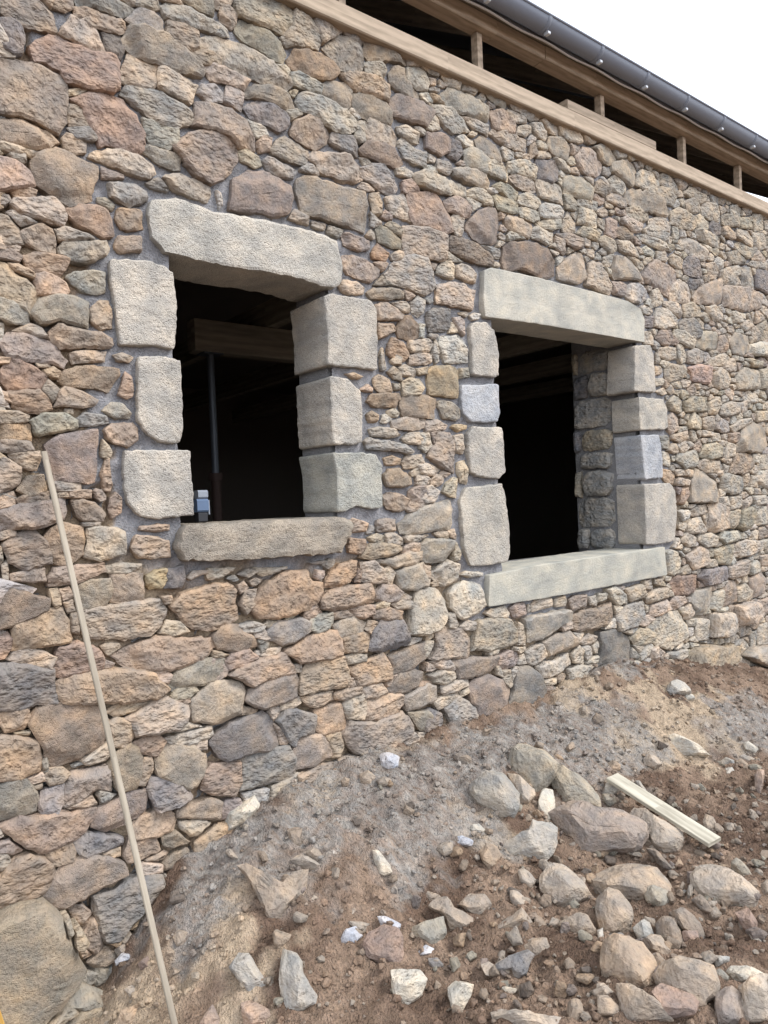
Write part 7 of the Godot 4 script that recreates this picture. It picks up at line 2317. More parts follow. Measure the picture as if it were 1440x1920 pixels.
[1,8349,2526,8467,2498,8642,2468,8711,2555,8622,2672,8398,2663,8379,2643],
[9,-1441,-15,-1362,-152,-1196,-161,-999,-5,-1068,103,-1117,132,-1382,93],
[3,7809,2006,8065,1909,8192,1918,8261,1986,8182,2172,8065,2171,7938,2162],
[9,9349,2355,9368,2298,9416,2289,9592,2287,9592,2492,9474,2491,9349,2365],
[9,6999,3457,7204,3429,7401,3516,7421,3555,7214,3681,7018,3653,6939,3565],
[9,8609,2025,8699,1976,8942,1948,9021,1947,9041,1996,8923,2181,8797,2171],
[1,7729,55,7826,-21,7893,-22,7971,75,7952,133,7817,121,7719,104],
[9,8348,257,8437,258,8701,365,8681,434,8553,471,8496,471,8339,414],
[6,6759,83,6798,-2,6854,-11,6892,-12,6891,35,6873,102,6797,102],
[1,89,-296,117,-362,183,-362,192,-352,201,-306,155,-279,118,-278],
[4,-791,-45,-741,-113,-693,-161,-478,-163,-399,4,-587,61,-791,-26],
[1,7229,597,7366,549,7571,587,7551,724,7512,743,7308,772,7199,724],
[1,669,3735,823,3658,833,3658,861,3716,832,3782,766,3781,679,3764],
[0,8639,1777,8756,1749,8804,1749,9021,1865,9011,1933,8658,1972,8629,1825],
[9,-1593,778,-1544,779,-1388,857,-1379,915,-1398,992,-1524,1051,-1593,1052],
[9,-781,2104,-692,1967,-574,1959,-309,2045,-299,2075,-447,2212,-781,2144],
[6,8539,36,8646,-31,8675,-31,8871,65,8762,142,8627,141,8569,94],
[1,469,3615,518,3587,603,3559,642,3558,681,3635,604,3711,518,3692],
[1,9417,148,9593,149,9592,372,9582,372,9477,361,9418,353],
[1,-781,3134,-722,2948,-555,2969,-399,2997,-349,3164,-428,3202,-722,3173],
[1,-291,-276,-252,-362,-118,-363,-129,-305,-139,-286,-195,-259,-252,-257],
[9,-251,346,-162,337,72,338,151,415,161,435,34,561,-113,562],
[9,-372,-373,-258,-373,-269,-344,-296,-289,-306,-289,-341,-326,-361,-354],
[1,8639,915,8698,837,8855,859,9061,896,9101,965,8865,1051,8807,1061],
[6,6598,-2,6692,-2,6692,73,6654,71,6637,51,6629,43,6608,17],
[3,7809,2265,7937,2178,8181,2187,8241,2226,8162,2363,7938,2362,7839,2353],
[3,6529,716,6664,649,6722,648,6841,775,6635,851,6568,832,6509,794],
[1,8769,156,8877,88,8955,99,9061,185,9091,224,9042,302,8818,302],
[9,-1093,149,-1074,149,-799,236,-839,403,-1025,461,-1054,451,-1241,335],
[1,149,-265,218,-303,334,-331,471,-265,481,-245,305,-139,169,-187],
[0,9158,3367,9256,3299,9392,3338,9451,3523,9314,3571,9275,3551,9109,3425],
[9,-1592,2787,-1434,2819,-1199,2876,-1189,2895,-1278,3022,-1571,3003,-1591,2993],
[1,-1141,1923,-1111,1854,-1042,1718,-945,1729,-809,1766,-789,1805,-748,1923],
[4,289,696,337,668,491,686,521,744,375,761,309,753,289,734],
[6,6488,277,6595,289,6721,335,6701,354,6613,381,6519,373,6499,364],
[4,8989,3646,9173,3629,9262,3627,9291,3715,9302,3793,8998,3793,8939,3705],
[6,339,3436,447,3378,582,3388,701,3426,631,3543,466,3601,368,3573],
[1,1199,3924,1266,3849,1275,3849,1391,3876,1331,3914,1247,3961,1218,3943],
[1,-801,296,-782,237,-655,209,-519,286,-439,344,-577,442,-811,393],
[4,439,2517,468,2518,561,2527,571,2545,572,2603,477,2602,449,2564],
[1,7068,-13,7182,-13,7201,44,7152,62,7097,71,7079,25,7069,-3],
[6,7019,3045,7128,2938,7302,2988,7381,3026,7341,3065,7215,3151,7186,3151],
[9,8508,-33,8631,-34,8611,-14,8581,4,8527,32,8519,13,8509,-14],
[6,608,3787,638,3778,862,3797,951,3885,833,3982,794,3981,609,3914],
[6,6799,4124,6819,4095,6839,4076,6916,4039,7131,4036,7231,4134,6799,4134],
[0,299,-123,384,-121,441,-114,442,-47,422,-48,329,-67,299,-85],
[6,-1361,2146,-1203,2058,-809,2126,-799,2156,-898,2333,-1272,2353,-1321,2323],
[9,1119,3866,1166,3829,1241,3846,1231,3875,1193,3911,1148,3902,1109,3884],
[9,-401,1725,-224,1639,-186,1639,-49,1676,-39,1695,-186,1841,-362,1803],
[1,-1592,1578,-1465,1589,-1369,1686,-1369,1696,-1456,1801,-1475,1811,-1592,1832],
[9,7819,1144,7938,977,8193,938,8361,1016,8381,1095,8173,1211,7839,1184],
[1,1109,4085,1238,3988,1276,3989,1382,4017,1491,4094,1511,4134,1119,4134],
[1,469,2627,478,2618,571,2617,572,2683,562,2683,479,2663,459,2655],
[3,7789,865,7809,845,7966,759,8161,806,8181,885,8171,934,7917,972],
[4,-1082,-383,-908,-382,-909,-325,-918,-287,-947,-278,-1012,-278,-1041,-306],
[0,6629,1976,6728,1908,6982,1887,7021,1966,6844,2091,6786,2121,6718,2092],
[1,6649,2745,6679,2686,6883,2629,6932,2657,6951,2793,6922,2812,6787,2811],
[0,8299,3835,8388,3728,8514,3709,8602,3708,8691,3923,8612,3972,8368,3923],
[3,9139,1553,9189,1416,9355,1359,9374,1359,9591,1426,9591,1514,9218,1602],
[3,-621,3767,-356,3739,-229,3855,-219,3885,-298,3952,-482,3962,-621,3885],
[1,7288,-13,7372,-13,7371,-3,7361,15,7344,41,7308,42,7289,33],
[6,269,1076,308,1057,511,1056,511,1134,432,1162,347,1162,279,1095],
[1,-371,2715,-262,2578,-222,2578,61,2665,81,2685,-28,2753,-184,2831],
[4,429,2485,459,2467,503,2449,562,2437,571,2514,477,2511,429,2504],
[3,499,-256,539,-294,575,-321,641,-304,641,-285,612,-248,548,-248],
[1,8738,2767,9002,2728,9011,2796,9001,2884,8856,2931,8827,2932,8709,2874],
[4,-1391,-326,-1343,-392,-1258,-392,-1219,-374,-1287,-308,-1314,-289,-1343,-288],
[0,8817,-32,8892,-32,8892,52,8846,51,8819,33],
[9,339,-354,451,-354,451,-344,432,-298,395,-309,359,-326,339,-344],
[6,1509,4094,1624,4019,1653,4008,1751,4046,1721,4133,1528,4133,1509,4104],
[0,7489,4134,7509,4104,7608,4007,7686,4019,7861,4046,7871,4055,7871,4134],
[1,468,-352,505,-351,561,-334,561,-324,495,-269,468,-278,449,-296],
[1,-381,2997,-195,2919,-59,2997,-29,3036,-166,3181,-283,3182,-332,3172],
[1,8219,-23,8258,-32,8372,-33,8401,34,8333,62,8286,71,8239,15],
[1,389,624,409,606,427,589,462,588,501,596,491,633,389,633],
[6,-1593,518,-1505,559,-1419,617,-1399,645,-1515,741,-1544,761,-1593,762],
[3,9349,2786,9446,2679,9592,2678,9592,2952,9582,2952,9398,2873,9359,2844],
[3,6999,1886,7195,1839,7352,1817,7421,1945,7273,2032,7176,2011,7029,1954],
[9,7209,3415,7258,3288,7395,3309,7521,3337,7551,3414,7424,3511,7337,3481],
[1,7659,3646,7826,3569,7865,3569,8041,3656,7992,3822,7933,3822,7679,3773],
[1,1059,3797,1143,3778,1162,3787,1161,3816,1124,3851,1096,3871,1048,3863],
[4,6499,36,6518,-2,6583,-1,6641,74,6612,83,6555,91,6509,54],
[1,7908,-23,8003,-22,8021,15,8021,34,7994,61,7975,61,7929,15],
[0,6707,-2,6783,-2,6782,8,6754,71,6745,81,6736,81,6708,73],
[9,-931,1227,-706,1199,-519,1286,-519,1335,-667,1441,-813,1432,-951,1286],
[6,6689,3655,6768,3598,6932,3578,7001,3655,6912,3722,6845,3741,6768,3723],
[4,6579,1386,6665,1369,6703,1368,6731,1415,6741,1444,6665,1461,6579,1463],
[1,9198,1018,9354,1029,9471,1116,9491,1145,9345,1231,9306,1231,9189,1194],
[4,7359,36,7387,-12,7453,-11,7521,74,7532,103,7408,72,7359,54],
[4,7589,2145,7697,1999,7794,2009,7921,2154,7911,2184,7804,2251,7589,2174],
[4,7539,1357,7578,1338,7762,1308,7861,1395,7812,1533,7577,1522,7499,1454],
[1,309,125,368,98,432,78,452,77,451,134,394,141,319,153],
[1,-1593,3388,-1398,3478,-1359,3497,-1359,3506,-1494,3641,-1533,3661,-1592,3662],
[3,1289,3946,1356,3909,1393,3919,1461,3946,1412,4002,1393,4011,1289,3984],
[4,6889,84,6908,-12,7052,-12,7081,55,7081,84,7042,112,6889,103],
[1,399,3196,437,3158,446,3159,581,3196,581,3273,437,3271,389,3224],
[6,-1592,1378,-1358,1378,-1348,1397,-1428,1523,-1475,1571,-1582,1572,-1592,1563],
[6,-511,2386,-403,2308,-169,2337,-149,2376,-247,2562,-296,2561,-581,2455],
[1,349,2855,487,2828,582,2818,631,2846,641,2904,582,2923,369,2953],
[3,-122,3238,82,3278,131,3297,131,3384,-5,3441,-53,3442,-151,3404],
[0,409,1867,513,1879,551,1887,601,1925,543,1972,467,1952,379,1905],
[0,7429,3525,7538,3438,7596,3429,7841,3476,7841,3554,7644,3631,7439,3554],
[6,8689,2436,8914,2389,9101,2466,9101,2554,8972,2602,8729,2544,8659,2466],
[0,448,3287,582,3288,591,3316,592,3383,516,3371,469,3363,459,3344],
[9,349,415,388,388,472,348,501,415,452,443,358,443,339,434],
[3,8,17,203,18,291,125,281,154,125,201,78,182,-41,125],
[6,419,2204,488,2147,534,2129,622,2107,591,2184,562,2202,439,2213],
[4,609,3695,685,3649,703,3649,771,3676,741,3695,657,3732,628,3723],
[0,6957,888,6987,889,7191,956,7211,975,7083,1081,6957,1082,6849,1014],
[6,409,-185,429,-204,493,-241,511,-195,511,-176,483,-168,457,-168],
[1,-1431,3935,-1293,3809,-1147,3808,-1059,3955,-1079,3984,-1215,4061,-1371,3984],
[1,8388,-33,8492,-32,8511,24,8511,33,8437,32,8419,23,8409,15],
[4,-1531,1065,-1402,1008,-1353,1008,-1079,1065,-1079,1095,-1315,1181,-1363,1182],
[3,-1442,-393,-1358,-393,-1369,-374,-1388,-348,-1396,-339,-1422,-338,-1441,-346],
[1,-1593,-392,-1548,-392,-1549,-357,-1583,-349,-1592,-348],
[1,-1481,3225,-1255,3079,-1236,3079,-1059,3166,-1138,3293,-1197,3331,-1481,3244],
[9,6819,1477,7053,1429,7191,1526,7141,1575,6994,1621,6878,1642,6819,1624],
[1,139,3636,353,3579,441,3607,561,3714,392,3752,168,3773,119,3665],
[1,-11,916,147,849,253,819,351,916,302,1042,253,1071,88,1062],
[0,6889,3867,7025,3879,7181,3896,7181,3925,7132,4022,6918,4022,6869,3906],
[6,9128,-43,9272,-43,9261,24,9252,43,9168,32,9139,24,9129,5],
[1,8908,-32,8954,-41,8982,-42,8971,-14,8961,4,8917,51,8907,52],
[6,-751,946,-488,908,-429,927,-459,1063,-585,1081,-662,1082,-771,995],
[4,329,156,405,149,452,147,452,213,432,212,405,201,349,175],
[4,-1451,1815,-1352,1698,-1078,1707,-1059,1727,-1147,1912,-1177,1931,-1332,1873],
[3,6859,1235,6957,1098,7083,1099,7251,1215,7102,1292,7044,1311,6879,1254],
[4,-1592,218,-1573,208,-1495,209,-1379,305,-1349,334,-1514,411,-1593,442],
[4,459,3136,508,3128,591,3127,651,3184,562,3182,499,3173,459,3165],
[9,8529,2936,8568,2917,8694,2879,8821,2946,8821,3024,8587,3082,8558,3082],
[4,-481,-314,-443,-372,-386,-371,-299,-266,-358,-248,-396,-249,-451,-286],
[9,419,1336,493,1318,522,1317,522,1422,465,1391,429,1355,419,1346],
[1,-281,2046,-143,1969,101,2006,121,2104,-37,2162,-95,2171,-281,2075],
[3,7869,3306,8036,3209,8074,3219,8261,3404,8201,3423,8017,3431,7918,3433],
[4,-241,284,-192,167,-163,148,-37,138,111,205,62,323,-252,333],
[1,9399,-43,9531,-43,9491,-6,9472,2,9455,11,9447,11,9409,-24],
[4,439,556,448,537,476,539,531,546,522,593,512,592,439,574],
[1,-1191,2576,-993,2538,-798,2517,-789,2546,-789,2683,-1013,2702,-1082,2703],
[1,7989,2615,8185,2529,8263,2508,8332,2527,8371,2664,8205,2771,7989,2634],
[9,469,1496,497,1479,552,1477,551,1514,542,1532,506,1531,469,1514],
[1,-191,-244,-122,-283,82,-283,131,-264,151,-186,-34,-129,-102,-157],
[1,-1532,-393,-1458,-393,-1459,-347,-1495,-349,-1531,-356],
[4,7469,-14,7553,-22,7562,-22,7562,-13,7552,23,7535,71,7498,33],
[1,629,-246,657,-291,666,-291,741,-265,701,-247,666,-239,638,-237],
[9,9019,1266,9194,1209,9321,1246,9351,1344,9204,1401,9098,1362,8999,1285],
[4,419,1854,468,1827,522,1808,542,1807,551,1873,522,1872,429,1864],
[3,7229,1517,7482,1458,7561,1526,7453,1692,7404,1681,7229,1585,7199,1555],
[4,8909,3456,9056,3429,9113,3439,9281,3564,9261,3613,8988,3632,8929,3525],
[4,-741,-373,-609,-374,-619,-355,-677,-328,-712,-328,-731,-346,-741,-364],
[9,6799,2984,6917,2839,6965,2809,7062,2838,7121,2925,7004,3041,6838,3032],
[1,18,-363,102,-362,102,-353,83,-308,74,-299,56,-299,29,-335],
[9,-1592,-173,-1378,-153,-1378,-143,-1399,-104,-1437,-39,-1465,1,-1592,3],
[9,-391,3466,-361,3456,-166,3409,-39,3456,-39,3583,-157,3601,-253,3602],
[6,379,457,482,448,491,485,472,503,435,511,418,502,389,476],
[4,8569,1167,8745,1119,8793,1119,8921,1274,8764,1331,8687,1331,8638,1293],
[6,9028,2747,9078,2748,9301,2796,9351,2855,9174,2931,9136,2931,9019,2884],
[0,8399,2225,8449,2176,8604,2039,8781,2176,8671,2253,8604,2291,8566,2291],
[0,-761,3957,-646,3899,-627,3899,-499,3966,-607,4131,-714,4131,-811,3995],
[1,1739,4104,1757,4058,1776,4059,1851,4076,1822,4123,1812,4132,1738,4133],
[6,-1301,3484,-1183,3338,-1067,3369,-929,3435,-939,3455,-1066,3541,-1241,3503],
[4,8689,-33,8802,-33,8802,23,8782,22,8756,12,8719,-5],
[1,8009,3814,8068,3667,8195,3639,8371,3716,8371,3735,8292,3823,8049,3823],
[1,149,3296,218,3267,373,3228,441,3296,451,3364,324,3431,149,3384],
[4,9119,2495,9149,2456,9313,2379,9343,2378,9461,2495,9382,2582,9129,2553],
[9,419,3026,468,3017,581,3016,641,3045,591,3064,439,3083,419,3064],
[1,8129,525,8296,439,8344,429,8511,486,8413,652,8364,651,8209,574],
[1,9399,2585,9475,2509,9592,2507,9592,2663,9456,2661,9409,2614,9399,2595],
[6,-591,-374,-459,-374,-469,-355,-488,-328,-515,-329,-571,-355],
[6,-561,1586,-531,1547,-288,1537,-229,1615,-239,1634,-395,1711,-561,1664],
[4,7198,-12,7272,-13,7271,34,7252,42,7217,42,7208,33,7199,6],
[3,-1072,867,-848,838,-779,926,-789,984,-1023,1042,-1052,1042,-1071,935],
[3,6899,3325,7038,3278,7202,3248,7241,3306,7202,3403,7172,3422,6978,3452],
[6,7699,-23,7811,-23,7801,-4,7781,14,7736,41,7718,32,7699,-4],
[1,469,2226,498,2217,572,2207,581,2254,562,2272,525,2261,489,2245],
[0,8969,95,9128,38,9262,58,9381,115,9401,145,9147,202,9098,202],
[4,8959,3096,9154,3039,9281,3106,9281,3135,9222,3242,9029,3183,8959,3155],
[3,359,655,369,646,491,646,491,674,432,672,389,664],
[6,8469,1425,8558,1377,8654,1339,8732,1348,8761,1415,8782,1533,8518,1542],
[9,6949,806,7174,739,7203,739,7311,786,7302,943,7223,961,6969,874],
[4,-301,-14,-97,-52,-49,-23,-9,25,-58,122,-194,141,-381,15],
[1,849,3774,867,3728,894,3729,941,3746,931,3764,886,3781,858,3783],
[3,9369,1025,9467,978,9534,949,9592,928,9592,1132,9505,1131,9467,1101],
[1,-1241,1385,-1141,1347,-967,1288,-899,1356,-839,1434,-1006,1501,-1151,1443],
[4,-21,1664,117,1528,272,1557,321,1576,341,1625,204,1731,-21,1684],
[0,319,-136,388,-172,414,-171,441,-164,451,-155,442,-127,397,-129],
[3,9389,377,9467,369,9572,377,9591,387,9592,522,9427,522,9399,444],
[6,-291,4134,-241,4066,-231,4056,-152,4058,1,4075,21,4085,21,4134],
[9,389,766,436,759,491,756,501,794,453,792,428,783,399,775],
[6,439,1176,467,1158,512,1148,521,1203,502,1202,468,1192,449,1185],
[1,7739,1856,7768,1768,7855,1749,8001,1846,8051,1904,7816,1991,7728,1982],
[6,8019,-23,8131,-24,8111,-5,8082,13,8056,21,8038,22,8019,-14],
[4,-701,1175,-652,1097,-448,1078,-379,1145,-389,1184,-526,1271,-691,1194],
[4,799,4134,829,4075,849,4047,898,4047,1081,4085,1091,4095,1101,4134],
]
# Dressed granite of the two windows: outlines on the wall face in millimetres.
const GRANITE := {
"LL":[1183,2840,1238,2788,1308,2785,1454,2770,1718,2777,1874,2777,2008,2757,2086,2760,2132,2791,2132,2901,2108,2996,1991,3013,1730,3016,1465,3003,1296,3026,1186,2993,1169,2925],
"LS":[1225,1543,1247,1496,1391,1480,1680,1473,2029,1469,2086,1533,2109,1598,2091,1633,2013,1642,1717,1643,1399,1642,1265,1642,1231,1610],
"RL":[3127,2854,3134,2747,3568,2761,4395,2766,4760,2767,4770,2927,4728,2998,4568,3033,4233,3041,3586,3047,3209,3042,3141,3018],
"RS":[3060,1083,3517,1077,4108,1081,4915,1091,4901,1298,4122,1292,3480,1283,3080,1262],
"LJ1":[1002,2654,1019,2526,1030,2379,1146,2391,1257,2383,1275,2497,1274,2609,1269,2708,1244,2723,1162,2740,1002,2719],
"LJ2":[1094,2198,1088,2078,1128,2018,1177,1995,1241,1986,1264,1996,1280,2053,1281,2210,1281,2338,1188,2349,1100,2338],
"LJ3":[1019,1873,1021,1789,1036,1735,1082,1685,1162,1675,1309,1681,1310,1776,1305,1871,1306,1959,1031,1956],
"LR1":[2036,2543,2032,2381,2147,2383,2337,2383,2343,2501,2344,2690,2312,2731,2076,2732,2023,2714],
"LR2":[2039,2183,2038,1996,2172,1998,2218,2010,2228,2193,2218,2266,2144,2324,2038,2327],
"LR3":[2055,1844,2051,1665,2091,1665,2165,1692,2275,1673,2333,1682,2333,1773,2335,1895,2299,1947,2215,1958,2036,1953],
"RJ1":[3021,2550,3017,2405,3202,2405,3233,2418,3241,2564,3225,2639,3208,2685,3151,2720,3054,2709,3014,2677],
"RJ2":[2920,2256,2939,2177,2993,2139,3098,2136,3207,2146,3230,2202,3230,2369,2930,2342],
"RJ3":[2959,1964,2976,1850,3042,1829,3198,1814,3261,1855,3255,2015,3245,2116,3010,2112,2966,2071],
"RJ4":[2905,1412,2947,1325,3109,1318,3240,1325,3268,1372,3272,1526,3243,1722,3216,1786,2934,1764,2884,1692],
"RR1":[4602,2406,4885,2419,4872,2683,4832,2756,4638,2728],
"RR2":[4657,2138,4976,2151,5025,2174,5018,2305,4975,2372,4658,2372],
"RR3":[4692,1786,4936,1800,4921,2042,4895,2110,4669,2105],
"RR4":[4677,1329,4888,1319,5063,1333,5108,1516,5089,1710,5012,1756,4676,1761],
}
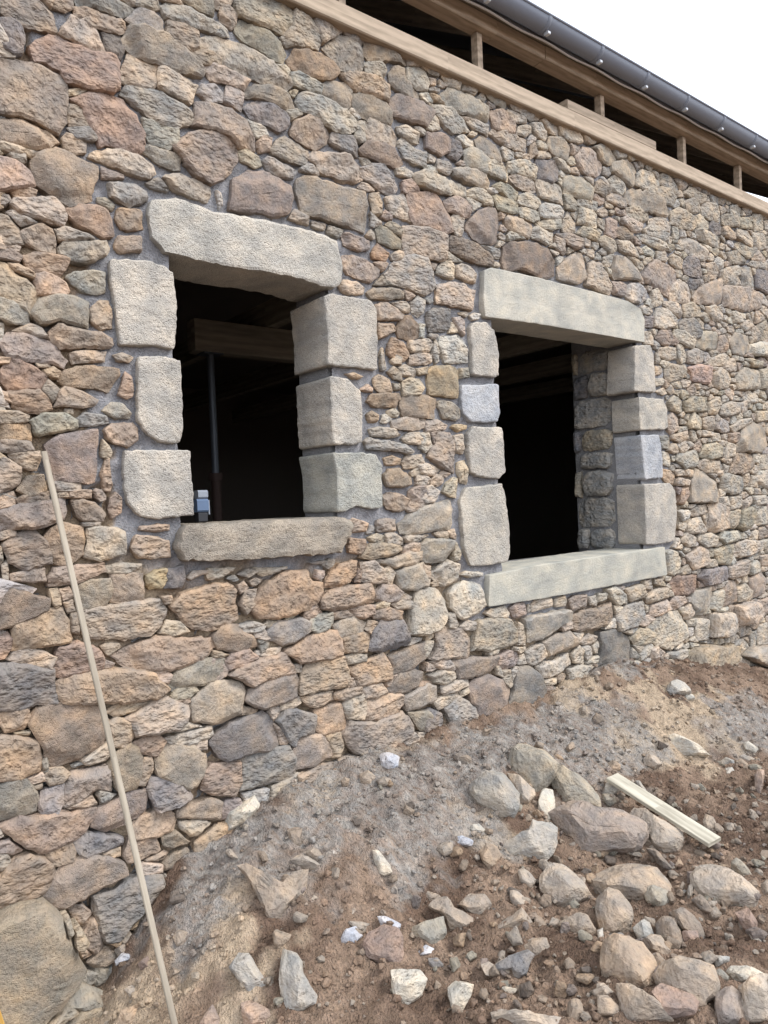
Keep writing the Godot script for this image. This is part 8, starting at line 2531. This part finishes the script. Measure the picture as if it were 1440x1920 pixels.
# Loose stones: [tone, label, x, y, z in mm, facing in degrees, outline in mm about its middle, on a face leaning back].
const LOOSE_STONES := [
[13,"cream white angular stone perched on the grey mortar heap by the wall",1471,348,19,-26,[-64,-16,-49,-56,-17,-47,29,-27,69,6,77,25,54,78,-40,27,-60,10]],
[8,"small upright brown stone chip standing on the grey mortar heap",1597,299,260,-30,[-28,-4,-7,-31,5,-44,28,-22,19,-9,24,34,-4,43,-36,33]],
[14,"lilac white lump of mortar high on the grey heap near wall foot",2184,414,179,-38,[-38,-22,4,-45,34,-25,43,19,1,43,-43,30]],
[0,"dull tan stone sunk in the grey heap beside lilac lump",2027,394,208,-36,[-30,-22,11,-31,47,1,7,32,-35,20]],
[1,"flat tan oval stone lying just below the upright brown chip",1571,242,363,-31,[-25,-19,35,-31,66,-17,19,20,-29,31,-66,17]],
[0,"tan stone edge showing behind the flat oval stone",1625,252,366,-32,[-22,-2,19,-35,42,-20,22,12,-14,33,-46,12]],
[13,"narrow cream wedge of stone lying alone on mid slope",1830,186,550,-37,[-29,11,-16,-30,8,-40,39,-33,34,-10,-6,50,-31,52]],
[0,"big tan triangular block half buried with its point down",1392,184,442,-28,[-92,41,-55,-37,-30,-107,4,-107,40,-59,100,-30,118,27,117,55,33,5,-1,20,-102,97,-131,95]],
[7,"small ochre stone stuck below the tip of triangular block",1316,66,603,-29,[-21,-13,-6,-33,27,-9,39,9,-14,30,-25,17]],
[12,"pinkish grey speckled granite piece leaning left of the tall pale shard",1170,28,622,-26,[-35,-8,-1,-54,29,-63,59,-36,28,14,5,57,-26,64,-59,27]],
[12,"tall pale grey shard with sharp ridge at the bottom of the slope",1272,10,767,-30,[-52,-13,-39,-57,-10,-77,15,-72,57,-52,63,-35,26,22,23,58,4,87,-37,104,-50,35]],
[11,"pinkish tan flat stone at bottom edge beneath speckled granite piece",1148,-26,732,-27,[-58,-19,44,-35,55,-28,46,-6,-21,43,-66,45]],
[14,"small bluish white quartz lump left of the mauve brown block",1560,73,700,-34,[-28,-29,17,-23,43,0,20,32,-14,24,-38,-4]],
[1,"flat tan flake resting above the bluish white quartz lump",1617,89,677,-35,[-14,-13,19,-26,38,6,4,13,-47,19]],
[14,"white quartz piece lying on top of mauve brown block",1702,65,756,-37,[-28,-12,33,-25,40,-5,-4,17,-41,24]],
[2,"mauve brown rounded block under a white quartz piece",1619,46,831,-37,[-70,-22,-22,-48,31,-69,64,-52,64,24,54,49,5,66,-46,44,-80,7]],
[13,"squarish cream grey stone just below the mauve brown block",1581,12,1005,-38,[-49,-4,-41,-62,-8,-53,44,-29,65,14,44,43,-3,47,-52,44]],
[9,"greenish grey stone with pointed lower tip right of quartz piece",1822,48,858,-40,[-16,-24,9,-44,32,-34,62,-2,53,55,-14,32,-59,20,-66,-2]],
[14,"thin white sliver of quartz below the greenish grey stone",1762,13,906,-40,[-33,-8,-3,-9,23,-6,53,-1,-2,24,-37,0]],
[5,"small bluish grey stone above the heart shaped pale stone",1739,2,978,-41,[-24,-1,-5,-16,24,-18,25,-1,5,18,-25,18]],
[13,"heart shaped cream white stone alone near the bottom edge",1680,26,1161,-42,[-32,-2,-23,-29,-7,-69,12,-35,38,2,46,29,12,36,-12,43,-33,25]],
[14,"bluish white quartz piece lying on grey soil at mid slope",2261,190,588,-43,[-38,-7,-1,-15,40,-17,47,3,0,29,-48,8]],
[7,"rust brown rounded stone on the slope left of white topped block",2292,132,728,-45,[-31,-21,-7,-49,19,-30,44,0,28,39,-13,48,-40,13]],
[12,"wide block with pale flat top at the middle of the rubble",2517,126,778,-49,[-108,-58,-45,-66,47,-67,79,-40,95,0,98,61,76,81,2,79,-21,36,-90,8,-133,-34]],
[1,"small cream pointed stone between two large pale blocks",2322,69,905,-48,[-23,-6,0,-37,17,-43,36,-3,13,23,-11,39,-31,26]],
[1,"large pale tan wedge block with ridge pointing down right",2409,78,1020,-51,[-89,-20,-43,-66,-15,-84,47,-56,98,-26,84,4,48,43,-3,86,-37,84,-90,34]],
[3,"largest mauve pinkish slab in the middle of the rubble",2835,118,891,-53,[-169,10,-137,-30,-100,-54,-70,-108,-7,-108,61,-88,143,-81,169,-69,203,-20,207,27,177,46,106,68,0,82,-80,110,-130,95,-174,73,-199,46]],
[0,"low triangular brown stone in the brown soil at mid rubble",2101,35,1040,-47,[-17,-26,42,-20,67,-6,53,9,19,49,-14,27,-61,-4,-89,-29]],
[1,"cream tan stone standing on the low triangular brown stone",2215,56,950,-47,[-29,9,-16,-26,6,-46,29,-24,33,11,5,36,-28,40]],
[0,"tan hollow sided stone left of the earthy round stone",1938,68,853,-42,[-34,-4,-21,-25,-12,-50,24,-58,72,-25,77,-9,50,4,5,21,-17,60,-55,60,-89,26]],
[0,"earthy tan rounded stone stuck in brown soil at mid rubble",2046,66,884,-44,[-26,-27,6,-46,35,-26,51,8,29,42,-23,44,-72,6]],
[5,"dark purple grey jagged stone lying in the brown soil",1921,32,1203,-47,[-59,-26,-17,-13,-2,-41,32,-25,41,4,60,34,36,47,-24,23,-66,-1]],
[0,"soil covered tan stone above the dark purple jagged stone",2070,37,1170,-48,[-44,-15,-14,-29,29,-23,49,-2,36,36,-3,30,-52,3]],
[0,"brown earthy stone sunk below the large pale wedge block",2258,54,1217,-52,[-39,-25,25,-47,57,-17,30,37,4,48,-77,4]],
[1,"long cream slab cut off by the bottom edge of photo",1775,12,1403,-48,[-114,-40,149,-22,148,12,37,5,-18,14,-75,21,-128,10]],
[13,"small cream chip above the long bottom slab",1814,9,1261,-46,[-13,-17,19,-5,27,5,-12,10,-20,7]],
[13,"flat cream flake below the grey block with curved top",2375,204,567,-44,[-24,-12,19,-19,36,-4,10,23,-40,12]],
[0,"small tan stone at the left end of the grey gravel",1957,105,725,-41,[-27,-17,17,-18,32,-1,4,13,-25,23]],
[4,"grey block with curved top leaning at the rubble pile's upper left",2553,264,524,-46,[-79,-47,3,-89,68,-105,93,-61,97,6,61,62,28,97,-47,84,-105,43,-120,9]],
[9,"upright rounded tan grey boulder at the top of rubble",2865,312,479,-49,[-110,37,-100,-31,-41,-54,-20,-119,14,-136,63,-87,112,-32,132,12,77,72,-12,115,-48,121,-67,101]],
[1,"tan wedge between the grey block and the upright boulder",2709,239,549,-48,[-33,9,-19,-70,27,-58,57,-23,53,6,-19,62,-65,73]],
[13,"upright cream post-like stone in front of the upright boulder",2770,200,648,-50,[-33,-76,22,-85,38,5,29,73,-16,75,-41,8]],
[9,"broad grey tan slab right of the upright cream stone",2996,208,630,-52,[-73,-18,-63,-77,35,-77,115,-67,117,-26,69,37,-11,76,-69,117,-119,34]],
[8,"dull brown stone on the grey soil near the wall foot",2581,365,278,-43,[-8,-31,39,-31,35,12,-18,37,-49,13]],
[13,"elongated white stone lying alone on brown soil under the right window",3969,222,659,-59,[-66,-18,-22,-51,54,-44,127,-38,94,-5,44,27,-45,60,-84,53,-101,15]],
[6,"flat pale grey stone close to the wall foot at right",4405,404,382,-59,[-53,-37,-25,-52,83,-12,50,37,7,60,-63,5]],
[13,"small pale chip touching the flat pale grey stone",4448,356,435,-60,[-22,-28,36,5,22,30,-36,-8]],
[1,"tan stone half sunk in soil below the elongated white stone",3647,201,664,-57,[-37,-23,12,-39,50,-9,27,23,-10,37,-42,11]],
[13,"cream oval pebble at the right above a cluster of pebbles",4411,140,841,-64,[-26,-18,31,-34,38,-3,-5,37,-38,18]],
[1,"flat cream pebble directly below the cream oval pebble",4281,122,871,-64,[-28,-18,16,-20,54,6,-2,29,-40,3]],
[4,"grey round pebble at the left of the pebble cluster",4109,125,854,-62,[-29,-16,1,-27,38,-16,34,26,-3,29,-41,4]],
[7,"tan round pebble at the right of the pebble cluster",4147,107,919,-63,[-13,-31,24,-20,28,9,-5,33,-33,9]],
[6,"pale grey pebble at the bottom of the pebble cluster",4016,103,914,-63,[-22,-22,14,-24,24,4,9,30,-24,12]],
[11,"upright pinkish wedge of stone at right edge below pebbles",3979,119,1092,-64,[-20,-83,2,-80,22,20,24,59,-5,63,-23,20]],
[6,"white grey stone touching the upper end of the plank",3198,162,719,-54,[-45,-21,-40,-51,13,-17,55,16,44,43,-26,29]],
[9,"grey stone directly beneath the upper end of the plank",3130,140,745,-54,[-28,-13,0,-34,35,-8,20,32,-27,23]],
[4,"small grey stone right of the upper plank end",3371,136,769,-56,[-15,-21,22,-30,26,-12,-7,35,-25,28]],
[7,"small rust coloured stone above the plank's upper end",3389,221,596,-55,[-22,-29,30,-16,34,11,-8,28,-34,6]],
[1,"large smooth tan block lying under the wooden plank",3047,105,1070,-58,[-61,5,-12,-68,23,-95,79,-79,101,-35,103,7,23,41,-48,77,-90,89,-117,59]],
[0,"upright tan stone standing just above the plank's middle",3337,87,1162,-61,[-30,-22,-13,-42,28,-53,40,-13,16,45,-15,58,-26,28]],
[1,"large rounded cream tan boulder right of the plank's lower end",2857,88,1469,-62,[-113,-11,-74,-50,-44,-76,30,-59,97,-63,114,-28,118,8,85,29,14,73,-35,82,-80,68,-113,26]],
[9,"thin grey slab standing behind the rounded cream boulder",3042,82,1459,-63,[-38,3,-7,-21,32,-51,42,-27,26,8,-18,51,-37,36]],
[0,"big tan boulder directly below the largest mauve slab",2652,77,1185,-56,[-156,-61,-75,-52,-20,-73,41,-67,74,-36,139,-29,140,-2,125,42,80,75,29,93,-82,73,-136,34,-160,3]],
[9,"grey tan stone against the lower right of big tan boulder",2621,63,1319,-57,[-40,-4,-23,-32,30,-38,44,-10,41,24,-7,38,-44,22]],
[0,"tan grey boulder just above a blue grey stone",2400,76,1271,-54,[-60,-19,-48,-59,-22,-80,48,-53,68,-6,65,23,23,74,-16,79,-58,40]],
[5,"blue grey stone on top of the large ochre boulder",2327,41,1330,-54,[-20,-24,19,-16,39,6,21,24,-18,16,-40,-6]],
[7,"large ochre tan boulder at the bottom of the rubble pile",2160,62,1494,-55,[-81,-56,-32,-74,11,-65,41,-68,76,-39,83,-14,73,34,40,66,1,72,-46,81,-79,55,-88,7]],
[6,"pale slab wedge leaning left of the dark upright slab",2421,56,1393,-56,[-22,-27,15,-38,37,-23,14,34,-2,44,-42,11]],
[8,"dark upright slab in the lower right of the rubble",2459,65,1472,-58,[-41,-25,-5,-43,27,-54,50,-31,34,17,7,57,-27,53,-44,26]],
[0,"tan flat stone in front of the dark upright slab",2341,50,1493,-57,[-34,-14,-2,-20,37,-33,46,-10,16,35,-16,34,-45,7]],
[8,"long brown earthy slab right of the dark upright slab",2556,73,1494,-59,[-46,13,-22,-20,10,-35,41,-58,55,-32,37,13,9,38,-20,54,-63,27]],
[8,"brown grey wedge pointing right above the long brown slab",2695,59,1476,-61,[-12,-16,25,-28,34,-17,14,10,-15,37,-46,13]],
[2,"red brown block wedged below the long brown slab",2487,50,1540,-60,[-21,-19,3,-25,25,-4,21,30,-28,19]],
[3,"mauve grey stone touching the large ochre boulder's right side",2281,41,1532,-57,[-20,-6,-5,-25,19,-18,31,-2,-2,33,-23,19]],
[0,"large tan block right of the large ochre boulder",2219,66,1684,-59,[-89,-27,-64,-32,-13,-33,14,-68,42,-56,43,-40,80,-11,85,17,70,61,34,69,-24,70,-77,41,-103,9]],
[2,"brown angular block in front of the large tan block",2108,53,1692,-58,[-50,-62,48,-30,64,4,44,20,2,30,-37,36,-70,1]],
[0,"long tan slab at bottom edge below the large ochre boulder",2029,46,1625,-56,[-59,-55,83,-34,70,-11,15,22,-34,41,-75,36]],
[1,"small tan stone left of the long tan bottom slab",2021,34,1501,-53,[-26,-3,-4,-14,30,-20,27,-1,-2,21,-25,17]],
[13,"flat white cream slab at the lower right of the rubble",2426,47,1767,-63,[-22,-30,18,-18,54,0,51,13,2,24,-42,15,-61,-3]],
[6,"pale grey stone just left of the flat white slab",2422,46,1685,-61,[-13,-23,25,0,26,13,-15,11,-23,-1]],
[3,"mauve tan block below the flat white slab",2240,60,1809,-62,[-37,-20,-42,-69,42,-51,39,21,30,39,7,54,-39,25]],
[1,"pale tan block in the bottom right corner",2300,66,1864,-64,[-32,-72,37,-56,36,63,-8,46,-33,18]],
[6,"pale grey chip alone on dark soil near right edge",2652,54,1697,-64,[-11,-12,16,-20,19,2,-2,19,-22,10]],
[6,"pale flat chip on brown soil left of the rounded boulder",2759,49,1364,-59,[-16,-14,16,-12,25,0,-1,15,-24,11]],
[2,"brown stone in shade below the rounded cream boulder",2735,62,1626,-63,[-14,-29,25,-34,31,0,0,44,-41,19]],
[9,"tan grey stone tucked left under the flat white slab",2353,39,1723,-62,[-14,-22,15,-13,22,2,-2,22,-21,11]],
[6,"small pale stone left of the blue grey stone",2269,43,1305,-53,[-8,-30,10,-8,7,25,-10,13]],
[6,"tiny pale chip right of the blue grey stone",2377,40,1405,-56,[1,-13,14,0,2,12,-16,0]],
[0,"tan stone cut by the right edge beside rounded boulder",2980,61,1581,-65,[-8,-28,18,-10,11,33,-20,5]],
[8,"thin brown wedge below the smooth block under the plank",2903,66,1162,-58,[0,-29,34,-35,44,-24,-22,43,-57,44]],
[7,"ochre chip lying just below the plank",2952,56,1239,-59,[-13,-21,25,-16,35,0,2,5,-16,35,-32,-4]],
[0,"brown stone in the shade left of the bottom tan slab",1966,29,1547,-54,[-32,-30,37,-21,27,3,-1,26,-31,22]],
[9,"dusty tan lump at the foot of the big foundation boulder",846,-99,-17,-16,[-50,-4,-19,-48,35,-41,59,-16,38,10,-9,62,-54,38]],
[1,"angular tan stone left of the leaning batten near the wall base",951,-7,10,-18,[-17,-13,4,-36,38,-20,-3,49,-21,20]],
[0,"small tan stone just above the bluish white quartz by batten",925,-37,45,-17,[-22,-14,17,-18,34,-1,2,23,-32,9]],
[14,"bluish white quartz piece left of the leaning batten",912,-50,73,-17,[-24,-16,20,-11,32,7,0,20,-28,0]],
[9,"large dusty slab at bottom left below the foundation boulder",742,-135,59,-14,[-52,-56,-25,-11,46,-35,100,-25,92,17,21,66,-26,69,-69,21,-87,-46]],
[7,"ochre brown stone at bottom edge left of the batten",849,-110,314,-18,[-9,-30,27,-25,40,32,-21,28,-37,-5]],
[11,"pinkish white stone at bottom edge right of the batten",1030,-47,603,-23,[-30,-25,34,-29,31,2,13,40,-13,19,-34,-7]],
[0,"small tan stone in sandy soil right of the batten",1071,69,269,-21,[-13,-24,14,-22,32,11,-5,28,-28,7]],
[2,"small pinkish brown stone touching the batten's left side",951,-28,207,-19,[-13,-17,25,-11,11,23,-23,5]],
[1,"small round tan stone left of the batten near bottom",891,-77,220,-18,[-5,-21,22,-8,8,20,-24,8]],
]
